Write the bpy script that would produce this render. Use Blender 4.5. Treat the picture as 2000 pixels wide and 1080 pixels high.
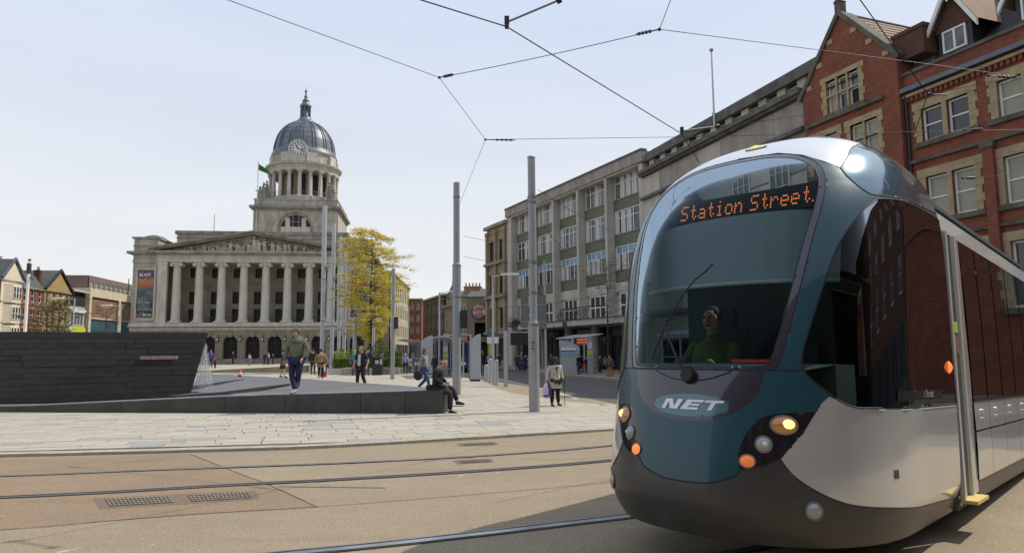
import bpy, bmesh, math, random
import numpy as np
from mathutils import Vector, Matrix
R = math.radians
rnd = random.Random(7)
scene = bpy.context.scene
for o in list(bpy.data.objects): bpy.data.objects.remove(o)
COL = scene.collection

# ------------------------------------------------------------------ camera
F = 1333.0; CH = 1.7; PITCH = math.atan(143/F); ROLL = .0095
cp, sp = math.cos(PITCH), math.sin(PITCH); cr, sr = math.cos(ROLL), math.sin(ROLL)
FW = Vector((0, cp, sp)); U0 = Vector((0, -sp, cp)); R0 = Vector((1, 0, 0))
RT = cr*R0 - sr*U0; UP = sr*R0 + cr*U0
cam = bpy.data.cameras.new('camera'); cam.sensor_width = 36; cam.lens = 36*F/2000
cam.clip_start = .1; cam.clip_end = 4000
co = bpy.data.objects.new('camera', cam); COL.objects.link(co)
M = Matrix((RT, UP, -FW)).transposed().to_4x4(); M.translation = (0, 0, CH)
co.matrix_world = M; scene.camera = co

def ray(x, y): return FW + RT*((x-1000)/F) + UP*((540-y)/F)
def at_z(x, y, z=0.0):
    d = ray(x, y); t = (z-CH)/d.z; return Vector((d.x*t, d.y*t, z))
def at_y(x, y, Y):
    d = ray(x, y); t = Y/d.y; return Vector((d.x*t, Y, CH+d.z*t))

# ------------------------------------------------------------------ sky, sun, exposure
SUN_AZ = R(70); SUN_EL = R(50)       # azimuth from +Y towards +X
w = bpy.data.worlds.new('World'); scene.world = w; w.use_nodes = True
nt = w.node_tree; nt.nodes.clear()
out = nt.nodes.new('ShaderNodeOutputWorld'); bg = nt.nodes.new('ShaderNodeBackground')
sky = nt.nodes.new('ShaderNodeTexSky'); sky.sky_type = 'NISHITA'; sky.sun_disc = False
sky.sun_elevation = SUN_EL; sky.sun_rotation = SUN_AZ; sky.air_density = 1.0; sky.dust_density = 2.0; sky.ozone_density = 1.5
tc = nt.nodes.new('ShaderNodeTexCoord'); mp = nt.nodes.new('ShaderNodeMapping'); mp.inputs['Scale'].default_value = (.9, 2.0, 6.5); mp.inputs['Rotation'].default_value = (.1, .12, .5)
nz = nt.nodes.new('ShaderNodeTexNoise'); nz.inputs['Scale'].default_value = 1.6; nz.inputs['Detail'].default_value = 8; nz.inputs['Roughness'].default_value = .55
rp = nt.nodes.new('ShaderNodeMapRange'); rp.inputs[1].default_value = .3; rp.inputs[2].default_value = .8; rp.inputs[3].default_value = .77; rp.inputs[4].default_value = .92
mx = nt.nodes.new('ShaderNodeMixRGB'); mx.inputs[2].default_value = (9.1, 9.5, 9.9, 1)
nt.links.new(tc.outputs['Generated'], mp.inputs[0]); nt.links.new(mp.outputs[0], nz.inputs['Vector'])
sx_ = nt.nodes.new('ShaderNodeSeparateXYZ'); nt.links.new(tc.outputs['Generated'], sx_.inputs[0])
hz_ = nt.nodes.new('ShaderNodeMapRange'); hz_.inputs[1].default_value = .0; hz_.inputs[2].default_value = .55; hz_.inputs[3].default_value = .10; hz_.inputs[4].default_value = .0; nt.links.new(sx_.outputs[2], hz_.inputs[0])
sm_ = nt.nodes.new('ShaderNodeMath'); sm_.operation = 'ADD'; sm_.use_clamp = True
nt.links.new(nz.outputs[0], rp.inputs[0]); nt.links.new(rp.outputs[0], sm_.inputs[0]); nt.links.new(hz_.outputs[0], sm_.inputs[1]); nt.links.new(sm_.outputs[0], mx.inputs[0])
hc_ = nt.nodes.new('ShaderNodeMixRGB'); hc_.inputs[1].default_value = (9.5, 9.5, 9.3, 1); hc_.inputs[2].default_value = (7.5, 8.5, 10.4, 1)
hg_ = nt.nodes.new('ShaderNodeMapRange'); hg_.inputs[1].default_value = .03; hg_.inputs[2].default_value = .50; nt.links.new(sx_.outputs[2], hg_.inputs[0]); nt.links.new(hg_.outputs[0], hc_.inputs[0]); nt.links.new(hc_.outputs[0], mx.inputs[2])
nt.links.new(sky.outputs[0], mx.inputs[1]); nt.links.new(mx.outputs[0], bg.inputs[0]); nt.links.new(bg.outputs[0], out.inputs[0])
bg.inputs[1].default_value = .098
sl = bpy.data.lights.new('sun', 'SUN'); sl.energy = 3.8; sl.angle = R(.5); sl.color = (1, .92, .79)
so = bpy.data.objects.new('sun', sl); COL.objects.link(so)
sd = Vector((math.sin(SUN_AZ)*math.cos(SUN_EL), math.cos(SUN_AZ)*math.cos(SUN_EL), math.sin(SUN_EL)))
so.rotation_euler = sd.to_track_quat('Z', 'Y').to_euler(); so.location = (0, 0, 60)
scene.view_settings.view_transform = 'Standard'; scene.view_settings.look = 'None'
scene.view_settings.exposure = 0.0; scene.view_settings.gamma = 1

# ------------------------------------------------------------------ materials
def mat(name, col, rough=.7, metal=0, col2=None, scale=3, bump=0, bscale=30, coat=0, emit=None, estr=0, streak=0, alpha=None, spec=None):
    m = bpy.data.materials.new(name); m.use_nodes = True; n = m.node_tree; p = n.nodes['Principled BSDF']
    p.inputs['Base Color'].default_value = (*col, 1); p.inputs['Roughness'].default_value = rough; p.inputs['Metallic'].default_value = metal
    if coat: p.inputs['Coat Weight'].default_value = coat; p.inputs['Coat Roughness'].default_value = .03
    if spec is not None: p.inputs['Specular IOR Level'].default_value = spec
    if emit: p.inputs['Emission Color'].default_value = (*emit, 1); p.inputs['Emission Strength'].default_value = estr
    if col2 or bump:
        t = n.nodes.new('ShaderNodeTexCoord')
    if col2:
        mpn = n.nodes.new('ShaderNodeMapping'); n.links.new(t.outputs['Object'], mpn.inputs[0])
        a = n.nodes.new('ShaderNodeTexNoise'); a.inputs['Scale'].default_value = scale; a.inputs['Detail'].default_value = 8; a.inputs['Roughness'].default_value = .65
        if streak: mpn.inputs['Scale'].default_value = (1, 1, streak)
        n.links.new(mpn.outputs[0], a.inputs['Vector'])
        r = n.nodes.new('ShaderNodeMapRange'); r.inputs[1].default_value = .34; r.inputs[2].default_value = .66
        mx = n.nodes.new('ShaderNodeMixRGB'); mx.inputs[1].default_value = (*col, 1); mx.inputs[2].default_value = (*col2, 1)
        n.links.new(a.outputs[0], r.inputs[0]); n.links.new(r.outputs[0], mx.inputs[0]); n.links.new(mx.outputs[0], p.inputs['Base Color'])
    if bump:
        b = n.nodes.new('ShaderNodeBump'); b.inputs['Strength'].default_value = bump; b.inputs['Distance'].default_value = .02
        a2 = n.nodes.new('ShaderNodeTexNoise'); a2.inputs['Scale'].default_value = bscale; a2.inputs['Detail'].default_value = 5
        n.links.new(t.outputs['Object'], a2.inputs['Vector']); n.links.new(a2.outputs[0], b.inputs['Height']); n.links.new(b.outputs[0], p.inputs['Normal'])
    return m

def brickmat(name, c1, c2, mortar, bw=.225, bh=.075, ms=.008, rough=.85, dirt=None, rot=None, msm=.1, axis='xz'):
    m = bpy.data.materials.new(name); m.use_nodes = True; n = m.node_tree; p = n.nodes['Principled BSDF']; p.inputs['Roughness'].default_value = rough
    t = n.nodes.new('ShaderNodeTexCoord'); sep = n.nodes.new('ShaderNodeSeparateXYZ'); cmb = n.nodes.new('ShaderNodeCombineXYZ')
    n.links.new(t.outputs['Object'], sep.inputs[0])
    if axis == 'xz':
        ad = n.nodes.new('ShaderNodeMath'); ad.operation = 'ADD'; n.links.new(sep.outputs[0], ad.inputs[0]); n.links.new(sep.outputs[1], ad.inputs[1])
        n.links.new(ad.outputs[0], cmb.inputs[0]); n.links.new(sep.outputs[2], cmb.inputs[1])
    else:
        n.links.new(sep.outputs[0], cmb.inputs[0]); n.links.new(sep.outputs[1], cmb.inputs[1])
    vec = cmb.outputs[0]
    if rot:
        mm = n.nodes.new('ShaderNodeMapping'); mm.inputs['Rotation'].default_value = (0, 0, rot); n.links.new(vec, mm.inputs[0]); vec = mm.outputs[0]
    b = n.nodes.new('ShaderNodeTexBrick'); b.inputs['Scale'].default_value = 1; b.inputs['Brick Width'].default_value = bw; b.inputs['Row Height'].default_value = bh
    b.inputs['Mortar Size'].default_value = ms; b.inputs['Mortar Smooth'].default_value = msm
    b.inputs['Color1'].default_value = (*c1, 1); b.inputs['Color2'].default_value = (*c2, 1); b.inputs['Mortar'].default_value = (*mortar, 1)
    n.links.new(vec, b.inputs['Vector'])
    a = n.nodes.new('ShaderNodeTexNoise'); a.inputs['Scale'].default_value = .7; a.inputs['Detail'].default_value = 9; a.inputs['Roughness'].default_value = .7
    n.links.new(t.outputs['Object'], a.inputs['Vector'])
    r = n.nodes.new('ShaderNodeMapRange'); r.inputs[1].default_value = .35; r.inputs[2].default_value = .7; r.inputs[4].default_value = .75
    n.links.new(a.outputs[0], r.inputs[0])
    mx = n.nodes.new('ShaderNodeMixRGB'); mx.blend_type = 'MULTIPLY'; mx.inputs[2].default_value = (*(dirt or (.6, .55, .5)), 1)
    n.links.new(r.outputs[0], mx.inputs[0]); n.links.new(b.outputs[0], mx.inputs[1]); n.links.new(mx.outputs[0], p.inputs['Base Color'])
    bp = n.nodes.new('ShaderNodeBump'); bp.inputs['Strength'].default_value = .5; bp.inputs['Distance'].default_value = .008; bp.invert = True
    n.links.new(b.outputs['Fac'], bp.inputs['Height']); n.links.new(bp.outputs[0], p.inputs['Normal'])
    return m

MT = {}
MT['stone'] = mat('portland_stone', (.46, .43, .36), .85, col2=(.24, .22, .185), scale=.9, bump=.3, bscale=6, streak=.35)
MT['stone_l'] = mat('clean_stone', (.54, .51, .44), .8, col2=(.37, .345, .29), scale=1.4, streak=.3)
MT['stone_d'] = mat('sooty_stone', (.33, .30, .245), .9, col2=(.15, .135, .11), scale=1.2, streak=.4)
MT['stone_k'] = mat('blackened_stone', (.15, .135, .105), .9, col2=(.065, .06, .045), scale=1.6, streak=.4)
MT['glass_k'] = mat('dark_leaded_glass', (.016, .017, .018), .35, spec=.25)
MT['stone_w'] = mat('warm_stone', (.34, .27, .16), .85, col2=(.21, .165, .105), scale=1.2)
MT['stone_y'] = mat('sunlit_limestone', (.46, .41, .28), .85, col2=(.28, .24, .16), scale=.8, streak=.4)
MT['sand'] = mat('sandstone', (.42, .33, .19), .85, col2=(.28, .215, .125), scale=2.5)
MT['lead'] = mat('lead_roof', (.16, .185, .22), .45, .25, col2=(.085, .10, .12), scale=.7, streak=.3)
MT['lead_d'] = mat('dark_lead', (.09, .10, .12), .5, .3)
MT['leadgut'] = mat('lead_gutter', (.15, .165, .2), .5, .2, col2=(.09, .1, .12), scale=4)
MT['slate'] = brickmat('slate_roof', (.025, .025, .03), (.045, .043, .048), (.008, .008, .008), .3, .16, .012, .7)
MT['slate_g'] = mat('grey_green_slate', (.09, .1, .095), .7, col2=(.05, .055, .055), scale=3)
MT['tile'] = mat('clay_tile', (.20, .115, .075), .85, col2=(.30, .22, .16), scale=6)
MT['brick'] = brickmat('red_brick', (.31, .085, .042), (.20, .052, .030), (.16, .085, .06), .23, .075, .009, dirt=(.55, .45, .42))
MT['brick_d'] = brickmat('dark_brick', (.14, .05, .03), (.09, .035, .025), (.07, .05, .04))
MT['brick_o'] = brickmat('orange_brick', (.38, .14, .07), (.28, .10, .055), (.25, .17, .12))
MT['brick_t'] = brickmat('tan_brick', (.30, .18, .11), (.26, .155, .095), (.22, .15, .1))
MT['brick_p'] = brickmat('brown_brick', (.24, .17, .145), (.20, .145, .125), (.13, .1, .09))
MT['cream'] = mat('cream_render', (.66, .58, .43), .8, col2=(.56, .49, .37), scale=2)
MT['ochre'] = mat('ochre_stone', (.43, .29, .11), .85, col2=(.27, .18, .07), scale=2)
MT['conc'] = mat('weathered_concrete', (.36, .33, .285), .9, col2=(.20, .18, .155), scale=1.1, bump=.2, bscale=12, streak=.3)
MT['conc_l'] = mat('pale_concrete', (.52, .485, .42), .85, col2=(.37, .34, .29), scale=.9, streak=.3)
MT['conc_d'] = mat('stained_concrete', (.15, .14, .125), .9, col2=(.07, .066, .06), scale=1.6, streak=.4)
MT['green'] = mat('olive_panel', (.14, .155, .10), .6, col2=(.085, .10, .068), scale=5)
MT['white'] = mat('white_paint', (.72, .72, .70), .45)
MT['whited'] = mat('aged_white_paint', (.5, .49, .46), .5)
MT['iron'] = mat('black_iron', (.02, .02, .022), .5)
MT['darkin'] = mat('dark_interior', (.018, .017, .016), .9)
MT['glass'] = mat('window_glass', (.03, .036, .042), .06, spec=.7)
MT['glass_c'] = mat('curtained_glass', (.16, .175, .18), .12, col2=(.07, .08, .085), scale=2.5)
MT['glass_b'] = mat('blue_blind_glass', (.12, .26, .42), .12)
MT['blind'] = mat('cream_blind_glass', (.30, .285, .215), .13, col2=(.26, .25, .19), scale=2)
MT['steelp'] = mat('grey_painted_steel', (.30, .31, .325), .42, .1, col2=(.26, .268, .28), scale=2, bump=.05, bscale=40)
MT['steell'] = mat('light_grey_steel', (.40, .42, .45), .4, .1)
MT['wire'] = mat('wire_metal', (.03, .03, .032), .5, .6)
MT['galv'] = mat('galvanised_metal', (.22, .22, .22), .45, .6)
MT['skin'] = mat('skin', (.50, .28, .20), .55)
MT['skin_d'] = mat('dark_skin', (.075, .04, .025), .5)
MT['black'] = mat('black_cloth', (.014, .014, .016), .85)
MT['leaf'] = mat('yellow_green_leaf', (.82, .66, .09), .6, col2=(.60, .52, .08), scale=3.5)
MT['leafg'] = mat('green_leaf', (.10, .19, .025), .6, col2=(.045, .10, .018), scale=2)
MT['leafh'] = mat('hedge_leaf', (.42, .50, .05), .6, col2=(.07, .13, .02), scale=3)
MT['leafb'] = mat('budding_leaf', (.16, .14, .06), .7, col2=(.10, .10, .04), scale=2)
MT['bark'] = mat('dark_bark', (.05, .042, .032), .9, col2=(.03, .026, .02), scale=8, bump=.4)

for k_ in ('leaf', 'leafg', 'leafh', 'leafb'):
    n = MT[k_].node_tree; p = n.nodes['Principled BSDF']; tr = n.nodes.new('ShaderNodeBsdfTranslucent'); ms = n.nodes.new('ShaderNodeMixShader'); ms.inputs[0].default_value = .42
    n.links.new(p.inputs['Base Color'].links[0].from_socket, tr.inputs[0]); n.links.new(p.outputs[0], ms.inputs[1]); n.links.new(tr.outputs[0], ms.inputs[2]); n.links.new(ms.outputs[0], n.nodes['Material Output'].inputs[0])
# ------------------------------------------------------------------ mesh helpers
def tag(o, label=None, cat=None, group=None, kind=None):
    if label: o['label'] = label
    if cat: o['category'] = cat
    if group: o['group'] = group
    if kind: o['kind'] = kind
    return o
def empty(name, loc=(0, 0, 0), rz=0, label=None, cat=None, group=None, kind=None):
    o = bpy.data.objects.new(name, None); COL.objects.link(o); o.location = loc; o.rotation_euler = (0, 0, rz)
    return tag(o, label, cat, group, kind)
def copy_tree(o, parent=None):
    c = o.copy(); COL.objects.link(c); c.parent = parent
    for ch in list(o.children): copy_tree(ch, c)
    return c
class MB:
    def __init__(s): s.v = []; s.f = []; s.m = []; s.sm = []; s.mi = 0; s.smooth = False
    def add(s, vs, fs, smooth=None):
        b = len(s.v); s.v += [tuple(v) for v in vs]
        for f in fs: s.f.append(tuple(i+b for i in f)); s.m.append(s.mi); s.sm.append(s.smooth if smooth is None else smooth)
        return s
    def box(s, x0, x1, y0, y1, z0, z1):
        v = [(x0, y0, z0), (x1, y0, z0), (x1, y1, z0), (x0, y1, z0), (x0, y0, z1), (x1, y0, z1), (x1, y1, z1), (x0, y1, z1)]
        return s.add(v, [(0, 3, 2, 1), (4, 5, 6, 7), (0, 1, 5, 4), (1, 2, 6, 5), (2, 3, 7, 6), (3, 0, 4, 7)], False)
    def cbox(s, c, d, mtx=None):
        x, y, z = d[0]/2, d[1]/2, d[2]/2
        v = [Vector(p) for p in [(-x, -y, -z), (x, -y, -z), (x, y, -z), (-x, y, -z), (-x, -y, z), (x, -y, z), (x, y, z), (-x, y, z)]]
        v = [(mtx @ p if mtx else p)+Vector(c) for p in v]
        return s.add(v, [(0, 3, 2, 1), (4, 5, 6, 7), (0, 1, 5, 4), (1, 2, 6, 5), (2, 3, 7, 6), (3, 0, 4, 7)], False)
    def prism(s, poly, a, b, plane='xy'):
        n = len(poly); f = {'xy': lambda p, h: (p[0], p[1], h), 'xz': lambda p, h: (p[0], h, p[1]), 'yz': lambda p, h: (h, p[0], p[1])}[plane]
        v = [f(p, a) for p in poly]+[f(p, b) for p in poly]
        return s.add(v, [tuple(range(n))[::-1], tuple(range(n, 2*n))]+[(i, (i+1) % n, n+(i+1) % n, n+i) for i in range(n)], False)
    def tube(s, p0, p1, r0, r1=None, n=8, caps=True, smooth=True):
        p0, p1 = Vector(p0), Vector(p1); r1 = r0 if r1 is None else r1; d = (p1-p0)
        if d.length < 1e-6: return s
        d.normalize(); a = Vector((0, 0, 1)) if abs(d.z) < .9 else Vector((1, 0, 0)); u = d.cross(a).normalized(); w = d.cross(u)
        v = []
        for p, r in ((p0, r0), (p1, r1)):
            for i in range(n):
                t = 2*math.pi*i/n; v.append(p+u*(r*math.cos(t))+w*(r*math.sin(t)))
        s.add(v, [(i, (i+1) % n, n+(i+1) % n, n+i) for i in range(n)], smooth)
        if caps and n > 2: s.add(v, [tuple(range(n))[::-1], tuple(range(n, 2*n))], False)
        return s
    def path(s, pts, r, n=6):
        for a, b in zip(pts, pts[1:]): s.tube(a, b, r, r, n, False)
        return s
    def lathe(s, prof, n=16, c=(0, 0, 0), smooth=True, a0=0, a1=2*math.pi):
        full = abs(a1-a0-2*math.pi) < 1e-6; k = n if full else n+1; v = []
        for r, z in prof:
            for i in range(k):
                t = a0+(a1-a0)*i/n; v.append((c[0]+r*math.cos(t), c[1]+r*math.sin(t), c[2]+z))
        f = []
        for j in range(len(prof)-1):
            for i in range(n):
                i2 = (i+1) % k; f.append((j*k+i, j*k+i2, (j+1)*k+i2, (j+1)*k+i))
        return s.add(v, f, smooth)
    def ball(s, c, r, n=10, m=6, mtx=None):
        if not hasattr(r, '__len__'): r = (r, r, r)
        v = []; f = []
        for j in range(m+1):
            ph = math.pi*j/m
            for i in range(n):
                t = 2*math.pi*i/n; p = Vector((r[0]*math.sin(ph)*math.cos(t), r[1]*math.sin(ph)*math.sin(t), r[2]*math.cos(ph)))
                v.append((mtx @ p if mtx else p)+Vector(c))
        for j in range(m):
            for i in range(n): f.append((j*n+i, (j+1)*n+i, (j+1)*n+(i+1) % n, j*n+(i+1) % n))
        return s.add(v, f, True)
    def sheet(s, poly, z): return s.add([(p[0], p[1], z) for p in poly], [tuple(range(len(poly)))], False)
    def mesh(s, name, mats):
        me = bpy.data.meshes.new(name); me.from_pydata(s.v, [], s.f)
        for m in (mats if isinstance(mats, (list, tuple)) else [mats]): me.materials.append(m)
        me.polygons.foreach_set('material_index', s.m); me.polygons.foreach_set('use_smooth', s.sm); me.update(); return me
    def build(s, name, mats, parent=None, loc=(0, 0, 0), **k):
        return link(name, s.mesh(name, mats), parent, loc, **k)
def link(name, me, parent=None, loc=(0, 0, 0), rz=0, label=None, cat=None, group=None, kind=None):
    o = bpy.data.objects.new(name, me); COL.objects.link(o); o.parent = parent; o.location = loc
    if rz: o.rotation_euler = (0, 0, rz)
    return tag(o, label, cat, group, kind)
def arch_poly(cx, w, z0, zs, n=10):
    "opening outline: jambs up to zs then a semicircle of width w"
    return [(cx-w/2, z0), (cx+w/2, z0)]+[(cx+w/2*math.cos(math.pi*i/n), zs+w/2*math.sin(math.pi*i/n)) for i in range(n+1)]
def wall_open(mb, x0, x1, z0, z1, ops, depth=.25, y=0.0, flip=False):
    "front wall face at y with rectangular openings and reveals going back by depth"
    xs = sorted({x0, x1, *[min(max(v, x0), x1) for o in ops for v in o[:2]]}); zs = sorted({z0, z1, *[min(max(v, z0), z1) for o in ops for v in o[2:4]]})
    for a, b in zip(xs, xs[1:]):
        for c, d in zip(zs, zs[1:]):
            if b-a < 1e-5 or d-c < 1e-5: continue
            mx_, mz_ = (a+b)/2, (c+d)/2
            if any(o[0] < mx_ < o[1] and o[2] < mz_ < o[3] for o in ops): continue
            mb.add([(a, y, c), (b, y, c), (b, y, d), (a, y, d)], [(0, 1, 2, 3)], False)
    for o in ops:
        a, b, c, d = o[:4]; e = y+depth
        mb.add([(a, y, c), (a, e, c), (a, e, d), (a, y, d)], [(0, 1, 2, 3)], False); mb.add([(b, y, c), (b, e, c), (b, e, d), (b, y, d)], [(3, 2, 1, 0)], False)
        mb.add([(a, y, c), (b, y, c), (b, e, c), (a, e, c)], [(0, 1, 2, 3)], False); mb.add([(a, y, d), (b, y, d), (b, e, d), (a, e, d)], [(3, 2, 1, 0)], False)
    return mb
_wc = {}
def window(parent, x, y, z, w, h, cols=1, rows=2, fr=.07, bar=.035, fmat='white', gmat='glass', rz=0, hz=None):
    "framed window, local origin at bottom-left; children: one pane"
    key = (round(w, 3), round(h, 3), cols, rows, fr, bar, fmat, gmat, tuple(hz or ()))
    if key not in _wc:
        m = MB(); m.box(0, w, 0, .09, 0, fr); m.box(0, w, 0, .09, h-fr, h); m.box(0, fr, 0, .088, fr, h-fr); m.box(w-fr, w, 0, .088, fr, h-fr)
        for i in range(1, cols): c = w*i/cols; m.box(c-bar/2-.01, c+bar/2+.01, .006, .08, fr, h-fr)
        rr = hz if hz else [i/rows for i in range(1, rows)]
        for q in rr: c = h*q; m.box(fr, w-fr, .012, .075, c-bar/2, c+bar/2)
        g = MB(); g.box(fr*.5, w-fr*.5, .05, .06, fr*.5, h-fr*.5)
        _wc[key] = (m.mesh('window', MT[fmat]), g.mesh('pane', MT[gmat]))
    a, b = _wc[key]
    o = link('window', a, parent, (x, y, z), rz); link('pane', b, o)
    return o
def text_mesh(body, size, mt, ext=.004, align='CENTER', bold=False, shear=0):
    c = bpy.data.curves.new('t', 'FONT'); c.body = body; c.size = size; c.extrude = ext; c.align_x = align; c.align_y = 'CENTER'; c.shear = shear
    if bold: c.offset = size*.012
    o = bpy.data.objects.new('t', c); COL.objects.link(o)
    dg = bpy.context.evaluated_depsgraph_get(); me = bpy.data.meshes.new_from_object(o.evaluated_get(dg)); bpy.data.objects.remove(o)
    me.materials.clear(); me.materials.append(mt); return me
def place_text(name, me, parent, loc, xdir, up=(0, 0, 1)):
    x = Vector(xdir).normalized(); z = x.cross(Vector(up)).normalized(); y = z.cross(x)
    o = bpy.data.objects.new(name, me); COL.objects.link(o); o.parent = parent
    m = Matrix((x, y, z)).transposed().to_4x4(); m.translation = loc; o.matrix_local = m
    return o
# ------------------------------------------------------------------ ground materials
def asphalt(name, c, c2, spk, big=.5):
    m = bpy.data.materials.new(name); m.use_nodes = True; n = m.node_tree; p = n.nodes['Principled BSDF']; p.inputs['Roughness'].default_value = .82
    t = n.nodes.new('ShaderNodeTexCoord')
    def nz(sc, d=6, lo=.35, hi=.65, stretch=None):
        a = n.nodes.new('ShaderNodeTexNoise'); a.inputs['Scale'].default_value = sc; a.inputs['Detail'].default_value = d; a.inputs['Roughness'].default_value = .65
        if stretch:
            q = n.nodes.new('ShaderNodeMapping'); q.inputs['Scale'].default_value = stretch; q.inputs['Rotation'].default_value = (0, 0, R(-12)); n.links.new(t.outputs['Object'], q.inputs[0]); n.links.new(q.outputs[0], a.inputs['Vector'])
        else: n.links.new(t.outputs['Object'], a.inputs['Vector'])
        r = n.nodes.new('ShaderNodeMapRange'); r.inputs[1].default_value = lo; r.inputs[2].default_value = hi; n.links.new(a.outputs[0], r.inputs[0]); return r.outputs[0]
    def mix(f, a, b, k=1):
        x = n.nodes.new('ShaderNodeMixRGB')
        if k != 1:
            mm = n.nodes.new('ShaderNodeMath'); mm.operation = 'MULTIPLY'; mm.inputs[1].default_value = k; n.links.new(f, mm.inputs[0]); f = mm.outputs[0]
        n.links.new(f, x.inputs[0])
        for i, v in ((1, a), (2, b)):
            if isinstance(v, tuple): x.inputs[i].default_value = (*v, 1)
            else: n.links.new(v, x.inputs[i])
        return x.outputs[0]
    s = mix(nz(big, 7), c, c2)
    s = mix(nz(.8, 6, .45, .7, (.35, 2.2, 1)), s, tuple(v*.68 for v in c), .55)
    s = mix(nz(.35, 9, .56, .62), s, tuple(v*.72 for v in c), .5)
    s = mix(nz(1.1, 3, .6, .66, (.12, 1.6, 1)), s, tuple(v*.6 for v in c), .45)
    s = mix(nz(7, 8, .45, .62), s, tuple(v*.82 for v in c), .6)
    s = mix(nz(38, 3, .54, .66), s, spk, .62)
    s = mix(nz(30, 3, .55, .66), s, tuple(v*.42 for v in c), .6)
    s = mix(nz(3.2, 2, .72, .76), s, tuple(v*1.5 for v in spk), .5)
    n.links.new(s, p.inputs['Base Color'])
    b = n.nodes.new('ShaderNodeBump'); b.inputs['Strength'].default_value = .35; b.inputs['Distance'].default_value = .01
    a2 = n.nodes.new('ShaderNodeTexNoise'); a2.inputs['Scale'].default_value = 90; n.links.new(t.outputs['Object'], a2.inputs['Vector']); n.links.new(a2.outputs[0], b.inputs['Height']); n.links.new(b.outputs[0], p.inputs['Normal'])
    return m
MT['tan'] = asphalt('tan_asphalt', (.30, .238, .155), (.26, .205, .135), (.47, .40, .29))
MT['tan2'] = asphalt('rusty_tan_asphalt', (.27, .19, .115), (.225, .16, .10), (.45, .35, .22), .9)
MT['tar'] = asphalt('dark_asphalt', (.10, .092, .085), (.075, .07, .066), (.15, .14, .13))
MT['groundm'] = asphalt('city_ground', (.20, .18, .15), (.16, .145, .12), (.25, .22, .2))
MT['pave'] = mat('cream_granite', (.45, .41, .33), .75, col2=(.375, .34, .275), scale=1.4, bump=.12, bscale=60)
MT['pave2'] = mat('warm_granite', (.425, .385, .305), .75, col2=(.36, .325, .26), scale=2.2, bump=.12, bscale=60)
MT['pave3'] = mat('grey_granite', (.33, .32, .29), .75, col2=(.285, .275, .245), scale=2.2, bump=.12, bscale=60)
MT['joint'] = mat('paving_joint', (.08, .07, .055), .95)
MT['plaza'] = brickmat('plaza_paving', (.44, .40, .32), (.39, .355, .285), (.21, .19, .15), 1.0, .5, .012, dirt=(.82, .8, .76), rot=R(-12), axis='xy')
MT['fpave'] = brickmat('far_paving', (.30, .26, .20), (.25, .22, .17), (.14, .12, .1), .6, .4, .01, rot=R(25), axis='xy')
MT['kerb'] = mat('kerb_granite', (.42, .38, .31), .8, col2=(.32, .29, .24), scale=4)
MT['slatew'] = mat('dark_slate_block', (.030, .030, .029), .62, col2=(.017, .017, .0175), scale=2.2, bump=.3, bscale=18)
MT['slatew2'] = mat('greener_slate_block', (.038, .038, .034), .6, col2=(.02, .021, .02), scale=3, bump=.3, bscale=22)
MT['slatew3'] = mat('grey_slate_block', (.062, .062, .060), .55, col2=(.028, .028, .029), scale=1.6, bump=.35, bscale=22, streak=.25)
MT['slatew4'] = mat('limescaled_slate_block', (.030, .030, .030), .5, col2=(.085, .083, .078), scale=2.6, bump=.3, bscale=20, streak=.12)
MT['gran_d'] = mat('dark_granite', (.062, .062, .057), .6, col2=(.038, .038, .036), scale=2.5, bump=.2, bscale=40, streak=.5)
MT['gran_l'] = mat('sunlit_granite_top', (.22, .22, .21), .55, col2=(.16, .16, .155), scale=3)  # wall top paler than its sides: sunlight put into the colour
MT['terr'] = brickmat('terrace_granite', (.135, .138, .14), (.115, .118, .12), (.085, .085, .085), 1.2, .6, .008, rough=.6, dirt=(.8, .8, .8), rot=R(-14), axis='xy')
MT['line'] = mat('road_paint', (.62, .60, .52), .7, col2=(.45, .42, .35), scale=6)
MT['groove'] = mat('rail_groove', (.03, .027, .024), .6, .3, col2=(.055, .045, .035), scale=6)
MT['railh'] = mat('rail_head', (.46, .48, .52), .28, .85, col2=(.28, .27, .27), scale=3)
MT['railo'] = mat('worn_rail_head', (.36, .36, .37), .4, .5, col2=(.26, .24, .22), scale=5)

def smooth_line(pts, n=8):
    P = [Vector((p[0], p[1], 0)) for p in pts]; P = [2*P[0]-P[1]]+P+[2*P[-1]-P[-2]]; out_ = []
    for i in range(1, len(P)-2):
        for k in range(n):
            t = k/n; a, b, c, d = P[i-1:i+3]
            out_.append(.5*((2*b)+(c-a)*t+(2*a-5*b+4*c-d)*t*t+(3*b-a-3*c+d)*t**3))
    return out_+[P[-2]]
def ribbon(mb, line, o0, o1, z):
    v = []
    for i, p in enumerate(line):
        d = (line[min(i+1, len(line)-1)]-line[max(i-1, 0)]).normalized(); nn = Vector((-d.y, d.x, 0))
        a = p+nn*o0; b = p+nn*o1; v += [(a.x, a.y, z), (b.x, b.y, z)]
    return mb.add(v, [(2*i, 2*i+1, 2*i+3, 2*i+2)[::-1] for i in range(len(line)-1)], False)
def clip(poly, cl):
    "Sutherland-Hodgman, cl convex and counter-clockwise"
    for a, b in zip(cl, cl[1:]+cl[:1]):
        inp = poly; poly = []
        side = lambda p: (b[0]-a[0])*(p[1]-a[1])-(b[1]-a[1])*(p[0]-a[0])
        for p, q in zip(inp, inp[1:]+inp[:1]):
            sp_, sq = side(p), side(q)
            if sp_ >= 0: poly.append(p)
            if (sp_ >= 0) != (sq >= 0):
                t = sp_/(sp_-sq); poly.append((p[0]+(q[0]-p[0])*t, p[1]+(q[1]-p[1])*t))
        if len(poly) < 3: return []
    return poly

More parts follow.
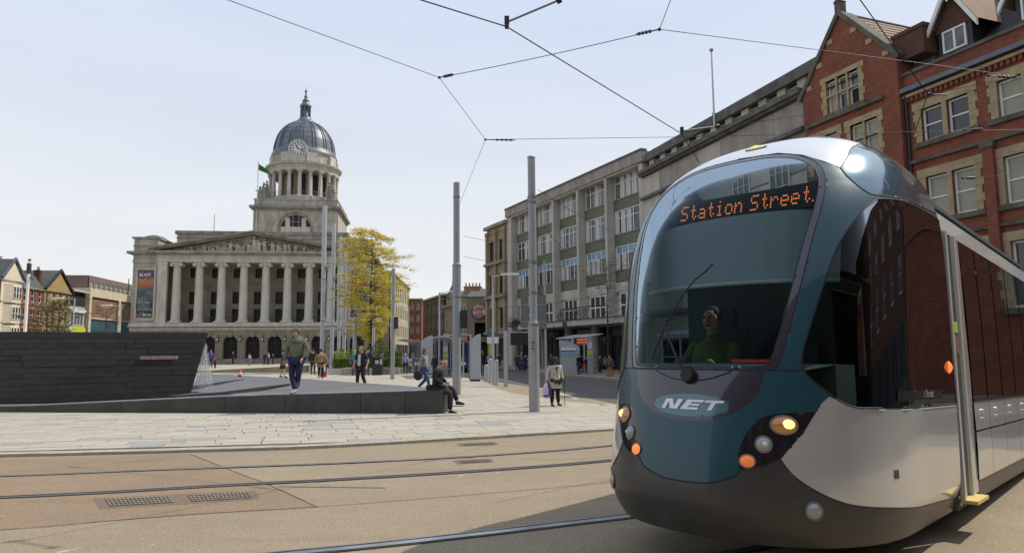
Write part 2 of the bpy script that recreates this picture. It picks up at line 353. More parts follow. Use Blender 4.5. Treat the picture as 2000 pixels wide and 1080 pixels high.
# ------------------------------------------------------------------ ground sheets
g = MB(); g.sheet([(-900, -300), (900, -300), (900, 1500), (-900, 1500)], -.03); g.build('ground', MT['groundm'], kind='structure')
g = MB(); g.sheet([(-60, -25), (45, -25), (45, 30), (9, 26), (5.5, 34), (1, 52), (-8, 80), (-9.5, 80), (-3, 40), (-1, 28), (2, 19), (-60, 19)], 0)
g.build('tram_road', MT['tan'], kind='structure')
kline = smooth_line([(-60, 6.9), (-30, 9.1), (-14, 11.0), (-8.56, 11.62), (-5.34, 12.0), (-3.6, 12.27), (-1.93, 12.85), (-.03, 13.62), (2.16, 14.55), (3.7, 15.55), (4.7, 17.0), (4.75, 18.3), (4.2, 19.4), (3.05, 20.7), (1.45, 23.2), (-.3, 28.2), (-1.3, 35), (-3, 43), (-6, 52), (-14, 80), (-20, 100)], 6)
kp = [(p.x, p.y) for p in kline]
plaza_poly = kp+[(-21.5, 101.5), (-60, 98), (-56.8, 84), (-64, 84), (-70, 40)]
g = MB(); g.prism(plaza_poly, -.03, .022); g.build('plaza', MT['plaza'], kind='structure')
PZ = .022
# dark road of the far street with its kerbs, line and pavement
fk = [at_z(973, 722), at_z(1040, 729), at_z(1110, 736), at_z(1204, 744)]
fkl = [(-14, 104), (-7.5, 82)]+[(p.x, p.y) for p in fk]+[(9.5, 25.5), (14.5, 12), (19, -6), (23, -25)]
fkl = smooth_line(fkl, 5); fkp = [(p.x, p.y) for p in fkl]
road = [(-19.5, 104), (-12, 80), (-6.0, 60), (-2.2, 46.5), (-.66, 41)]+[(p.x, p.y) for p in (at_z(1085, 763), at_z(1104, 768.5), at_z(1201, 788))]+[(5, 17.5), (9, 10), (13, 0), (18, -25)]
g = MB(); g.sheet(road+fkp[::-1], .004); g.build('street', MT['tar'], kind='structure')
g = MB(); ribbon(g, smooth_line([(-7.4, 64), (-2.6, 47)]+[tuple(at_z(*q))[:2] for q in ((973, 740), (1033, 753), (1090, 768), (1128, 780))], 5), -.06, .09, .009)
g.build('road_line', MT['line'], kind='structure')
pav = MB(); pav.prism(fkp+[(60, -25), (60, 40), (40, 120), (-10, 120)], -.02, .13); pvo = pav.build('pavement', MT['fpave'], kind='structure')
for i in range(0, len(fkl)-1):
    a, b = fkl[i], fkl[i+1]; L = (b-a).length; k = max(1, int(L/2.2)); d = (b-a)/L; nn = Vector((-d.y, d.x, 0))
    if a.y < 2 or a.y > 75: continue
    for j in range(k):
        p, q = a+d*(L*j/k+.01), a+d*(L*(j+1)/k-.01); m = MB(); m.prism([(p-nn*-.02)[:2], (q-nn*-.02)[:2], (q+nn*.2)[:2], (p+nn*.2)[:2]], -.01, .145); m.build('kerb_stone', MT['kerb'], pvo)
# far raised tram platform strip beyond the shelters
# asphalt repair patch and saw-cut seams
g = MB(); g.sheet([(-5.44, 11.78), (-2.17, 7.74), (-3.29, 7.48), (-4.2, 7.18), (-5.02, 6.88), (-9, 6.1), (-18, 4.8), (-18, 10.3), (-9, 11.4)], .002); g.build('asphalt_patch', MT['tan2'], kind='structure')
g = MB(); g.mi = 0
for ln, wd in (([(-5.44, 11.75), (-3.9, 9.9), (-3.21, 9.09), (-2.17, 7.74)], .006), ([(-14, 5.4), (-9, 6.1), (-5.02, 6.88), (-4.2, 7.18), (-3.29, 7.48), (-2.17, 7.74), (-.63, 8.25), (1.33, 9.03), (3.2, 10.2)], .006),
               ([(-3.0, 8.9), (-1.6, 8.75)], .012), ([(.1, 10.9), (1.0, 10.85), (1.9, 11.3)], .005), ([(-1.2, 12.6), (.2, 12.3), (1.3, 12.2)], .004), ([(-6.2, 10.9), (-5.6, 11.2)], .006)):
    ribbon(g, smooth_line(ln, 4), -wd, wd, .0065)
g.build('asphalt_joint', MT['groove'], kind='structure')
# rails
def rail(line, head, label, gw=.03, hw=.045, off=0):
    l = smooth_line(line, 8); e = empty('tram_rail', (0, 0, 0), label=label, cat='rail', group='tram rails set in the road')
    a = MB(); ribbon(a, l, off-gw*2, off+gw*2, .0085); a.build('rail_bed', MT['groove'], e)
    b = MB(); ribbon(b, l, off-gw*1.3, off-gw*1.3+hw, .0125); b.build('rail_head', head, e)
    c = MB(); ribbon(c, l, off+gw*1.2, off+gw*1.2+.02, .0125); c.build('rail_lip', head, e)
rail([(-40, 6.9), (-12, 9.15), (-7.2, 9.83), (-5.29, 10.2), (-2.38, 10.72), (-.03, 11.44), (1.84, 12.36), (3.7, 13.6), (5.5, 15.4), (7.0, 17.6), (8.3, 21)], MT['railo'], 'thin worn tram rail nearest the pale plaza kerb')
rail([(-40, 4.8), (-12, 7.55), (-6.14, 8.40), (-3.85, 8.97), (-2.09, 9.41), (-.03, 10.05), (1.58, 10.75), (3.5, 11.9), (5.5, 13.6), (7.4, 16), (9.2, 19)], MT['railo'], 'dark tram rail passing just above the drain grates', gw=.045, hw=.02)
r3 = [(-40, .5), (-12, 3.45), (-6, 4.7), (-1.77, 6.04), (-.49, 6.50), (.48, 6.90), (1.44, 7.31), (2.7, 7.95), (4.0, 8.95), (5.4, 10.35), (7, 12.3), (8.6, 14.6)]
rail(r3, MT['railh'], 'shiny polished tram rail running under the tram nose from the photo bottom', gw=.05, hw=.09)
rail(r3, MT['railh'], 'polished tram rail beneath the near side of the tram', hw=.07, off=-1.435)
# drain covers in the asphalt
MT['rust'] = mat('rusty_iron', (.20, .14, .09), .85, col2=(.14, .10, .07), scale=12)
MT['gratem'] = mat('worn_grate', (.26, .22, .18), .7, .1, col2=(.15, .12, .095), scale=9)
def cover(pts, label, n):
    e = empty('drain_cover', (0, 0, 0), label=label, cat='drain cover'); a, b, c, d = [Vector((*p, 0)) for p in pts]
    m = MB(); m.sheet([a, b, c, d][::-1], .0035); m.build('frame', MT['rust'], e)
    for i in range(n):
        u0, u1 = (i+.13)/n, (i+.92)/n; m = MB()
        for j in range(16):
            for k in range(4):
                s0 = u0+(u1-u0)*(j+.12)/16; s1 = u0+(u1-u0)*(j+.62+.2*rnd.random())/16; t0 = .15+.7*(k+.15)/4; t1 = .15+.7*(k+.85)/4
                P = lambda s, t: (a*(1-s)+b*s)*(1-t)+(d*(1-s)+c*s)*t
                m.prism([P(s0, t0)[:2], P(s0, t1)[:2], P(s1, t1)[:2], P(s1, t0)[:2]], .004, .014)
        m.build('grate', MT['gratem'], e)
cover([(-4.99, 8.3), (-3.2, 8.68), (-2.95, 8.15), (-4.55, 7.72)], 'long rusty double drain grate beside the dark rail', 2)
cover([(-1.05, 12.75), (-.35, 12.95), (-.25, 12.6), (-.95, 12.4)], 'small grey access cover against the plaza kerb', 1)
cover([(-.95, 10.85), (-.35, 11.0), (-.3, 10.65), (-.85, 10.5)], 'worn steel plate between the two far rails', 1)

# ------------------------------------------------------------------ plaza kerb and paving stones
pl = bpy.data.objects['plaza']
tot = 0; pos = []
for a, b in zip(kline, kline[1:]):
    if not (-17 < a.x and a.y < 21 and a.x < 6): continue
    L = (b-a).length; n_ = max(1, round(L/.95)); d = (b-a)/L; nn = Vector((-d.y, d.x, 0))
    for j in range(n_):
        p, q = a+d*(L*j/n_+.004), a+d*(L*(j+1)/n_-.004); jit = rnd.uniform(-.006, .006)
        m = MB(); m.prism([(p+nn*-.01)[:2], (q+nn*(-.01+jit))[:2], (q+nn*.27)[:2], (p+nn*.27)[:2]], -.01, .05+jit*.6); m.build('kerb_stone', MT['kerb'], pl)
rdir = Vector((math.sin(R(82)), math.cos(R(82)), 0)); cdir = Vector((math.sin(R(-20)), math.cos(R(-20)), 0))
inner = []
nearline = [p for p in kline if -20 < p.x and p.y < 19.2]
for i, p in enumerate(nearline):
    d = (nearline[min(i+1, len(nearline)-1)]-nearline[max(i-1, 0)]).normalized(); inner.append((p.x-d.y*.285, p.y+d.x*.285))
clipp = [inner[0]]+inner[1:]+[(3.3, 20.4), (-18, 22.8)]
wall_a, wall_b = at_z(0, 808), at_z(865, 811)
cand = []
org = Vector((-18, 9.5, 0)); rr = 0; y = 0
while y < 14:
    h = .43 if rr % 3 else .36; x = rnd.uniform(-1.2, 0)
    while x < 27:
        l = rnd.choice([.55, .7, .85, 1.0, 1.15, .9])
        g0 = .0085
        c0 = org+rdir*(x+g0)+cdir*(y+g0)/.978; c1 = c0+rdir*(l-2*g0); c2 = c1+cdir*(h-2*g0)/.978; c3 = c0+cdir*(h-2*g0)/.978
        poly = clip([tuple(c[:2]) for c in (c0, c1, c2, c3)], clipp)
        if len(poly) >= 3:
            ar = abs(sum(p[0]*q[1]-p[1]*q[0] for p, q in zip(poly, poly[1:]+poly[:1])))/2
            mxp = sum(p[0] for p in poly)/len(poly), sum(p[1] for p in poly)/len(poly)
            behind = mxp[0] < -1.9 and mxp[1] > wall_a.y+(wall_b.y-wall_a.y)*(mxp[0]-wall_a.x)/(wall_b.x-wall_a.x)+.3
            if ar > .01 and not behind:
                inv = abs(mxp[0]/mxp[1]) < .8
                cand.append(((0 if inv else 50)+mxp[1], poly))
        x += l
    y += h; rr += 1
cand.sort(key=lambda c: c[0]); rest = MB()
base = MB(); base.sheet(clipp, .030); base.build('paving_bed', MT['joint'], kind='structure')
for i, (dist, poly) in enumerate(cand):
    k = rnd.random(); z = .047+rnd.uniform(-.0025, .0025); r = rnd.random()
    mm = MT['pave3'] if r < .09 else (MT['pave2'] if r < .5 else MT['pave'])
    if i < 300:
        m = MB(); m.prism(poly, .025, z); m.build('paving_stone', mm, pl)
    else:
        rest.mi = 2 if r < .09 else (1 if r < .5 else 0); rest.prism(poly, .025, z)
rest.build('paving_stones_beyond', [MT['pave'], MT['pave2'], MT['pave3']], pl, kind='stuff')

# ------------------------------------------------------------------ low granite wall of the water feature
wdir = (wall_b-wall_a); WL = wdir.length; wdir.normalize(); wn = Vector((-wdir.y, wdir.x, 0))
lw = empty('low_wall', tuple(wall_a), math.atan2(wdir.y, wdir.x), 'low dark granite wall rising gently from left to right around the water feature', 'wall')
def wu(px): # distance along the low wall for an image column
    d = ray(px, 790); t = (wall_a.x*wn.x+wall_a.y*wn.y)/(d.x*wn.x+d.y*wn.y); return (Vector((d.x*t, d.y*t, 0))-wall_a).dot(wdir)
def wz(u): 
    pts = [(-20, .02), (wu(0), .19), (wu(235), .36), (wu(440), .50), (wu(865), .66)]
    for (a, b), (c, d) in zip(pts, pts[1:]):
        if u <= c: return b+(d-b)*(u-a)/(c-a)
    return pts[-1][1]
cuts = [-3.2, -1.2, wu(52), wu(235), wu(438), wu(556), wu(704), wu(792), WL]
for i, (a, b) in enumerate(zip(cuts, cuts[1:])):
    th = .75 if b < wu(500) else .6; m = MB(); a_, b_ = a+.006, b-.006
    za, zb = wz(a_)+(0.02 if i == 1 else 0), wz(b_)
    pz = 0.02
    m.prism([(a_, 0), (b_, 0), (b_, th), (a_, th)], pz, pz+.01)
    m = MB(); v = [(a_, 0, 0), (b_, 0, 0), (b_, th, 0), (a_, th, 0), (a_, 0, za-.02), (b_, 0, zb-.02), (b_, .02, zb), (a_, .02, za), (b_, th, zb), (a_, th, za)]
    m.add(v, [(0, 1, 5, 4), (4, 5, 6, 7), (7, 6, 8, 9), (1, 2, 8, 6, 5), (2, 3, 9, 8), (3, 0, 4, 7, 9)], False)
    m.build('granite_block', MT['gran_d'], lw)
    m = MB(); m.add([(a_, .03, za+.003), (b_, .03, zb+.003), (b_, th, zb+.003), (a_, th, za+.003)], [(0, 1, 2, 3)], False); m.build('granite_top', MT['gran_l'], lw)
# terrace behind it
FZ = lambda px: wall_a+wdir*wu(px)+wn*(.75 if px < 500 else .6)
fr = [(865, .655), (792, .64), (700, .60), (578, .55), (440, .49)]
front = [(FZ(p).x, FZ(p).y, z+.003) for p, z in fr]
back = [tuple(at_z(*q)) for q in ((392, 729, .06), (470, 733, .14), (600, 740, .30), (700, 747, .44), (790, 753, .55), (848, 758, .63))]
left = [tuple(at_z(372, 764, .3))]
top = front+left+back
cx, cy, cz = [sum(p[i] for p in top)/len(top) for i in range(3)]
m = MB(); n_ = len(top)
m.add(top+[(-8.2, 24, .36)], [(i, (i+1) % n_, n_)[::-1] for i in range(n_)], False)
m.add(top+[(p[0], p[1], 0) for p in top], [(i, (i+1) % n_, n_+(i+1) % n_, n_+i) for i in range(n_)], False)
m.build('terrace', MT['terr'], kind='structure')
def riser(a, b, h, label):
    a, b = Vector(a), Vector(b); d = (b-a).normalized(); nn = Vector((-d.y, d.x, 0)); w_ = .5
    m = MB(); v = [a+Vector((0, 0, -.1)), b+Vector((0, 0, -.02)), b+Vector((0, 0, .012)), a+Vector((0, 0, h)), a+nn*w_*3+Vector((0, 0, .0)), b+nn*w_*.5+Vector((0, 0, .0))]
    m.add(v, [(0, 1, 2, 3)], False); m.mi = 1; m.add(v, [(3, 2, 5, 4), (0, 3, 4), (1, 5, 2)], False)
    m.build('granite_step', [MT['slatew'], MT['terr']], label=label, cat='step', group='tapering steps across the water feature')  # front face near black, the other faces in terrace granite
    c = m
riser(at_z(432, 771, .47), at_z(575, 748, .40), .085, 'longer tapering dark granite step near the walking man')
riser(at_z(376, 757, .38), at_z(478, 740, .25), .075, 'shorter tapering dark granite step beside the falling water')
for pxs, zz in (((432, 771, .485), (575, 748, .415)), ((376, 757, .39), (478, 740, .26))): pass
# pool behind the low wall
pa, pb = at_z(0, 648, 2.4), at_z(407, 650, 2.4); pd = Vector((pb.x-pa.x, pb.y-pa.y, 0)); BL = pd.length; pd.normalize(); pn = Vector((-pd.y, pd.x, 0)); pa0 = Vector((pa.x, pa.y, 0))-pd*7; BL += 7
MT['water'] = mat('wet_pool_stone', (.11, .112, .112), .25, col2=(.07, .07, .072), scale=1.5)
g = MB(); s0 = wall_a+wdir*.4+wn*.76; s1 = FZ(440); g.sheet([s0[:2], s1[:2], (pa0+pd*(BL+.2))[:2], (pa0+pd*7.2)[:2]], .12); g.build('pool_water', MT['water'], kind='structure')
# tall slate wall, laid stone by stone
bw = empty('slate_wall', tuple(pa0), math.atan2(pd.y, pd.x), 'tall black slate fountain wall with slanting right end and danger sign', 'wall')
TH = .9; xend = lambda z: BL-(2.4-z)*.235
m = MB(); m.prism([(0, 0), (xend(0)-.06, 0), (xend(2.38)-.06, 2.38), (0, 2.38)], .03, TH, 'xz'); m.build('core', MT['slatew'], bw)
zs = [0]; hs = [.19, .17, .20, .18, .20, .17, .19, .2, .18, .19, .17, .17, .20]
for h in hs: zs.append(zs[-1]+h)
for r_, (z0, z1) in enumerate(zip(zs, zs[1:])):
    if r_ == len(hs)-1: x = 0; ls = [3.1, 3.9, 9, 20]
    else: x = rnd.uniform(-1.5, 0); ls = None
    while True:
        l = ls.pop(0) if ls else rnd.choice([1.2, 1.6, 2.1, 2.6, 1.9]); x1 = x+l; e0, e1 = xend(z0), xend(z1)
        last = x1 > e0-.5
        a = max(x, 0)+.004
        if last: poly = [(a, z0+.004), (e0, z0+.004), (e1, z1-.004), (a, z1-.004)]
        else: poly = [(a, z0+.004), (x1-.004, z0+.004), (x1-.004, z1-.004), (a, z1-.004)]
        if x1 > 0:
            m = MB(); m.prism(poly, -rnd.uniform(0, .014), .06 if not last else TH+.01, 'xz')
            m.build('slate_block', rnd.choice([MT['slatew'], MT['slatew'], MT['slatew2'], MT['slatew2'], MT['slatew4'] if rnd.random() < .5 else MT['slatew']]), bw)
        if last: break
        x = x1
# danger sign
def on_plane(px, py, A, d):
    r = ray(px, py); n2 = Vector((-d.y, d.x, 0)); t = (A.x*n2.x+A.y*n2.y)/(r.x*n2.x+r.y*n2.y); P = Vector((r.x*t, r.y*t, CH+r.z*t)); return (P-A).dot(d), P.z
u0, z0 = on_plane(273, 702, pa0, pd); u1, z1 = on_plane(347, 695, pa0, pd)
MT['signp'] = mat('sign_plate', (.42, .34, .31), .5, col2=(.36, .29, .265), scale=5); MT['signr'] = mat('sign_red', (.33, .05, .04), .5)
m = MB(); m.box(u0, u1, -.05, -.03, z0, z1); sg = m.build('danger_sign', MT['signp'], label='long pale sign with small red letters fixed on the black slate wall', cat='sign')
sg.location = tuple(pa0); sg.rotation_euler = (0, 0, math.atan2(pd.y, pd.x))
tm = text_mesh('DANGER: DEEP WATER KEEP OUT', .074, MT['signr'], .002); place_text('lettering', tm, sg, ((u0+u1)/2-.1, -.053, (z0+z1)/2-.005), (1, 0, 0))
m = MB(); 
for k in range(16):
    a, b = 2*math.pi*k/16, 2*math.pi*(k+1)/16; cx_ = u1-.1; cz_ = (z0+z1)/2
    m.add([(cx_+.045*math.cos(a), -.053, cz_+.045*math.sin(a)), (cx_+.045*math.cos(b), -.053, cz_+.045*math.sin(b)), (cx_+.032*math.cos(b), -.053, cz_+.032*math.sin(b)), (cx_+.032*math.cos(a), -.053, cz_+.032*math.sin(a))], [(0, 1, 2, 3)])
m.build('symbol', MT['signr'], sg)
# falling water at the wall end
MT['spray'] = mat('falling_water', (.75, .78, .82), .25, emit=None); p_ = MT['spray'].node_tree.nodes['Principled BSDF']; p_.inputs['Alpha'].default_value = .6
m = MB(); q0 = on_plane(405, 668, pa0, pd)
xt = xend(2.1)+.02
def wx(t, zz): f_ = max(2.1-zz, 0)/1.7; a = xend(zz)+.03; return a+(xt+.34*f_-a)*t
for k in range(230):
    t = rnd.random(); yy = rnd.uniform(0, TH); zt = rnd.uniform(.7, 2.1); zb = zt-rnd.uniform(.15, .6); zb = max(zb, .42)
    m.path([(wx(t, zt+(zb-zt)*i/4)+rnd.uniform(-.008, .008), yy, zt+(zb-zt)*i/4) for i in range(5)], rnd.uniform(.0015, .005), 4)
for k in range(1000):
    zz = rnd.uniform(.42, 2.0); s_ = rnd.uniform(.002, .007)
    m.ball((wx(rnd.random()*1.08, zz), rnd.uniform(-.05, TH), zz), (s_, s_, s_*rnd.uniform(1.5, 5)), 5, 3)
wf = m.build('waterfall', MT['spray'], kind='stuff', label='thin white curtain of falling water off the end of the black wall', cat='waterfall')
wf.location = tuple(pa0); wf.rotation_euler = (0, 0, math.atan2(pd.y, pd.x))
# ================================================================== council house
CA = R(7.3)
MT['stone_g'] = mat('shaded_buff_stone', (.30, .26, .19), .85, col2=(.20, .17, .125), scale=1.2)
ch = empty('council_house', (-38.4, 100, 0), CA, 'domed white stone council house with eight columned portico facing the square', 'town hall')
S, SL, SD, SW = MT['stone'], MT['stone_l'], MT['stone_d'], MT['stone_w']
XL, XR = -16.5, 17.2; PL_, PR_ = -13.2, 13.6
def arch_wall(mb, x0, x1, z0, z1, arches, y=0, dep=.8):
    "arches: (cx, w, zs)"
    x = x0
    for cx_, w_, zs_ in arches:
        a, b = cx_-w_/2, cx_+w_/2
        if a > x+.001: mb.add([(x, y, z0), (a, y, z0), (a, y, z1), (x, y, z1)], [(0, 1, 2, 3)], False)
        n = 12; arc = [(cx_+w_/2*math.cos(math.pi*i/n), zs_+w_/2*math.sin(math.pi*i/n)) for i in range(n+1)]
        for p, q in zip(arc, arc[1:]):
            mb.add([(p[0], y, p[1]), (p[0], y, z1), (q[0], y, z1), (q[0], y, q[1])], [(0, 1, 2, 3)], False)
            mb.add([(p[0], y, p[1]), (q[0], y, q[1]), (q[0], y+dep, q[1]), (p[0], y+dep, p[1])], [(0, 1, 2, 3)], False)
        mb.add([(a, y, z0), (a, y, zs_), (a, y+dep, zs_), (a, y+dep, z0)], [(0, 1, 2, 3)], False)
        mb.add([(b, y, z0), (b, y, zs_), (b, y+dep, zs_), (b, y+dep, z0)], [(3, 2, 1, 0)], False)
        x = b
    mb.add([(x, y, z0), (x1, y, z0), (x1, y, z1), (x, y, z1)], [(0, 1, 2, 3)], False)
colx = [-10.52+3.125*i for i in range(8)]; midx = [(a+b)/2 for a, b in zip(colx, colx[1:])]
ax = [-12.1]+midx+[12.9, 15.9]
m = MB()
for i in range(5): m.box(XL-.5, XR+.5, -2.6+i*.42, .2, i*.16, (i+1)*.16)
m.build('steps', SD, ch)
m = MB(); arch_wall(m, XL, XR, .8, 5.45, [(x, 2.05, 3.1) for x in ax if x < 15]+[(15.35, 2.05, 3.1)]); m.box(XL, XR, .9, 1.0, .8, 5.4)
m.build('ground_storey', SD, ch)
# rustication courses
m = MB(); arx = [x for x in ax if x < 15]+[15.35]
z = .85
while z < 5.0:
    h = .36; x = XL-.02
    for c in arx:
        dz = z+h*.5-3.1; half = 1.07 if dz <= 0 else (math.sqrt(max(1.16**2-dz**2, 0)) if dz < 1.16 else 0)
        dz0 = 0
        if half > 0 and x < c-half: m.box(x, c-half, -.07, .002, z, z+h); x = c+half
    if x < XR: m.box(x, XR+.02, -.07, .002, z, z+h)
    z += .43
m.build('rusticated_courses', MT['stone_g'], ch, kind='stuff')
for c in arx:
    m = MB(); m.prism([(c-.2, 3.9), (c+.2, 3.9), (c+.3, 4.75), (c-.3, 4.75)], -.28, -.02, 'xz'); m.build('keystone', SD, ch)
for a, b in zip(arx, arx[1:]):
    c = (a+b)/2
    if b-a < 2.5: continue
    m = MB(); m.lathe([(0, 0), (.16, .05), (.2, .5), (.12, .62), (0, .75)], 6, (c, -.55, 3.3)); m.tube((c, -.55, 4.05), (c, -.05, 4.25), .03); m.tube((c, -.55, 3.3), (c, -.05, 3.2), .03)
    l = m.build('wall_lantern', MT['iron'], ch); q = MB(); q.box(c-.07, c+.07, -.79, -.76, 3.42, 3.75); q.build('lamp_glass', MT['white'], l)
for c in arx:
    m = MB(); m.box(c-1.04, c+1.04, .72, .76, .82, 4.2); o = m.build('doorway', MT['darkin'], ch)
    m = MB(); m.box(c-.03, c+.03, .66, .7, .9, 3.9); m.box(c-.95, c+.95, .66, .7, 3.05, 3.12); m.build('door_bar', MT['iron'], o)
m = MB(); m.box(XL-.1, XR+.1, -.1, 2, 4.95, 5.35); m.box(XL-.2, XR+.2, -.55, 3, 5.45, 5.62); m.box(XL-.1, XR+.1, -.42, 3, 5.62, 6.0); m.build('balcony_ledge', SL, ch)
# loggia back wall with three rows of windows
m = MB(); ops = []
for c in midx: ops += [(c-.62, c+.62, 12.85, 14.3), (c-.66, c+.66, 8.95, 10.75), (c-.66, c+.66, 6.05, 8.15)]
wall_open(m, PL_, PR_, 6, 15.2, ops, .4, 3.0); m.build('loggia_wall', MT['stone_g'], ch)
for c in midx:
    window(ch, c-.62, 3.2, 12.85, 1.24, 1.45, 3, 3, .06, .03, 'iron', 'glass_k'); window(ch, c-.66, 3.2, 8.95, 1.32, 1.8, 3, 3, .06, .03, 'iron', 'glass_k'); window(ch, c-.66, 3.2, 6.05, 1.32, 2.1, 3, 3, .06, .03, 'iron', 'glass_k')
    m = MB(); m.box(c-.95, c-.68, 2.88, 3, 6.1, 10.9); m.box(c+.68, c+.95, 2.88, 3, 6.1, 10.9); m.box(c-1.0, c+1.0, 2.78, 3, 10.9, 11.15); m.box(c-.7, c+.7, 2.88, 3, 8.2, 8.85); m.build('window_surround', MT['stone_g'], ch)
m = MB(); m.box(PL_, PR_, 2.85, 3, 11.2, 11.4); m.box(PL_, PR_, 2.85, 3, 12.35, 12.55)
for i in range(60):
    x = PL_+.5+i*.44; m.ball((x, 2.97, 11.9+rnd.uniform(-.1, .1)), (.17, .08, .28), 6, 4)
m.build('relief_frieze', MT['stone_g'], ch)
m = MB(); m.box(PL_, PL_+.3, .3, 3, 6, 15); m.box(PR_-.3, PR_, .3, 3, 6, 15); m.box(PL_, PR_, .3, 3.2, 14.9, 15.1); m.build('loggia_return', S, ch)
# columns
prof = [(.78, 0), (.78, .12), (.68, .2), (.72, .3), (.62, .42), (.60, 2.5), (.585, 4.5), (.55, 6.4), (.51, 8.0), (.50, 8.05)]
shaft = MB(); shaft.box(-.82, .82, -.82, .82, -.14, .02); shaft.lathe(prof, 20)
sme = shaft.mesh('column', SL)
cap = MB(); cap.box(-.72, .72, -.6, .6, 8.42, 8.62); cap.lathe([(.52, 8.02), (.6, 8.2), (.62, 8.42)], 16)
for s_ in (-1, 1):
    for yy in (-.52, .52):
        cap.tube((s_*.62, yy-.12, 8.28), (s_*.62, yy+.12, 8.28), .27, n=14); cap.tube((s_*.62, yy-.16, 8.28), (s_*.62, yy+.16, 8.28), .1, n=8)
    cap.tube((s_*.62, -.5, 8.28), (s_*.62, .5, 8.28), .18, n=10)
cme = cap.mesh('capital', SL)
for x in colx:
    o = link('column', sme, ch, (x, .35, 6.18)); link('capital', cme, o)
for x0, x1 in ((-13.15, -11.7), (12.3, 13.65)):
    m = MB(); m.box(x0, x1, -.25, .5, 6.0, 6.35); m.box(x0+.08, x1-.08, -.18, .5, 6.35, 14.4); m.box(x0, x1, -.25, .5, 14.4, 14.8); m.build('pilaster', SL, ch)
m = MB()
for a, b in zip([PL_+1.6]+colx, colx+[PR_-1.6]):
    m.box(a+.5, b-.5, .5, .54, 6.85, 6.9); m.box(a+.5, b-.5, .5, .54, 6.15, 6.19)
    k = int((b-a-1)/.16)
    for i in range(k+1): x = a+.5+(b-a-1)*i/max(k, 1); m.box(x-.014, x+.014, .51, .53, 6.15, 6.85)
m.build('railing', MT['iron'], ch)
# entablature, pediment
m = MB(); m.box(PL_-.05, PR_+.05, -.25, 3, 14.85, 15.35); m.box(PL_, PR_, -.18, 3, 15.35, 16.05); m.build('entablature', SL, ch)
m = MB(); m.box(PL_-.5, PR_+.5, -.75, 3, 16.05, 16.22); m.box(PL_-.75, PR_+.75, -1.05, 3, 16.22, 16.42)
k = 64
for i in range(k): x = PL_+(PR_-PL_)*(i+.5)/k; m.box(x-.11, x+.11, -.55, -.1, 15.9, 16.05)
m.build('cornice', S, ch)
apx = .2; tri = [(PL_-.4, 16.42), (PR_+.4, 16.42), (apx, 19.0)]
m = MB(); m.prism(tri, .25, 3, 'xz'); m.build('tympanum', SD, ch)
m = MB()
for s_, e in ((-1, PL_-1.0), (1, PR_+1.0)):
    for (o0, o1, y0, y1) in ((0, .28, -.75, 3), (.28, .5, -1.1, 3)):
        m.prism([(e, 16.42+o0*.9), (apx, 19.0+o0), (apx, 19.0+o1), (e, 16.42+o1*.9)], y0, y1, 'xz')
m.build('raking_cornice', SD, ch)
for i in range(23):
    x = -9.4+i*.875+rnd.uniform(-.18, .18); hmax = 2.6*(1-abs(x-apx)/13.4)-.12
    if hmax < .35: continue
    k = rnd.random(); h = hmax*(.96 if abs(x-apx) < .6 else (rnd.uniform(.80, .97) if k < .5 else rnd.uniform(.5, .72))); m = MB(); lean = rnd.uniform(-.22, .22); yy = -.02; w_ = min(.30, h*.20)
    for s2 in (-1, 1): m.tube((x+s2*w_*.5, yy, 16.44), (x+lean*.5+s2*w_*.35, yy-.08, 16.44+h*.45), w_*.55, w_*.6, 7)
    m.tube((x+lean*.5, yy-.05, 16.44+h*.42), (x+lean, yy-.1, 16.44+h*.78), w_*1.0, w_*.75, 8); m.ball((x+lean, yy-.12, 16.44+h*.90), max(h*.085, .1), 8, 5)
    for s2 in (-1, 1): ex = x+lean+s2*w_*1.9; m.tube((x+lean+s2*w_*.7, yy-.15, 16.44+h*.74), (ex, yy-.22, 16.44+h*rnd.uniform(.45, .85)), w_*.33, w_*.2, 6)
    m.build('relief_figure', SL, ch)
    if k > .45 and hmax > .8: m = MB(); m.ball((x+.42, yy, 16.44+.22*hmax), (.34, .2, .24*hmax), 8, 5); m.build('relief_block', MT['stone'], ch)
# wings
for x0, x1, sg_ in ((XL, PL_, -1), (PR_, XR, 1)):
    m = MB(); m.box(x0, x1, 0, 6, 5.9, 14.7); m.box(x0-.05, x1+.05, -.12, 6, 14.7, 15.2); m.box(x0, x1, -.06, 6, 15.2, 16.0); m.box(x0, x1, 0, 6, 16.4, 18.25); m.build('wing', S, ch)
    m = MB(); m.box(x0-(.7 if sg_ < 0 else 0), x1+(.7 if sg_ > 0 else 0), -.75, 6.5, 16.0, 16.35); m.box(x0-.25, x1+.25, -.25, 6.2, 18.25, 18.5); m.box(x0-.1, x1+.1, -.12, 6.1, 17.1, 17.25); m.build('wing_cornice', SD, ch)
    m = MB(); a, b = x0+.5, x1-.12
    for q in ((a, b, 6.4, 6.6), (a, b, 13.75, 13.95), (a, a+.2, 6.6, 13.75), (b-.2, b, 6.6, 13.75)): m.box(q[0], q[1], -.1, .002, q[2], q[3])
    m.build('panel_moulding', SL, ch)
m = MB(); m.lathe([(1.9, 0), (1.7, .25), (1.2, .5), (.3, .75), (0, .78)], 12, (-14.9, 3, 18.5)); m.build('wing_rooflight', MT['slate_g'], ch)
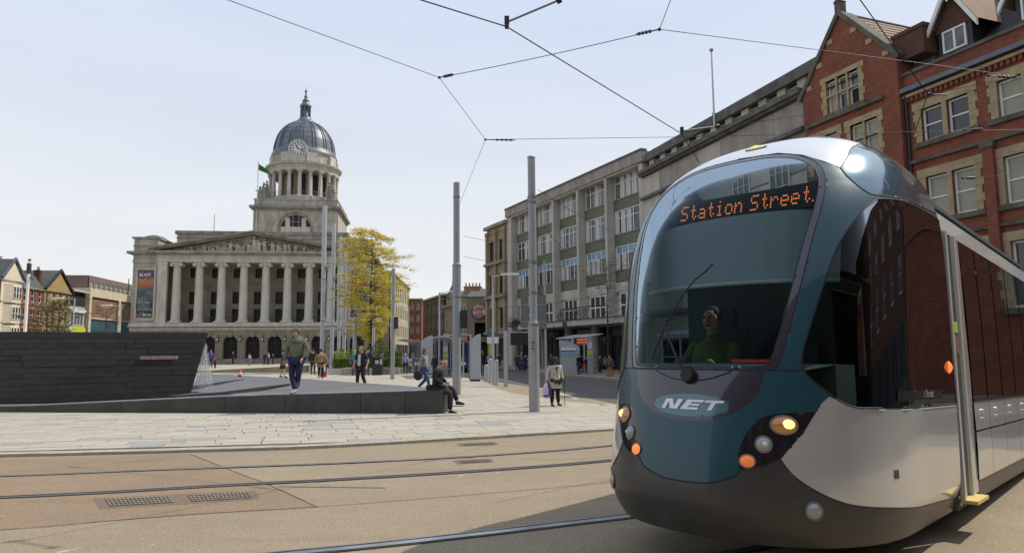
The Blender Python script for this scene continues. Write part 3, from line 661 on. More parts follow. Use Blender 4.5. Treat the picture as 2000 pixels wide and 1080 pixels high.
# banners on the wings
def poster_mat():
    mm = bpy.data.materials.new('event_banner'); mm.use_nodes = True; n = mm.node_tree; p = n.nodes['Principled BSDF']; p.inputs['Roughness'].default_value = .6
    t = n.nodes.new('ShaderNodeTexCoord'); s_ = n.nodes.new('ShaderNodeSeparateXYZ'); n.links.new(t.outputs['Generated'], s_.inputs[0])
    nz_ = n.nodes.new('ShaderNodeTexNoise'); nz_.inputs['Scale'].default_value = 3.5; nz_.inputs['Detail'].default_value = 4; n.links.new(t.outputs['Generated'], nz_.inputs['Vector'])
    ad = n.nodes.new('ShaderNodeMath'); ad.operation = 'MULTIPLY_ADD'; ad.inputs[1].default_value = .3; n.links.new(nz_.outputs[0], ad.inputs[0]); n.links.new(s_.outputs[2], ad.inputs[2])
    r = n.nodes.new('ShaderNodeValToRGB'); e = r.color_ramp.elements; r.color_ramp.interpolation = 'LINEAR'
    e[0].position = 0; e[0].color = (.02, .022, .035, 1); e[1].position = 1; e[1].color = (.11, .035, .10, 1)
    for pz_, c in ((.42, (.02, .025, .04)), (.55, (.12, .07, .06)), (.66, (.05, .06, .06)), (.76, (.10, .12, .11)), (.85, (.42, .10, .035)), (.97, (.45, .16, .03)), (1.0, (.08, .03, .09))):
        x = e.new(min(pz_, .995)); x.color = (*c, 1)
    n.links.new(ad.outputs[0], r.inputs[0])
    n2 = n.nodes.new('ShaderNodeTexNoise'); n2.inputs['Scale'].default_value = 7; n2.inputs['Detail'].default_value = 3; n.links.new(t.outputs['Generated'], n2.inputs['Vector'])
    mr = n.nodes.new('ShaderNodeMapRange'); mr.inputs[1].default_value = .52; mr.inputs[2].default_value = .62; mr.inputs[4].default_value = .6; n.links.new(n2.outputs[0], mr.inputs[0])
    mx_ = n.nodes.new('ShaderNodeMixRGB'); mx_.inputs[2].default_value = (.16, .26, .22, 1); n.links.new(mr.outputs[0], mx_.inputs[0]); n.links.new(r.outputs[0], mx_.inputs[1]); n.links.new(mx_.outputs[0], p.inputs['Base Color']); return mm
MT['poster'] = poster_mat(); MT['printw'] = mat('white_print', (.7, .7, .72), .6); MT['printp'] = mat('pink_print', (.45, .03, .10), .6); MT['printy'] = mat('mustard_print', (.45, .27, .04), .6); MT['printb'] = mat('blue_print', (.25, .35, .5), .6)
for sx, lab in ((-14.68, 'tall colourful event banner on the left wing of the council house'), (15.5, 'tall dark event banner on the right wing behind the masts and tree')):
    m = MB(); m.box(sx-1.1, sx+1.1, -.09, -.04, 6.85, 13.6); b = m.build('banner', MT['poster'], label=lab, cat='banner', group='event banners on the council house'); b.location = ch.location; b.rotation_euler = ch.rotation_euler
    place_text('title', text_mesh('BLAST', .58, MT['printw'], .005, bold=True), b, (sx-.1, -.1, 12.95), (1, 0, 0))
    for i, (zz, mm) in enumerate(((9.0, 'printb'), (8.75, 'printb'), (8.4, 'printy'), (8.1, 'printb'), (7.85, 'printb'))):
        q = MB(); q.box(sx-.9, sx+.9-.3*rnd.random(), -.105, -.092, zz, zz+.1); q.build('text_line', MT[mm], b)
    for xx, mm in ((-.75, 'printp'), (.05, 'printb'), (.72, 'printy')):
        q = MB(); q.box(sx+xx-.3, sx+xx+.3, -.106, -.092, 7.0, 7.35); q.build('logo_box', MT[mm], b)
# body, attic and side front
m = MB(); m.box(XL+.3, XR-.3, 3.7, 92, 0, 17.0); m.build('main_block', S, ch)
m = MB(); m.box(-11.7, 13.3, 3.1, 12, 16.4, 19.55); m.build('attic', S, ch)
m = MB(); m.box(-11.95, 13.55, 2.8, 12.3, 19.5, 20.0); m.box(-11.85, 13.45, 2.95, 12.1, 18.9, 19.0); m.build('attic_coping', SD, ch)
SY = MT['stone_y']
m = MB(); m.prism([(6.02, 0), (92, 0), (92, 16.2), (6.02, 16.2)], XR-.05, XR, 'yz')
m.build('side_wall', SY, ch)
m = MB(); m.prism([(6.5, 16.0), (92.5, 16.0), (92.5, 16.45), (6.5, 16.45)], XR-.3, XR+.9, 'yz'); m.prism([(6.3, 5.3), (92, 5.3), (92, 5.95), (6.3, 5.95)], XR, XR+.5, 'yz'); m.prism([(6.3, 16.45), (92, 16.45), (92, 18.4), (6.3, 18.4)], XR-2, XR-.1, 'yz')
m.build('side_cornice', SY, ch)
for i in range(21):
    y = 7.2+i*3.9
    m = MB(); m.lathe([(.62, 0), (.55, .3), (.5, 8), (.62, 8.5), (.7, 8.9)], 12, (XR+.25, y, 6.0)); m.build('side_column', SY, ch)
    o = window(ch, XR+.03, y+1.35, 6.6, 1.3, 2.6, 2, 3, .07, .04, 'iron', 'glass_k', R(90)); o = window(ch, XR+.03, y+1.35, 10.6, 1.3, 2.4, 2, 3, .07, .04, 'iron', 'glass_k', R(90))
    m = MB(); m.prism([(y+.6, .3), (y+3.2, .3), (y+3.2, 4.4), (y+.6, 4.4)], XR, XR+.05, 'yz'); m.build('shop_window', MT['glass'], ch)
    m = MB(); m.prism([(y-.55, 0), (y+.45, 0), (y+.45, 5.3), (y-.55, 5.3)], XR, XR+.3, 'yz'); m.build('side_pier', SY, ch)
# ------------------------------------------------ dome tower
DL = Vector((math.cos(-CA), math.sin(-CA), 0))
tw = Vector((-44.3, 142.9, 0)); rel = Matrix.Rotation(-CA, 3, 'Z') @ (tw-Vector(ch.location)); DX, DY = rel.x, rel.y
def dm(name, mt): pass
m = MB()
arch_wall(m, DX-8.2, DX+8.2, 17, 30.3, [(DX, 7.2, 26.0)], DY-8.2, .5); m.box(DX-8.2, DX+8.2, DY-7.7, DY+8.2, 17, 30.3); m.build('tower_base', S, ch)
m = MB(); m.prism([(DX-3.0, 24)]+[(DX+3.0*math.cos(math.pi*(1-i/14)), 26.0+3.0*math.sin(math.pi*(1-i/14))) for i in range(15)]+[(DX+3.0, 24)], DY-7.9, DY-7.72, 'xz'); o = m.build('lunette_window', MT['glass_k'], ch)
m = MB(); m.box(DX-2.0, DX-1.15, DY-8.05, DY-7.75, 24, 28.4); m.box(DX+1.15, DX+2.0, DY-8.05, DY-7.75, 24, 28.4); m.box(DX-2.9, DX+2.9, DY-8.0, DY-7.75, 24, 26.6); m.box(DX-.6, DX-.54, DY-7.95, DY-7.75, 26, 28.9); m.box(DX+.54, DX+.6, DY-7.95, DY-7.75, 26, 28.9); m.box(DX-1.1, DX+1.1, DY-7.95, DY-7.75, 27.6, 27.66); m.build('lunette_pier', SL, o)
m = MB(); m.box(DX-8.5, DX+8.5, DY-8.5, DY+8.5, 29.9, 30.25); m.box(DX-8.9, DX+8.9, DY-8.9, DY+8.9, 30.25, 30.75); m.build('tower_cornice', SD, ch)
m = MB(); m.box(DX-8.1, DX+8.1, DY-8.1, DY+8.1, 30.75, 32.0); m.box(DX-8.25, DX+8.25, DY-8.25, DY+8.25, 32.0, 32.2); m.build('tower_parapet', S, ch)
m = MB(); m.lathe([(7.7, 32.2), (7.7, 33.1), (7.5, 33.2), (7.2, 33.3), (0, 33.3)], 48, (DX, DY, 0), False); m.build('colonnade_base', S, ch)
m = MB(); m.lathe([(4.9, 33.3), (4.9, 39.3)], 32, (DX, DY, 0)); m.build('drum', SW, ch)
for i in range(12):
    a = 2*math.pi*i/12+.13; c = Vector((DX+4.93*math.cos(a), DY+4.93*math.sin(a), 0)); m = MB(); q = Matrix.Rotation(a, 3, 'Z'); m.cbox(c+Vector((0, 0, 36.0)), (.1, 1.15, 4.4), q); m.build('drum_opening', MT['darkin'], ch)
cs = MB(); cs.lathe([(.52, 0), (.52, .15), (.42, .3), (.40, 2.5), (.35, 4.9), (.45, 5.05), (.5, 5.2), (.5, 5.35), (0, 5.35)], 12); cs.box(-.55, .55, -.55, .55, 5.2, 5.4)
cs.tube((-.42, -.5, 5.1), (-.42, .5, 5.1), .17); cs.tube((.42, -.5, 5.1), (.42, .5, 5.1), .17)
cme2 = cs.mesh('colonnade_column', SL)
for i in range(20):
    a = 2*math.pi*i/20+.05; link('colonnade_column', cme2, ch, (DX+6.75*math.cos(a), DY+6.75*math.sin(a), 33.3), a+math.pi/2)
m = MB()
for i in range(20):
    a = 2*math.pi*i/20+.05; b = a+2*math.pi/20; P = lambda t, z: (DX+7*math.cos(t), DY+7*math.sin(t), z); m.tube(P(a, 34.3), P(b, 34.3), .04, n=4); m.tube(P(a, 33.6), P(b, 33.6), .03, n=4)
    for k in range(7): t = a+(b-a)*k/7; m.tube(P(t, 33.4), P(t, 34.3), .02, n=3)
m.build('gallery_rail', MT['galv'], ch)
m = MB(); m.lathe([(5, 38.7), (7.15, 38.7), (7.2, 39.3), (7.3, 39.35), (7.35, 39.8), (7.8, 39.9), (7.9, 40.2), (7.0, 40.35), (6.65, 40.4)], 64, (DX, DY, 0), False); m.build('colonnade_entablature', SL, ch)
m = MB(); m.lathe([(6.75, 40.35), (6.75, 40.6), (6.5, 40.7), (6.5, 42.4), (6.7, 42.5), (6.85, 42.7), (6.6, 42.8)], 64, (DX, DY, 0), False); m.build('attic_drum', S, ch)
for i in range(8):
    a = 2*math.pi*i/8+math.pi/8; m = MB(); m.cbox((DX+6.6*math.cos(a), DY+6.6*math.sin(a), 41.5), (.7, 2.2, 1.9), Matrix.Rotation(a, 3, 'Z')); m.build('drum_pier', SL, ch)
dp = [(6.75, 42.7), (6.8, 43.0), (6.6, 43.15), (6.55, 43.5), (6.4, 43.6), (6.35, 43.9)]
for i in range(1, 15): t = i/14*R(77); dp.append((6.3*math.cos(t)**.96, 43.9+7.0*math.sin(t)))
dp.append((1.3, 50.85))
m = MB(); m.lathe(dp, 64, (DX, DY, 0)); dome = m.build('dome', MT['lead'], ch)
rp_ = [p for p in dp[5:]]
for i in range(16):
    a0 = 2*math.pi*i/16+.1
    m = MB()
    for off in (-.05, .05):
        a = a0+off; pts = [(DX+(r_+.05)*math.cos(a), DY+(r_+.05)*math.sin(a), z_+.04) for r_, z_ in rp_]
        for p, q in zip(pts, pts[1:]): m.tube(p, q, .085, n=5, caps=False)
    m.build('rib', MT['lead_d'], dome)
m = MB()
for j in (8, 10, 12, 14):
    r_, z_ = dp[j]; m.lathe([(r_+.01, z_-.04), (r_+.05, z_), (r_-.02, z_+.05)], 64, (DX, DY, 0))
m.build('seam', MT['lead_d'], dome)
m = MB(); m.lathe([(2.0, 50.5), (1.95, 50.9), (1.6, 51.0), (1.5, 51.3), (1.2, 51.5), (1.25, 51.8), (1.0, 51.9), (.72, 52.0), (.72, 54.1), (1.15, 54.2), (1.25, 54.5), (1.0, 54.6), (.95, 54.9), (.65, 55.3), (.62, 55.5), (.8, 55.6), (.45, 55.9), (.25, 56.3), (.42, 56.5), (.25, 56.7), (.12, 57.4), (.28, 57.6), (.28, 57.9), (.08, 58.1), (.05, 58.7), (0, 58.7)], 16, (DX, DY, 0)); ln_ = m.build('lantern', MT['lead'], ch)
for i in range(8):
    a = 2*math.pi*i/8; m = MB(); m.tube((DX+.98*math.cos(a), DY+.98*math.sin(a), 51.9), (DX+.98*math.cos(a), DY+.98*math.sin(a), 54.2), .13, n=6); m.build('lantern_column', MT['lead_d'], ln_)
# clock on the front of the drum
ccx, ccy, ccz = DX-.15, DY-6.95, 43.0
m = MB(); m.tube((ccx, ccy+.9, ccz), (ccx, ccy, ccz), 1.95, n=32); m.box(ccx-1.6, ccx+1.6, ccy+.05, ccy+1.2, 40.5, 42.6); cs_ = m.build('clock_surround', SL, ch)
m = MB(); m.tube((ccx, ccy+.1, ccz), (ccx, ccy-.04, ccz), 1.42, n=32); ck = m.build('clock_face', mat('clock_dial', (.62, .63, .67), .5), ch)
blk = mat('clock_black', (.012, .014, .02), .5)
m = MB()
for k in range(48):
    a, b = 2*math.pi*k/48, 2*math.pi*(k+1)/48
    m.add([(ccx+r_*math.cos(t), ccy-.05, ccz+r_*math.sin(t)) for r_, t in ((1.42, a), (1.42, b), (1.36, b), (1.36, a))], [(0, 1, 2, 3)])
    m.add([(ccx+r_*math.cos(t), ccy-.05, ccz+r_*math.sin(t)) for r_, t in ((.84, a), (.84, b), (.80, b), (.80, a))], [(0, 1, 2, 3)])
m.build('chapter_ring', blk, ck)
for k in range(12):
    a = 2*math.pi*k/12; u_ = Vector((math.sin(a), 0, math.cos(a))); v_ = Vector((math.cos(a), 0, -math.sin(a))); c = Vector((ccx, ccy-.055, ccz))
    m = MB(); m.add([c+u_*.84+v_*.075, c+u_*1.36+v_*.1, c+u_*1.36-v_*.1, c+u_*.84-v_*.075], [(0, 1, 2, 3)]); m.build('hour_mark', blk, ck)
for ang, L, wd in ((R(108), 1.3, .09), (R(-26), .78, .15)):
    u_ = Vector((math.sin(ang), 0, math.cos(ang))); v_ = Vector((math.cos(ang), 0, -math.sin(ang))); c = Vector((ccx, ccy-.09, ccz))
    m = MB(); m.add([c-u_*.2+v_*.05, c+u_*L*.75+v_*wd, c+u_*L, c+u_*L*.75-v_*wd, c-u_*.2-v_*.05], [(0, 1, 2, 3, 4)]); m.build('clock_hand', blk, ck)
# statue groups at the tower corners
for sx in (-1, 1):
    for k in range(3):
        x, y = DX+sx*(7.2-.5*k), DY-7.4+.7*k; h = 2.4+.9*k; m = MB()
        m.tube((x, y, 32.2), (x, y, 32.2+h*.55), .6, .45, 8); m.tube((x, y, 32.2+h*.55), (x, y-.1, 32.2+h*.85), .45, .22, 8); m.ball((x, y-.1, 32.2+h*.93), .26, 8, 5); m.tube((x, y-.1, 32.2+h*.75), (x+sx*.8, y-.4, 32.2+h*rnd.uniform(.6, 1.1)), .16, .1, 6)
        m.build('corner_statue', MT['stone_d'], ch)
# flagpole with green flag on the roof
fx, fz0, fz1 = -9.6, 18, 41.0
P0 = at_y(500.5, 445, 143-9.4); P1 = at_y(504.5, 318, 143-9.4)
fp = empty('flagpole', (P0.x, P0.y, 16.5), 0, 'thin flagpole with green flag flying left of the dome', 'flagpole')
m = MB(); m.tube((0, 0, 0), (.02, 0, P1.z-16.5), .13, .06, 8); m.ball((.02, 0, P1.z-16.4), .14); m.build('pole', MT['whited'], fp)
m = MB(); n_ = 12
for i in range(n_+1):
    t = i/n_; x = .05+2.2*t; zt = P1.z-16.5-.2-1.5*t; zb = zt-1.25+.45*t; y = .25*math.sin(t*7)
    m.v += [(x, y, zt), (x, y, zb)]
for i in range(n_): m.f.append((2*i, 2*i+1, 2*i+3, 2*i+2)); m.m.append(0); m.sm.append(True)
m.build('flag', mat('green_flag', (.015, .12, .03), .8), fp)
tp = empty('roof_mast', tuple(at_y(418, 446, 110)), 0, 'short thin mast on the council house attic', 'mast'); m = MB(); m.tube((0, 0, -2), (0, 0, 2.4), .07, .04, 6); m.build('mast_pole', MT['galv'], tp)
# ================================================================== right side of the street
def facing(A, az_deg):
    "rotation so local x runs towards azimuth az (towards camera side) and +y goes into the building"
    e = Vector((-math.sin(R(az_deg)), -math.cos(R(az_deg)), 0)); return math.atan2(e.y, e.x), e
# ---- green panelled office block
rz, e = facing(None, -25.6)
gb = empty('office_block', (-.46, 68, 0), rz, 'five storey concrete office block with olive green panels and white windows', 'office building')
CL, CD, CC = MT['conc_l'], MT['conc_d'], MT['conc']
m = MB(); m.box(0, 22.7, 1.3, 14, 0, 15.2); m.build('main_block', CC, gb)
m = MB(); m.box(-.15, 22.85, -.15, 14, 14.95, 15.72); m.build('parapet', CC, gb)
m = MB(); m.box(-.2, 22.9, -.22, .3, 15.72, 15.86); m.build('coping', CD, gb)
m = MB(); m.box(0, 22.7, 0, 1.3, 14.8, 14.95); m.build('soffit', CL, gb)
fins = [(0, .95), (5.0, 5.3), (9.3, 9.6), (13.5, 13.8), (17.75, 18.05), (22.25, 22.7)]
for a, b in fins: m = MB(); m.box(a, b, 0, 1.25, 3.95 if a > 6 else 0.1, 14.95); m.build('fin', CL, gb)
for (a0, a), (b, b1) in zip(fins, fins[1:]):
    ops = [(a+.15, b-.15, z0, z0+1.85) for z0 in (13.05, 10.35, 7.6)]+[(a+.5, b-.5, 4.05, 5.9)]
    for k, (x0, x1, z0, z1) in enumerate(ops):
        gm = 'glass_c' if k == 0 else ('glass_c' if (k == 1 and rnd.random() < .7) else 'glass')
        n_ = 5 if k < 3 else 4
        if k < 3:
            o = window(gb, x0, .68, z0, x1-x0, z1-z0, n_, 2, .06, .05, 'white', gm, hz=[.68])
            if k == 2:
                q = MB(); q.box(x0+.1, x1-.1, .72, .725, z0+1.28, z1-.08); q.build('roller_blind', MT['glass_b'], gb)
            for s_ in range(n_):
                if rnd.random() < .45:
                    q = MB(); wq = (x1-x0)/n_; q.box(x0+wq*s_+.06, x0+wq*(s_+.6), .723, .728, z0+.08, z1-.1); q.build('curtain', MT['whited'], gb)
        else: window(gb, x0, .68, z0, x1-x0, z1-z0, n_, 2, .08, .09, 'white', 'glass')
    for z0, z1 in ((12.2, 13.05), (9.45, 10.35), (6.75, 7.6)):
        for j in range(3):
            w3 = (b-a)/3; q = MB(); q.box(a+w3*j+.01, a+w3*(j+1)-.01, .66, .8, z0+.01, z1-.03); q.build('panel', MT['green'], gb)
        q = MB(); q.box(a, b, .6, .82, z1-.02, z1+.06); q.build('sill', CC, gb)
    q = MB(); q.box(a, b, .8, 1.3, 3.95, 14.9); q.build('back_wall', CL, gb)
    for j in range(2):
        w3 = (b-a)/2; q = MB(); q.box(a+w3*j+.012, a+w3*(j+1)-.012, .64, .82, 5.95, 6.7); q.build('stone_panel', CL, gb)
m = MB(); m.box(6.2, 23.2, -1.9, 1.3, 3.5, 3.92); m.build('canopy', CL, gb)
m = MB(); m.box(6.1, 23.3, -2.0, -1.8, 3.92, 3.98); m.build('canopy_edge', CD, gb)
m = MB(); m.box(14.3, 14.9, -1.95, -1.91, 3.45, 3.85); m.build('small_purple_sign', mat('purple_sign', (.04, .02, .08), .5), gb)
# balcony railing bellied over the canopy
m = MB(); bx0, bx1 = 12.8, 17.6
for z_, y_ in ((4.0, -1.25), (4.95, -1.25)): m.tube((bx0, y_, z_), (bx1, y_, z_), .035, n=5); m.tube((bx0, y_, z_), (bx0, .6, z_), .035, n=5); m.tube((bx1, y_, z_), (bx1, .6, z_), .035, n=5)
i = 0
while bx0+i*.16 < bx1:
    x = bx0+i*.16; m.path([(x, -1.25, 4.95), (x, -1.4, 4.7), (x, -1.62, 4.35), (x, -1.5, 4.1), (x, -1.25, 4.0)], .016, 4); i += 1
for x in (13.4, 14.3, 15.2, 16.1, 17.0):
    for k in range(10): a = 2*math.pi*k/10; b = a+.63; m.tube((x+.2*math.cos(a), -1.5, 4.5+.2*math.sin(a)), (x+.2*math.cos(b), -1.5, 4.5+.2*math.sin(b)), .03, n=4, caps=False)
m.build('balcony_railing', MT['iron'], gb)
for x in (1.2, 7.2, 11.4, 15.6, 19.8, 22.6): m = MB(); m.tube((x, .3, .13), (x, .3, 3.5), .34, n=14); m.build('pillar', CC, gb)
m = MB(); m.box(0, 22.7, 1.22, 1.28, .13, 3.4); m.build('shop_front', MT['darkin'], gb)
for i, x in enumerate([.8+2.7*i for i in range(8)]):
    window(gb, x, 1.1, .4, 2.4, 2.3, 3, 1, .06, .05, 'iron', 'glass')
    if i % 2 == 0: q = MB(); q.box(x, x+2.3, 1.0, 1.12, 2.75, 3.3); q.build('fascia_sign', mat('fascia', (.05, .06, .1) if i % 4 else (.16, .15, .14), .5), gb)
m = MB(); m.box(.9, 3.4, -.35, .1, 3.9, 4.1); bxp = m.build('flower_trough', MT['iron'], gb)
m = MB()
for k in range(400):
    p = Vector((rnd.uniform(.8, 3.5), rnd.uniform(-.5, .15), 4.1+abs(rnd.gauss(0, .25)))); s_ = rnd.uniform(.06, .13); a = Vector((rnd.uniform(-1, 1), rnd.uniform(-1, 1), rnd.uniform(-.3, 1))).normalized(); b = a.cross(Vector((0, 0, 1))).normalized()
    m.add([p, p+a*s_+b*s_*.5, p+a*s_*2, p+a*s_-b*s_*.5], [(0, 1, 2, 3)])
fl = m.build('planter_foliage', MT['leafg'], label='leafy flower trough plants on the ledge of the green office block', cat='plant', kind='stuff'); fl.location = gb.location; fl.rotation_euler = gb.rotation_euler
# ---- pale stone building with set back attic
rz, e = facing(None, -17.5); C0 = Vector((9.36, 47.5, 0))
sb = empty('stone_building', tuple(C0), rz, 'long grey stone building with dark stained attic band behind the tram', 'building')
m = MB(); m.box(.02, 16.4, 0, 1.2, .1, 13.75); m.box(.02, 16.4, 1.2, 12, .1, 14.1); m.build('wall', MT['conc'], sb)
for z0 in (12.25, 10.2, 8.2, 6.2, 4.2):
    for i in range(7):
        q = MB(); a = .1+2.33*i; q.box(a+.015, a+2.33-.015, -.06, .02, z0+.02, z0+(1.4 if z0 > 12 else 1.9)); q.build('wall_panel', MT['conc'] if rnd.random() < .5 else CL, sb)
for z0 in (12.05, 3.9): m = MB(); m.box(0.05, 16.35, -.32, .02, z0, z0+.2); m.build('string_course', CD, sb)
for i in range(5):
    for z0 in (9.0, 5.4):
        window(sb, 1.2+3.1*i, -.15, z0, 1.5, 2.2, 3, 3, .07, .04, 'whited', 'glass')
m = MB(); m.box(0.03, 16.4, -.35, .5, 13.72, 13.86); m.box(.03, 16.4, -.5, .6, 13.86, 14.12); m.build('cornice', CD, sb)
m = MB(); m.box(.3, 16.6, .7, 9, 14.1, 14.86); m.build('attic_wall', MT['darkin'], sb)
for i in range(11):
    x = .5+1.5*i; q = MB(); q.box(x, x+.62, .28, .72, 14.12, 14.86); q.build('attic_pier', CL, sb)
    if i < 10: window(sb, x+.66, .45, 14.14, .8, .6, 2, 1, .05, .03, 'whited', 'glass_c')
m = MB(); m.box(.28, 17.2, .05, 9, 14.86, 15.42); m.build('attic_band', CD, sb)
m = MB(); m.box(7.1, 7.35, -.02, .06, 12.8, 13.2); m.build('vent_grille', MT['iron'], sb)
fl = empty('roof_flagpole', tuple(C0+Vector((math.cos(rz), math.sin(rz), 0))*8.85+Vector((0, 0, 13.9))), 0, 'bare white flagpole rising from the grey stone building parapet', 'flagpole')
m = MB(); m.tube((0, 0, 0), (0, 0, 5.4), .075, .045, 8); m.build('pole', MT['whited'], fl); m = MB(); m.tube((0, 0, 5.38), (0, 0, 5.5), .11, n=10); m.build('cap', MT['conc'], fl); m = MB(); m.box(-.12, .5, -.03, .03, 1.5, 1.56); m.build('bracket', MT['iron'], fl)

# ---- red brick gabled building
rz, e = facing(None, -20.5); E0 = Vector((14.22, 32.1, 0))
bb = empty('brick_building', tuple(E0), rz, 'red brick victorian building with stone dressed sash windows and steep gable', 'building')
BR, SA = MT['brick'], MT['sand']
gx0, gx1, gz, apx_, apz = .3, 5.45, 13.5, 2.75, 16.55
def quoined(parent, x0, x1, z0, z1, y, t=.26, lint=.4):
    "sandstone dressings round an opening: toothed jambs, lintel, sill"
    z = z0; k = 0
    while z < z1-.01:
        h = min(.3, z1-z)
        for s_, xe in ((-1, x0), (1, x1)):
            w_ = t+(.09 if k % 2 else 0); q = MB()
            a, b = (xe-w_, xe) if s_ < 0 else (xe, xe+w_)
            q.box(a, b, y-.03, y+.16, z+.004, z+h-.004); q.build('jamb_stone', SA, parent)
        z += h; k += 1
    q = MB(); q.box(x0-t-.09, x1+t+.09, y-.045, y+.16, z1, z1+lint); q.build('lintel', SA, parent)
    q = MB(); q.box(x0-t-.1, x1+t+.1, y-.12, y+.2, z0-.2, z0-.004); q.build('sill', MT['stone_k'], parent)
def sash(x, z, w_, h, y=.12, g_='blind'): window(bb, x, y, z, w_, h, 1, 2, .075, .055, 'white', g_)
gops = [(1.75, 3.55, 12.25, 13.8)]; gops2 = [(.75, 2.2, 9.6, 11.35), (2.95, 4.35, 9.6, 11.35)]
# gable bay stands proud
ops = gops2+[(.75, 2.2, 6.3, 8.3), (2.95, 4.35, 6.3, 8.3), (.75, 4.5, .6, 3.6)]
m = MB(); wall_open(m, gx0, gx1, .1, 12.0, ops, .3, -.3)
wall_open(m, gx0, gx1, 12.0, 13.5, [(1.75, 3.55, 12.25, 13.5)], .3, -.3)
def gxl(z): return gx0+(apx_-gx0)*(z-gz)/(apz-gz)
def gxr(z): return gx1-(gx1-apx_)*(z-gz)/(apz-gz)
m.add([(gx0, -.3, 13.5), (1.75, -.3, 13.5), (1.75, -.3, 13.8), (gxl(13.8), -.3, 13.8)], [(0, 1, 2, 3)], False); m.add([(3.55, -.3, 13.5), (gx1, -.3, 13.5), (gxr(13.8), -.3, 13.8), (3.55, -.3, 13.8)], [(0, 1, 2, 3)], False)
m.add([(gxl(13.8), -.3, 13.8), (gxr(13.8), -.3, 13.8), (apx_, -.3, apz)], [(0, 1, 2)], False)
m.add([(1.75, -.3, 13.8), (3.55, -.3, 13.8), (3.55, 0, 13.8), (1.75, 0, 13.8)], [(3, 2, 1, 0)], False)
for x in (1.75, 3.55): m.add([(x, -.3, 13.5), (x, 0, 13.5), (x, 0, 13.8), (x, -.3, 13.8)], [(0, 1, 2, 3)], False)
m.box(gx0, gx0+.01, -.299, 4, .1, 13.5); m.box(gx1-.01, gx1, -.299, 4, .1, 13.5)
m.box(gx0+.02, gx1-.02, .0, .05, .1, 13.9)
m.build('gable_wall', BR, bb)
quoined(bb, 1.75, 3.55, 12.25, 13.8, -.3, .22, .22)
for i in range(3):
    x = 1.79+.6*i; 
    window(bb, x, -.18, 12.3, .5, .72, 1, 1, .05, .04, 'white', ['blind', 'glass', 'darkin'][i] if i < 3 else 'glass'); window(bb, x, -.18, 13.12, .5, .64, 1, 1, .05, .04, 'white', ['blind', 'glass_c', 'glass_c'][i])
    if i: q = MB(); q.box(x-.1, x-.01, -.32, -.1, 12.25, 13.8); q.build('mullion', SA, bb)
m = MB(); m.box(1.75, 3.55, -.31, -.1, 13.02, 13.11); m.build('transom', SA, bb)
for x0, x1, z0, z1 in gops2+[(.75, 2.2, 6.3, 8.3), (2.95, 4.35, 6.3, 8.3)]:
    quoined(bb, x0, x1, z0, z1, -.3, .2, .26); wq = (x1-x0-.16)/2
    for k in range(2):
        xx = x0+.02+k*(wq+.12); window(bb, xx, -.18, z0+.02, wq, (z1-z0)*.56, 1, 1, .05, .04, 'white', 'blind'); window(bb, xx, -.18, z0+(z1-z0)*.62, wq, (z1-z0)*.36, 1, 1, .05, .04, 'white', 'blind')
    q = MB(); q.box(x0+wq+.03, x0+wq+.13, -.32, -.1, z0, z1); q.build('mullion', SA, bb); q = MB(); q.box(x0, x1, -.31, -.1, z0+(z1-z0)*.575, z0+(z1-z0)*.61); q.build('transom', MT['stone_k'], bb)
m = MB(); m.box(.55, 4.75, -.45, -.28, 11.95, 12.1); m.build('string_course', MT['stone_k'], bb)
# raked coping with kneelers and finial
def coping(x0, z0, x1, z1):
    d = Vector((x1-x0, 0, z1-z0)).normalized(); nn = Vector((-d.z, 0, d.x)); nn = nn if nn.z > 0 else -nn; m = MB()
    a = Vector((x0, 0, z0)); b = Vector((x1, 0, z1)); P = lambda p, h: (p+nn*h)
    m.prism([tuple((P(a, 0).x, P(a, 0).z)), (P(b, 0).x, P(b, 0).z), (P(b, .2).x, P(b, .2).z), (P(a, .2).x, P(a, .2).z)], -.42, .35, 'xz'); m.build('coping', MT['stone_k'], bb)
coping(gx0-.1, gz-.1, apx_, apz); coping(gx1+.1, gz-.1, apx_, apz)
m = MB(); m.box(apx_-.16, apx_+.16, -.4, -.05, apz+.02, apz+.62); m.prism([(apx_-.2, apz+.62), (apx_+.2, apz+.62), (apx_, apz+.8)], -.44, -.01, 'xz'); m.build('finial', MT['stone_k'], bb)
for t in (.12, .4, .68):
    for f_ in (gxl, gxr):
        z = gz+(apz-gz)*t; x = f_(z); s_ = 1 if f_ is gxl else -1; q = MB(); q.box(min(x, x+s_*.32), max(x, x+s_*.32), -.34, -.28, z-.12, z+.1); q.build('kneeler_stone', SA, bb)
m = MB(); m.box(gx1-.3, gx1+1.1, -.1, 1.5, 13.3, 14.35); m.box(gx1-.35, gx1+1.15, -.15, 1.5, 14.35, 14.5); m.build('parapet_pier', MT['brick_d'], bb)
# gable roof in stepped tile courses
for side in (0, 1):
    m = MB(); n_ = 11
    for i in range(n_):
        t0, t1 = i/n_, (i+1)/n_
        x0 = (gx0-.05)+(apx_-gx0)*t0 if side == 0 else (gx1+.05)-(gx1-apx_)*t0; x1 = (gx0-.05)+(apx_-gx0)*t1 if side == 0 else (gx1+.05)-(gx1-apx_)*t1
        z0, z1 = gz+(apz-gz)*t0+.1, gz+(apz-gz)*t1+.06
        m.add([(x0, .33, z0), (x0, 7, z0), (x1, 7, z1), (x1, .33, z1), (x0, .33, z0-.05), (x0, 7, z0-.05)], [(0, 1, 2, 3), (0, 4, 5, 1)], False)
    m.build('tile_courses', MT['tile'], bb, kind='stuff')
m = MB(); m.tube((apx_, .3, apz+.06), (apx_, 7, apz+.06), .11, n=8); m.build('ridge_tile', MT['brick_d'], bb)
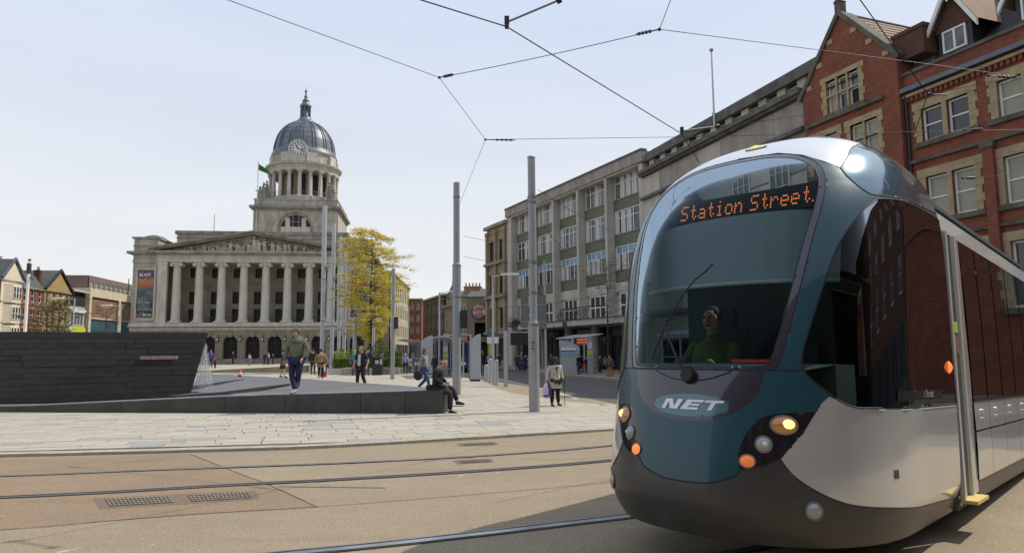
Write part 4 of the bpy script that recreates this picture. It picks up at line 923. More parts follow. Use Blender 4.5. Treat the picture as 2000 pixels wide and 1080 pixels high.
# main range
WX = [(6.12, 7.0), (7.2, 8.05), (9.1, 9.95), (10.15, 11.0), (12.1, 12.95), (13.15, 14.0)]
rows = [(9.72, 11.05), (6.6, 8.3), (3.0, 5.3)]
ops = [(a, b, z0, z1) for a, b in WX for z0, z1 in rows]
m = MB(); wall_open(m, gx1, 22, .1, 12.3, ops, .3, 0); m.box(gx1, 22, .35, 9, .1, 12.3); m.build('wall', BR, bb)
for i in range(0, 6, 2):
    for z0, z1 in rows:
        x0, x1 = WX[i][0], WX[i+1][1]; quoined(bb, x0, x1, z0, z1, 0, .26, .33)
        q = MB(); q.box(WX[i][1]+.005, WX[i+1][0]-.005, -.04, .2, z0, z1); q.build('mullion', SA, bb)
        for a, b in WX[i:i+2]: sash(a, z0+.01, b-a, z1-z0-.02, .12, 'glass' if (z0 < 4 or (rnd.random() < .12)) else 'blind')
for z0 in (8.95, 5.85): m = MB(); m.box(gx1+.05, 22, -.13, .02, z0, z0+.12); m.build('string_course', MT['stone_k'], bb)
for xp in (8.5, 11.45): m = MB(); m.box(xp, xp+.38, -.2, .01, .2, 8.75); m.build('brick_pier', BR, bb); m = MB(); m.box(xp-.04, xp+.42, -.25, .01, 8.75, 8.93); m.build('pier_cap', MT['stone_k'], bb)
m = MB()
for i in range(78):
    x = gx1+.1+i*.21; m.prism([(x, 11.5), (x+.13, 11.5), (x+.13, 11.64), (x+.09, 11.7), (x+.04, 11.7), (x, 11.64)], -.1, .01, 'xz')
m.build('dentils', BR, bb, kind='stuff')
m = MB(); m.box(gx1, 22, -.14, .01, 11.7, 11.82); m.build('eaves_stone', SA, bb)
m = MB(); m.box(gx1, 22, -.28, .02, 11.9, 12.08); m.build('lead_gutter', MT['leadgut'], bb)
m = MB(); m.box(gx1, 22, -.06, .4, 12.08, 12.62); m.build('parapet', BR, bb)
m = MB(); m.box(gx1-.02, 22, -.14, .5, 12.62, 12.75); m.build('parapet_coping', MT['stone_k'], bb)
m = MB(); m.add([(gx1-1, .5, 12.6), (22, .5, 12.6), (22, 5.2, 18.3), (gx1-1, 5.2, 18.3)], [(0, 1, 2, 3)], False); m.add([(gx1-1, 9.8, 12.6), (22, 9.8, 12.6), (22, 5.2, 18.3), (gx1-1, 5.2, 18.3)], [(3, 2, 1, 0)], False); m.build('roof', MT['slate'], bb)
m = MB(); m.tube((gx1-1, 5.2, 18.32), (22, 5.2, 18.32), .12, n=8); m.build('ridge_tile', MT['brick_d'], bb)
m = MB(); m.tube((gx1+.12, -.1, .3), (gx1+.12, -.1, 11.8), .055, n=8); m.build('drainpipe', MT['iron'], bb)
def dormer(x, z, w_=1.35):
    d = MB(); d.box(x, x+w_, .45, 3.2, z, z+1.05); do = d.build('dormer', MT['iron'], bb)
    ap = (x+w_/2, z+2.45)
    d = MB(); d.prism([(x-.1, z+1.0), (x+w_+.1, z+1.0), ap], .42, .5, 'xz'); d.build('dormer_gable', MT['brick_d'], do)
    for s_ in (-1, 1):
        xe = x+w_/2+s_*(w_/2+.42); d = MB(); d.prism([(xe, z+.55), (ap[0], ap[1]-.02), (ap[0], ap[1]+.3), (xe, z+.82)], .1, .2, 'xz'); d.build('bargeboard', MT['white'], do)
        d = MB(); d.add([(xe, .12, z+.85), (xe, 3.6, z+.85), (ap[0], 3.6, ap[1]+.33), (ap[0], .12, ap[1]+.33)], [(0, 1, 2, 3)], False); d.build('dormer_roof', MT['tile'], do)
    d = MB(); d.tube((ap[0], .15, ap[1]+.1), (ap[0], .15, ap[1]-.45), .045, n=6); d.build('dormer_finial', MT['white'], do)
    window(bb, x+.2, .38, z+.1, .95, .88, 2, 1, .07, .07, 'white', 'glass_c')
dormer(6.75, 12.95); dormer(9.7, 12.95); dormer(12.6, 12.95)
m = MB(); m.box(6.2, 7.2, 3.2, 4.2, 14.5, 19.5); m.box(6.1, 7.3, 3.1, 4.3, 18.6, 18.9); m.build('chimney', MT['brick_d'], bb)
m = MB(); m.add([(5.5, .35, 12.9), (6.3, .35, 12.8), (6.7, 1.3, 14.6), (5.9, 1.3, 14.6)], [(0, 1, 2, 3)], False); m.add([(6.3, .35, 12.8), (6.5, .8, 13.0), (6.9, 1.6, 14.9), (6.7, 1.3, 14.6)], [(0, 1, 2, 3)], False); m.build('lead_valley', MT['leadgut'], bb)

# ================================================================== generic far buildings
def block(name, label, cat, org_, rz, w_, d_, h, floors, bays, wm, win=(.9, 1.5), z0=3.8, dz=3.2, wmat=('whited', 'glass'), cornice=None, roof=None, side=None, grp=None, sill=None, cols=2):
    b = empty(name, tuple(org_), rz, label, cat, grp); ops = []
    for f_ in range(floors):
        for i in range(bays):
            c = (i+.5)*w_/bays; z = z0+f_*dz; ops.append((c-win[0]/2, c+win[0]/2, z, z+win[1]))
    m = MB(); wall_open(m, 0, w_, 0, h, ops, .2, 0); m.box(0, w_, .22, d_, 0, h); m.build('wall', wm, b)
    for x0, x1, z, z1 in ops:
        window(b, x0, .1, z, x1-x0, z1-z, cols, 2, .07, .05, wmat[0], wmat[1])
        if sill: q = MB(); q.box(x0-.12, x1+.12, -.08, 0, z-.15, z); q.box(x0-.12, x1+.12, -.06, 0, z1, z1+.2); q.build('window_dressing', sill, b)
    if side:
        n_ = max(1, int(d_/4))
        for f_ in range(floors):
            for i in range(n_):
                y = (i+.5)*d_/n_; z = z0+f_*dz; a = window(b, -.02 if side < 0 else w_+.02, y+win[0]/2*(1 if side < 0 else -1), z, win[0], win[1], cols, 2, .07, .05, wmat[0], wmat[1], R(-90 if side < 0 else 90))
    if cornice: q = MB(); q.box(-.25, w_+.25, -.35, d_+.2, h, h+.35); q.box(-.1, w_+.1, -.12, d_, h-.5, h-.35); q.build('cornice', cornice, b)
    if roof:
        q = MB(); rh = roof[1]; q.add([(0, 0, h+.3), (w_, 0, h+.3), (w_, d_, h+.3), (0, d_, h+.3), (rh*.6, d_/2, h+rh), (w_-rh*.6, d_/2, h+rh)], [(0, 1, 5, 4), (1, 2, 5), (2, 3, 4, 5), (3, 0, 4)], False); q.build('roof', roof[0], b)
    q = MB(); 
    for i in range(bays): c = i*w_/bays; q.box(c+.3, c+w_/bays-.3, -.03, .0, .3, 2.9)
    q.build('shop_front', MT['glass'], b); return b
def chimney(parent, x, y, z, h=1.8, n=4, mt='brick_d', w_=.8):
    m = MB(); m.box(x-w_, x+w_, y-.4, y+.4, z, z+h); m.box(x-w_-.08, x+w_+.08, y-.48, y+.48, z+h-.25, z+h-.05); o = m.build('chimney', MT[mt], parent)
    for i in range(n): q = MB(); xx = x-w_+.2+(2*w_-.4)*i/max(n-1, 1); q.tube((xx, y, z+h), (xx, y, z+h+.5), .12, .1, 8); q.build('chimney_pot', MT['tile'], o)
# sandstone classical building left of the office block
rzf, ef = facing(None, -25.6)
B0 = Vector((-.46, 68, 0))-ef*5.05
cb = block('sandstone_bank', 'dark sandstone classical building squeezed beside the green office block', 'building', B0-Vector((0, 0, 0)), rzf, 5.0, 9, 14.4, 3, 2, MT['stone_w'], (1.3, 2.1), 3.9, 3.5, ('iron', 'glass'), MT['stone_d'], sill=MT['stone_w'])
for z_ in (3.3, 7.0, 10.5): m = MB(); m.box(-.15, 5.05, -.4, 0, z_, z_+.25); m.build('string_course', MT['stone_d'], cb)
for i in range(3): m = MB(); m.box(.05+2.2*i, .45+2.2*i, -.25, 0, 3.6, 14.1); m.box(.0+2.2*i, .55+2.2*i, -.3, 0, 13.7, 14.1); m.build('pilaster', MT['stone_w'], cb)
# burger restaurant: blank stone box on a corner with round sign
F0 = at_y(913, 690, 76); 
bk = empty('burger_restaurant', (F0.x, 76, 0), R(4), 'low blank fronted stone restaurant with a round burger sign', 'restaurant')
m = MB(); m.box(0, 4.3, 0, 14, 4.75, 7.6); m.box(.0, .8, 0, .8, 0, 4.75); m.box(3.4, 4.3, 0, 14, 0, 4.75); m.box(.8, 4.3, .8, 14, 2.6, 3.2); m.build('wall', mat('brown_stone', (.26, .225, .17), .85, col2=(.2, .17, .13), scale=2), bk)
m = MB(); m.box(.05, 4.2, 1.2, 13, 0, 4.75); m.build('recess', MT['darkin'], bk)
m = MB(); m.add([(-.1, -.1, 7.62), (4.4, -.1, 7.62), (4.4, 3, 8.5), (.4, 3, 8.5), (-.1, 14, 7.62), (.4, 12, 8.5)], [(0, 1, 2, 3), (4, 0, 3, 5)], False); m.box(-.1, 4.4, -.1, 13, 7.55, 7.63); m.build('roof', MT['slate_g'], bk)
for i in range(10): m = MB(); y = .3+i*1.35; m.box(-.12, .02, y, y+.35, 3.0, 7.5); m.build('side_fin', MT['stone'], bk)
m = MB(); m.box(-.05, 0, .3, 13.5, 3.0, 7.4); m.build('side_glazing', MT['glass'], bk)
sg = at_y(935, 609, 76); scx = (sg.x-F0.x)/math.cos(R(4)); 
m = MB(); m.tube((scx, -.02, sg.z), (scx, -.22, sg.z), .72, n=32); rs = m.build('round_sign', MT['printw'], bk)
bl = mat('sign_blue', (.02, .03, .20), .4); om = mat('sign_orange', (.55, .16, .03), .4); rm = mat('sign_red2', (.50, .02, .02), .4)
m = MB(); 
for k in range(26):
    a, b = R(150+k*6.5), R(150+(k+1)*6.5); r0, r1 = .67, .84
    m.add([(scx+r_*math.cos(t), -.245, sg.z+r_*math.sin(t)) for r_, t in ((r0, a), (r1, a), (r1, b), (r0, b))], [(0, 1, 2, 3)])
m.build('blue_crescent', bl, rs)
for s_ in (1, -1):
    m = MB(); pts = [(scx+(.55)*math.cos(t), sg.z+s_*(.27+.32*math.sin(t))) for t in [math.pi*i/14 for i in range(15)]]; m.prism(pts, -.26, -.23, 'xz'); m.build('bun', om, rs)
place_text('lettering', text_mesh('BURGER', .31, rm, .01, bold=True), rs, (scx, -.25, sg.z+.17), (1, 0, .13)); place_text('lettering', text_mesh('KING', .41, rm, .01, bold=True), rs, (scx, -.25, sg.z-.18), (1, 0, .13))
# buildings down the far street
p = at_y(826, 690, 124); q = at_y(916, 690, 96)
fa = math.atan2(q.y-p.y, q.x-p.x); Lq = math.hypot(q.x-p.x, q.y-p.y)
fb = block('soot_dark_building', 'soot darkened three storey building far down the narrow street', 'building', (p.x, p.y, 0), fa, Lq*.52, 12, 10.4, 3, 5, mat('sooty_brick', (.12, .08, .065), .9, col2=(.07, .05, .042), scale=1), (1.1, 1.6), 2.6, 2.6, ('whited', 'glass'), MT['stone_d'], (MT['slate_g'], 1.6))
u_ = Vector((math.cos(fa), math.sin(fa), 0)); p2 = Vector((p.x, p.y, 0))+u_*Lq*.53
fb2 = block('turret_building', 'brown stone building with a small pointed slate turret', 'building', p2, fa, Lq*.45, 12, 8.4, 2, 4, MT['stone_w'], (1.1, 1.6), 3.2, 2.7, ('whited', 'glass'), MT['stone_d'], (MT['slate_g'], 1.6))
tz = at_y(870, 572, 112); 
m = MB(); m.box(.4, 2.6, .2, 2.4, 8.4, 9.9); m.build('turret_base', MT['stone_w'], fb2); m = MB(); m.lathe([(1.75, 9.9), (1.0, 11.2), (.45, 12.2), (.45, 12.3)], 4, (1.5, 1.3, 0), False, R(45), R(405)); m.build('turret_roof', MT['slate_g'], fb2); m = MB(); m.box(1.1, 1.9, .9, 1.7, 12.3, 12.5); [m.tube((1.5+.35*math.cos(k), 1.3+.35*math.sin(k), 12.4), (1.5+.35*math.cos(k), 1.3+.35*math.sin(k), 12.95), .05, n=5) for k in range(6)]; m.build('turret_cresting', MT['stone'], fb2)
cbk = at_y(900, 574, 92); hb = block('chimney_house', 'old house with two big brown chimney stacks rising behind the burger restaurant', 'house', (at_y(893, 690, 96).x, 96, 0), R(-10), 7, 9, 9.2, 2, 4, MT['stone_w'], (.8, 1.3), 4, 2.5, cornice=MT['stone_d'])
chimney(hb, 1.8, 2, 9.3, 1.5, 5, 'brick_t', 1.2); chimney(hb, 5.9, 2, 9.3, 1.3, 3, 'brick', .8)
rb = at_y(786, 690, 150); b2 = block('narrow_brick_house', 'narrow red brick house closing the view behind the council house', 'house', (rb.x, 150, 0), R(5), 4.1, 10, 12.8, 4, 3, MT['brick'], (.8, 1.5), 2.8, 2.6, ('whited', 'glass_c'), MT['stone_w']); chimney(b2, .6, 2, 13.1, 1.2, 4, 'brick_o', .5)
p = at_y(762, 690, 118); q = at_y(799, 690, 152); fa2 = math.atan2(q.y-p.y, q.x-p.x)
block('sunlit_stone_terrace', 'sunlit pale stone terrace receding beyond the council house side', 'building', (p.x, p.y, 0), fa2, math.hypot(q.x-p.x, q.y-p.y), 8, 15.2, 3, 10, MT['stone_y'], (1.3, 2.2), 4.4, 3.6, ('iron', 'glass'), MT['stone_y'])
# ---- left row along the square: local x goes away from the camera
lrz = math.atan2(.992, -.127); LE = Vector((-.127, .992, 0)); LO = Vector((-66.8, 85, 0))
def lpos(u): return LO+LE*u
def vict(u0, w_, label, wall, trim, h, roofk, floors=3, bay=True, rm_='slate_g', apex=2.6, name='terraced_house'):
    b = empty(name, tuple(lpos(u0)), lrz, label, 'house'); n_ = max(2, int(w_/1.7)); ops = []
    for f_ in range(floors):
        for i in range(n_): c = (i+.5)*w_/n_; z = 3.6+f_*2.75; ops.append((c-.42, c+.42, z, z+1.75))
    m = MB(); wall_open(m, 0, w_, 0, h, ops, .2); m.box(0, w_, .25, 9, 0, h); m.build('wall', wall, b)
    for x0, x1, z, z1 in ops:
        window(b, x0, .1, z, x1-x0, z1-z, 1, 2, .08, .06, 'white', 'glass'); q = MB(); q.box(x0-.14, x1+.14, -.07, 0, z-.16, z-.002); q.box(x0-.14, x1+.14, -.07, 0, z1+.002, z1+.2); q.build('window_dressing', trim, b)
    for z in (3.1, 5.95, 8.7): q = MB(); q.box(-.02, w_+.02, -.12, 0, z, z+.16); q.build('string_course', trim, b)
    q = MB(); q.box(0, w_, -.03, 0, .2, 2.9); q.build('shop_front', MT['glass'], b)
    q = MB(); q.box(-.05, w_+.05, -.25, 9, h, h+.2); q.build('eaves', trim, b)
    q = MB()
    if roofk == 'gable':
        q.prism([(-.2, h+.2), (w_+.2, h+.2), (w_/2, h+apex)], -.1, 8, 'xz'); q.build('roof', MT[rm_], b); q = MB(); q.prism([(.25, h+.2), (w_-.25, h+.2), (w_/2, h+apex-.5)], -.2, -.08, 'xz'); q.build('gable', wall, b)
        for s_ in (-1, 1): q = MB(); xe = w_/2+s_*(w_/2+.35); q.prism([(xe, h+.05), (w_/2, h+apex-.15), (w_/2, h+apex+.2), (xe, h+.4)], -.45, -.15, 'xz'); q.build('bargeboard', MT['iron'] if wall is MT['ochre'] else MT['leadgut'], b)
    elif roofk == 'mansard':
        q.add([(0, 0, h+.2), (w_, 0, h+.2), (w_, 8, h+.2), (0, 8, h+.2), (.5, 1.1, h+apex), (w_-.5, 1.1, h+apex), (w_-.5, 7, h+apex), (.5, 7, h+apex)], [(0, 1, 5, 4), (1, 2, 6, 5), (2, 3, 7, 6), (3, 0, 4, 7), (4, 5, 6, 7)], False); q.build('roof', MT[rm_], b)
    else:
        q.add([(0, 0, h+.2), (w_, 0, h+.2), (w_, 8, h+.2), (0, 8, h+.2), (0, 4, h+apex), (w_, 4, h+apex)], [(0, 1, 5, 4), (2, 3, 4, 5), (1, 2, 5), (3, 0, 4)], False); q.build('roof', MT[rm_], b)
    return b
v0 = vict(-5, 8.2, 'red brick house with white bands at the far left edge', MT['brick'], MT['cream'], 11.0, 'pitch', 3, rm_='slate_g', apex=3.2)
v1 = vict(4.6, 4.6, 'cream rendered bay fronted house with a steep slate gable', MT['cream'], MT['whited'], 11.6, 'gable', 3, apex=3.0)
for f_ in range(3):
    z = 3.4+f_*2.75; q = MB(); q.prism([(.6, 0), (1.2, -.8), (3.2, -.8), (3.8, 0)], z-.3, z+2.2); q.build('bay', MT['cream'], v1)
    for i in range(3): window(v1, 1.25+i*.64, -.9, z+.2, .6, 1.7, 1, 2, .07, .05, 'white', 'glass')
chimney(v1, 4.2, 3, 13.0, 1.8, 2, 'brick')
v2 = vict(9.3, 5.6, 'red brick house with a green slate mansard roof', MT['brick'], MT['stone_w'], 10.9, 'mansard', 3, rm_='slate_g', apex=2.1)
v3 = vict(15.0, 7.4, 'ochre stone gabled house with dark bargeboards and twin chimney pots', MT['ochre'], MT['stone_w'], 11.0, 'gable', 3, apex=3.4)
chimney(v3, .9, 1.5, 11.2, 2.9, 2, 'brick_d', .35)
mb_ = empty('modern_shop', tuple(lpos(22.6)), lrz, 'narrow modern shop block with dark upper floor and lime green hoarding', 'shop')
m = MB(); m.box(0, 5, .2, 8, 0, 12.0); m.build('wall', MT['whited'], mb_)
m = MB(); m.box(-.1, 5.1, -.5, 8, 11.6, 11.85); m.build('roof_edge', MT['whited'], mb_); m = MB(); m.box(.2, 4.8, .1, .2, 9.4, 11.5); m.build('dark_storey', MT['darkin'], mb_)
for z in (6.3,): window(mb_, .5, .1, z, 4, 1.9, 4, 1, .07, .08, 'white', 'glass_c')
for z in (8.3, 5.3): m = MB(); m.box(0, 5, -.1, .2, z, z+.5); m.build('band', MT['white'], mb_)
m = MB(); m.box(.3, 4.7, -.14, -.1, .3, 6.1); m.build('lime_hoarding', mat('lime_paint', (.55, .62, .04), .5), mb_)
tb = empty('tan_brick_block', tuple(lpos(28.2)), lrz, 'windowless tan brick block with cream concrete frame beside the council house', 'building')
m = MB(); m.box(.8, 18, .05, 12, 7.7, 11.2); m.build('wall', MT['brick_t'], tb); m = MB(); m.box(.8, 18, .1, 12, 3.5, 7.6); m.build('teal_wall', mat('teal_mural', (.02, .13, .16), .6, col2=(.03, .06, .09), scale=.5), tb)
CRM = mat('cream_concrete', (.62, .52, .36), .8, col2=(.5, .42, .3), scale=1)
m = MB(); m.box(0, 18, -.25, 12, 11.2, 12.6); m.box(0, .8, -.25, 12, 0, 11.2); m.box(.8, 18, -.1, 0, 7.5, 7.75); m.box(10.9, 11.7, -.3, 0, 0, 11.2); m.build('frame', CRM, tb)
ub = block('upper_brown_block', 'long brown brick block with a strip of windows above the tan building', 'building', lpos(46.5)+Vector((-9, 0, 0)), lrz, 24, 10, 16.8, 1, 11, MT['brick_p'], (1.5, 1.3), 14.4, 3, ('white', 'glass_c'))
m = MB(); m.tube((14, -1.5, 12), (14, -1.5, 17.6), .1, n=6); m.tube((17, -1.5, 12), (17, -1.5, 16.6), .22, n=6); m.build('flue', MT['iron'], ub)
# far backdrop rows that close gaps on both sides of the square, and the side of the square behind the camera
for i, (x, y, rz_, w_, h) in enumerate([(-95, 60, math.atan2(.992, -.127), 24, 12.5), (-66, 135, R(10), 22, 11), (4, 122, R(-25), 18, 9), (-12, 158, R(2), 16, 8)]):
    block('background_building', ['plain brown brick building beyond the left frame edge', 'distant dark brick building behind the council house', 'distant brick building behind the burger restaurant', 'small distant brick building at the street end'][i], 'building', (x, y, 0), rz_, w_, 9, h, 3, max(3, int(w_/3)), [MT['brick_p'], MT['brick_d'], MT['brick_d'], MT['brick_t']][i], (1, 1.5), 3.6, 2.6)
block('corner_building', 'dark brick commercial building out of frame to the right of the tram', 'building', (33.5, -10, 0), math.atan2(.937, -.35)+math.pi, 17, 9, 14, 3, 6, MT['brick_d'], (1.2, 1.9), 4, 3.3) if False else None
block('reflected_brick_block', 'dark brick commercial building out of frame to the right of the tram', 'building', (22.0, 11.3, 0), math.atan2(-.937, .35), 26, 9, 15, 3, 8, MT['brick_d'], (1.2, 1.9), 4, 3.3)  # unseen block, added so the tram's side glass mirrors brick, not sky
block('camera_side_building', 'dark brick shops with sash windows along the street behind the camera', 'building', (38, -14, 0), R(180), 70, 10, 13, 3, 20, MT['brick_d'], (1.2, 1.9), 4, 3.1)
# ================================================================== tram
TAZ = R(44); TP = .036
tram = empty('tram', (1.24, 5.16, 0), 0, 'teal and silver tram rounding the curve with an amber destination display', 'tram')
# local axes: x back from the nose, y towards the platform side seen in the photo, z up (x descends slightly with the gradient)
tf = Vector((math.sin(TAZ), math.cos(TAZ), -TP)).normalized(); ts = Vector((math.cos(TAZ), -math.sin(TAZ), 0)); tu = tf.cross(ts); tu = tu if tu.z > 0 else -tu
# the local frame is left-handed towards the viewer, so meshes are built in world-aligned coordinates relative to the nose
def TW(x, y, z): return Vector((math.sin(TAZ)*x+math.cos(TAZ)*y, math.cos(TAZ)*x-math.sin(TAZ)*y, z-TP*x))
X0 = [(.33, .12), (.45, .04), (.6, 0.0), (.8, .02), (1.2, .10), (1.55, .18), (2.0, .32), (2.45, .48), (2.9, .70), (3.2, .92), (3.45, 1.25), (3.65, 1.72), (3.76, 2.2), (3.80, 2.6)]
WW = [(.33, 1.14), (.45, 1.18), (.6, 1.22), (1.2, 1.23), (1.6, 1.23), (2.2, 1.23), (2.8, 1.22), (3.1, 1.17), (3.3, 1.09), (3.5, .92), (3.65, .70), (3.76, .4), (3.80, .1)]
LN = [(.33, 1.35), (.6, 1.45), (1.2, 1.5), (1.6, 1.5), (3.2, 1.5), (3.45, 1.3), (3.65, .9), (3.76, .46), (3.80, .07)]
EXP = [(.33, 2.35), (1.3, 2.35), (2.4, 2.75), (3.0, 2.9), (3.5, 2.7)]
def pch(pts, z):
    "smooth monotone interpolation"
    xs = np.array([p[0] for p in pts]); ys = np.array([p[1] for p in pts]); h = np.diff(xs); dl = np.diff(ys)/h; d = np.zeros(len(xs))
    for i in range(1, len(xs)-1):
        if dl[i-1]*dl[i] > 0: w1, w2 = 2*h[i]+h[i-1], h[i]+2*h[i-1]; d[i] = (w1+w2)/(w1/dl[i-1]+w2/dl[i])
    d[0], d[-1] = dl[0], dl[-1]; z = np.clip(z, xs[0], xs[-1]); i = np.clip(np.searchsorted(xs, z)-1, 0, len(h)-1); t = (z-xs[i])/h[i]
    return (2*t**3-3*t**2+1)*ys[i]+(t**3-2*t**2+t)*h[i]*d[i]+(-2*t**3+3*t**2)*ys[i+1]+(t**3-t**2)*h[i]*d[i+1]
XD = 2.68
def surf(u, z):
    u = np.asarray(u, float); z = np.asarray(z, float); ex = pch(EXP, z); x0 = pch(X0, z); ln = pch(LN, z); w_ = pch(WW, z)
    t = np.clip(np.abs(u), 0, 1)*math.pi/2; c = np.maximum(np.cos(t), 1e-9)**(2/ex); s_ = np.maximum(np.sin(t), 1e-9)**(2/ex)
    x = np.where(np.abs(u) <= 1, x0+ln*(1-c), x0+ln+(np.abs(u)-1)/.3*(XD-x0-ln)); y = np.sign(u)*np.where(np.abs(u) <= 1, w_*s_, w_)
    return x, y, z+.06*np.clip((z-3.05)/.7, 0, 1)
def surfp(u, z, off=0.0):
    x, y, zz = surf(u, z); p = TW(float(x), float(y), float(zz))
    if off:
        e = .004; a = TW(*[float(v) for v in surf(u+e, z)]); b = TW(*[float(v) for v in surf(u, z+e)]); n_ = (a-p).cross(b-p).normalized()
        c = TW(2.5, 0, 1.8)
        if n_.dot(p-c) < 0: n_ = -n_
        p = p+n_*off
    return p
def crv(pts, closed=True, n=6):
    P = [np.array(p, float) for p in pts]; L = len(P); o = []
    for i in range(L if closed else L-1):
        if closed: a, b, c, d = P[(i-1) % L], P[i], P[(i+1) % L], P[(i+2) % L]
        else: b, c = P[i], P[i+1]; a = P[i-1] if i else 2*b-c; d = P[i+2] if i+2 < L else 2*c-b
        for k in range(n):
            t = k/n; o.append(.5*((2*b)+(c-a)*t+(2*a-5*b+4*c-d)*t*t+(3*b-a-3*c+d)*t**3))
    if not closed: o.append(P[-1])
    return [tuple(v) for v in o]
mir = lambda L: [(-u, z) for u, z in L][::-1]
wsr = crv([(0, 1.562), (.13, 1.562), (.24, 1.575), (.262, 1.62), (.28, 1.82), (.30, 2.17), (.322, 2.53), (.345, 2.83), (.352, 3.05), (.325, 3.17), (.25, 3.27), (.14, 3.325), (0, 3.345)], False)
screen = wsr+mir(wsr)[1:-1]
fr_ = crv([(0, 1.545), (.15, 1.545), (.272, 1.552), (.296, 1.62), (.314, 1.82), (.334, 2.17), (.356, 2.53), (.378, 2.83), (.385, 3.06), (.352, 3.205), (.262, 3.31), (.15, 3.365), (0, 3.385)], False)
frame_ = fr_+mir(fr_)[1:-1]
sidew = crv([(.66, 2.905), (.57, 2.77), (.478, 2.5), (.427, 2.17), (.392, 1.86), (.376, 1.66), (.395, 1.53), (.487, 1.39), (.582, 1.30), (.70, 1.288)], False)+[(.86, 1.288), (1.1, 1.283), (1.3, 1.278), (1.3, 2.95)]+crv([(1.2, 2.965), (1.0, 2.955), (.8, 2.94), (.66, 2.905)], False)[:-1]
headl = crv([(.18, .853), (.172, .93), (.184, 1.045), (.217, 1.157), (.262, 1.225), (.35, 1.252), (.44, 1.262)], False)+[(.438, 1.2575), (.392, 1.11), (.318, .935), (.262, .885)]
silv = [(1.3, 1.262), (.86, 1.272), (.62, 1.285), (.53, 1.34), (.487, 1.372), (.46, 1.325), (.44, 1.262), (.392, 1.11), (.318, .935)]+crv([(.318, .935), (.36, .84), (.43, .75), (.52, .675), (.62, .63), (.8, .59), (1.0, .54), (1.3, .46)], False)
bonn = crv([(0, .728), (.07, .738), (.15, .79), (.18, .835)], False)
bump = bonn+[(.18, .853), (.262, .885), (.318, .935)]+crv([(.318, .935), (.36, .84), (.43, .75), (.52, .675), (.62, .63), (.8, .59), (1.0, .54), (1.3, .46)], False)[1:]
bumper = bump+[(1.3, .30), (-1.3, .30)]+mir(bump)
purp_r = crv([(0, 1.165), (.05, 1.17), (.13, 1.215), (.19, 1.29), (.232, 1.40), (.25, 1.535)], False)
purple = purp_r+mir(purp_r)[:-1]
topl = [(.0, 3.395), (.15, 3.375), (.27, 3.315), (.37, 3.235), (.458, 3.17)]
stop = crv(topl, False)+crv([(.458, 3.17), (.50, 3.28), (.56, 3.42), (.70, 3.55), (.85, 3.63), (1.3, 3.74)], False)[1:]+[(1.3, 3.81)]
silvtop = stop+mir(stop)
fair = crv([(.458, 3.17), (.50, 3.08), (.60, 2.955), (.70, 2.945), (.9, 2.975), (1.3, 3.02)], False)+[(1.3, 3.74)]+crv([(.458, 3.17), (.50, 3.28), (.56, 3.42), (.70, 3.55), (.85, 3.63), (1.3, 3.74)], False)[::-1][:-1]
ell = [(.003+.128*math.cos(2*math.pi*i/40), 1.278+.082*math.sin(2*math.pi*i/40)) for i in range(40)]
regions = [('windscreen', screen), ('emblem_oval', ell), ('windscreen_frame', frame_), ('centre_panel', purple), ('side_window', sidew), ('side_window', mir(sidew)), ('headlight', headl), ('headlight', mir(headl)), ('side_panel', silv), ('side_panel', mir(silv)), ('bumper', bumper), ('roof_cowl', silvtop), ('roof_fairing', fair), ('roof_fairing', mir(fair))]
TE = mat('teal_paint', (.007, .060, .084), .34, .1, coat=.4)
TE2 = mat('deep_teal_paint', (.014, .058, .070), .25, .35, coat=1)
SV = mat('silver_paint', (.66, .655, .63), .2, .45, col2=(.60, .59, .565), scale=.8, bump=.06, bscale=1.6, coat=.7)
SVL = mat('sky_whitened_silver', (.78, .79, .80), .3, .25, coat=.8)  # silver whitened: the sky's reflection is put into the base colour
GRD = mat('dark_grey_plastic', (.036, .035, .033), .42, col2=(.055, .051, .045), scale=2.2, bump=.05, bscale=60, coat=.15)
PUR = mat('dark_plum_paint', (.028, .026, .042), .22, coat=1)
BLK = mat('gloss_black', (.012, .012, .014), .12, coat=.5)
BRB = mat('blue_teal_gloss', (.07, .15, .21), .18, .5, coat=1)
OVAL = mat('emblem_teal', (.07, .16, .19), .25, .3, coat=1)
def glassmat(name, tint, rough, mixf, ior=1.45, gc=(.8, .9, .95)):
    m = bpy.data.materials.new(name); m.use_nodes = True; n = m.node_tree; n.nodes.clear(); o = n.nodes.new('ShaderNodeOutputMaterial'); t = n.nodes.new('ShaderNodeBsdfTransparent'); g_ = n.nodes.new('ShaderNodeBsdfGlossy'); fr2 = n.nodes.new('ShaderNodeFresnel'); fr2.inputs[0].default_value = ior
    ma = n.nodes.new('ShaderNodeMath'); ma.operation = 'ADD'; ma.inputs[1].default_value = mixf; ma.use_clamp = True; x = n.nodes.new('ShaderNodeMixShader')
    t.inputs[0].default_value = (*tint, 1); g_.inputs['Roughness'].default_value = rough; g_.inputs[0].default_value = (*gc, 1)
    n.links.new(fr2.outputs[0], ma.inputs[0]); n.links.new(ma.outputs[0], x.inputs[0]); n.links.new(t.outputs[0], x.inputs[1]); n.links.new(g_.outputs[0], x.inputs[2]); n.links.new(x.outputs[0], o.inputs[0]); return m
WSG = glassmat('windscreen_glass', (.54, .62, .64), .02, .0, 1.16, (.42, .5, .55)); SWG = glassmat('tinted_side_glass', (.34, .42, .40), .02, .0, 1.3, (.38, .42, .42))
rmats = {'windscreen': WSG, 'emblem_oval': OVAL, 'windscreen_frame': PUR, 'centre_panel': PUR, 'side_window': SWG, 'headlight': BLK, 'side_panel': SV, 'bumper': GRD, 'roof_cowl': SVL, 'roof_fairing': BRB, 'pillar': TE, 'bonnet': TE}
NU, NZ = 321, 250
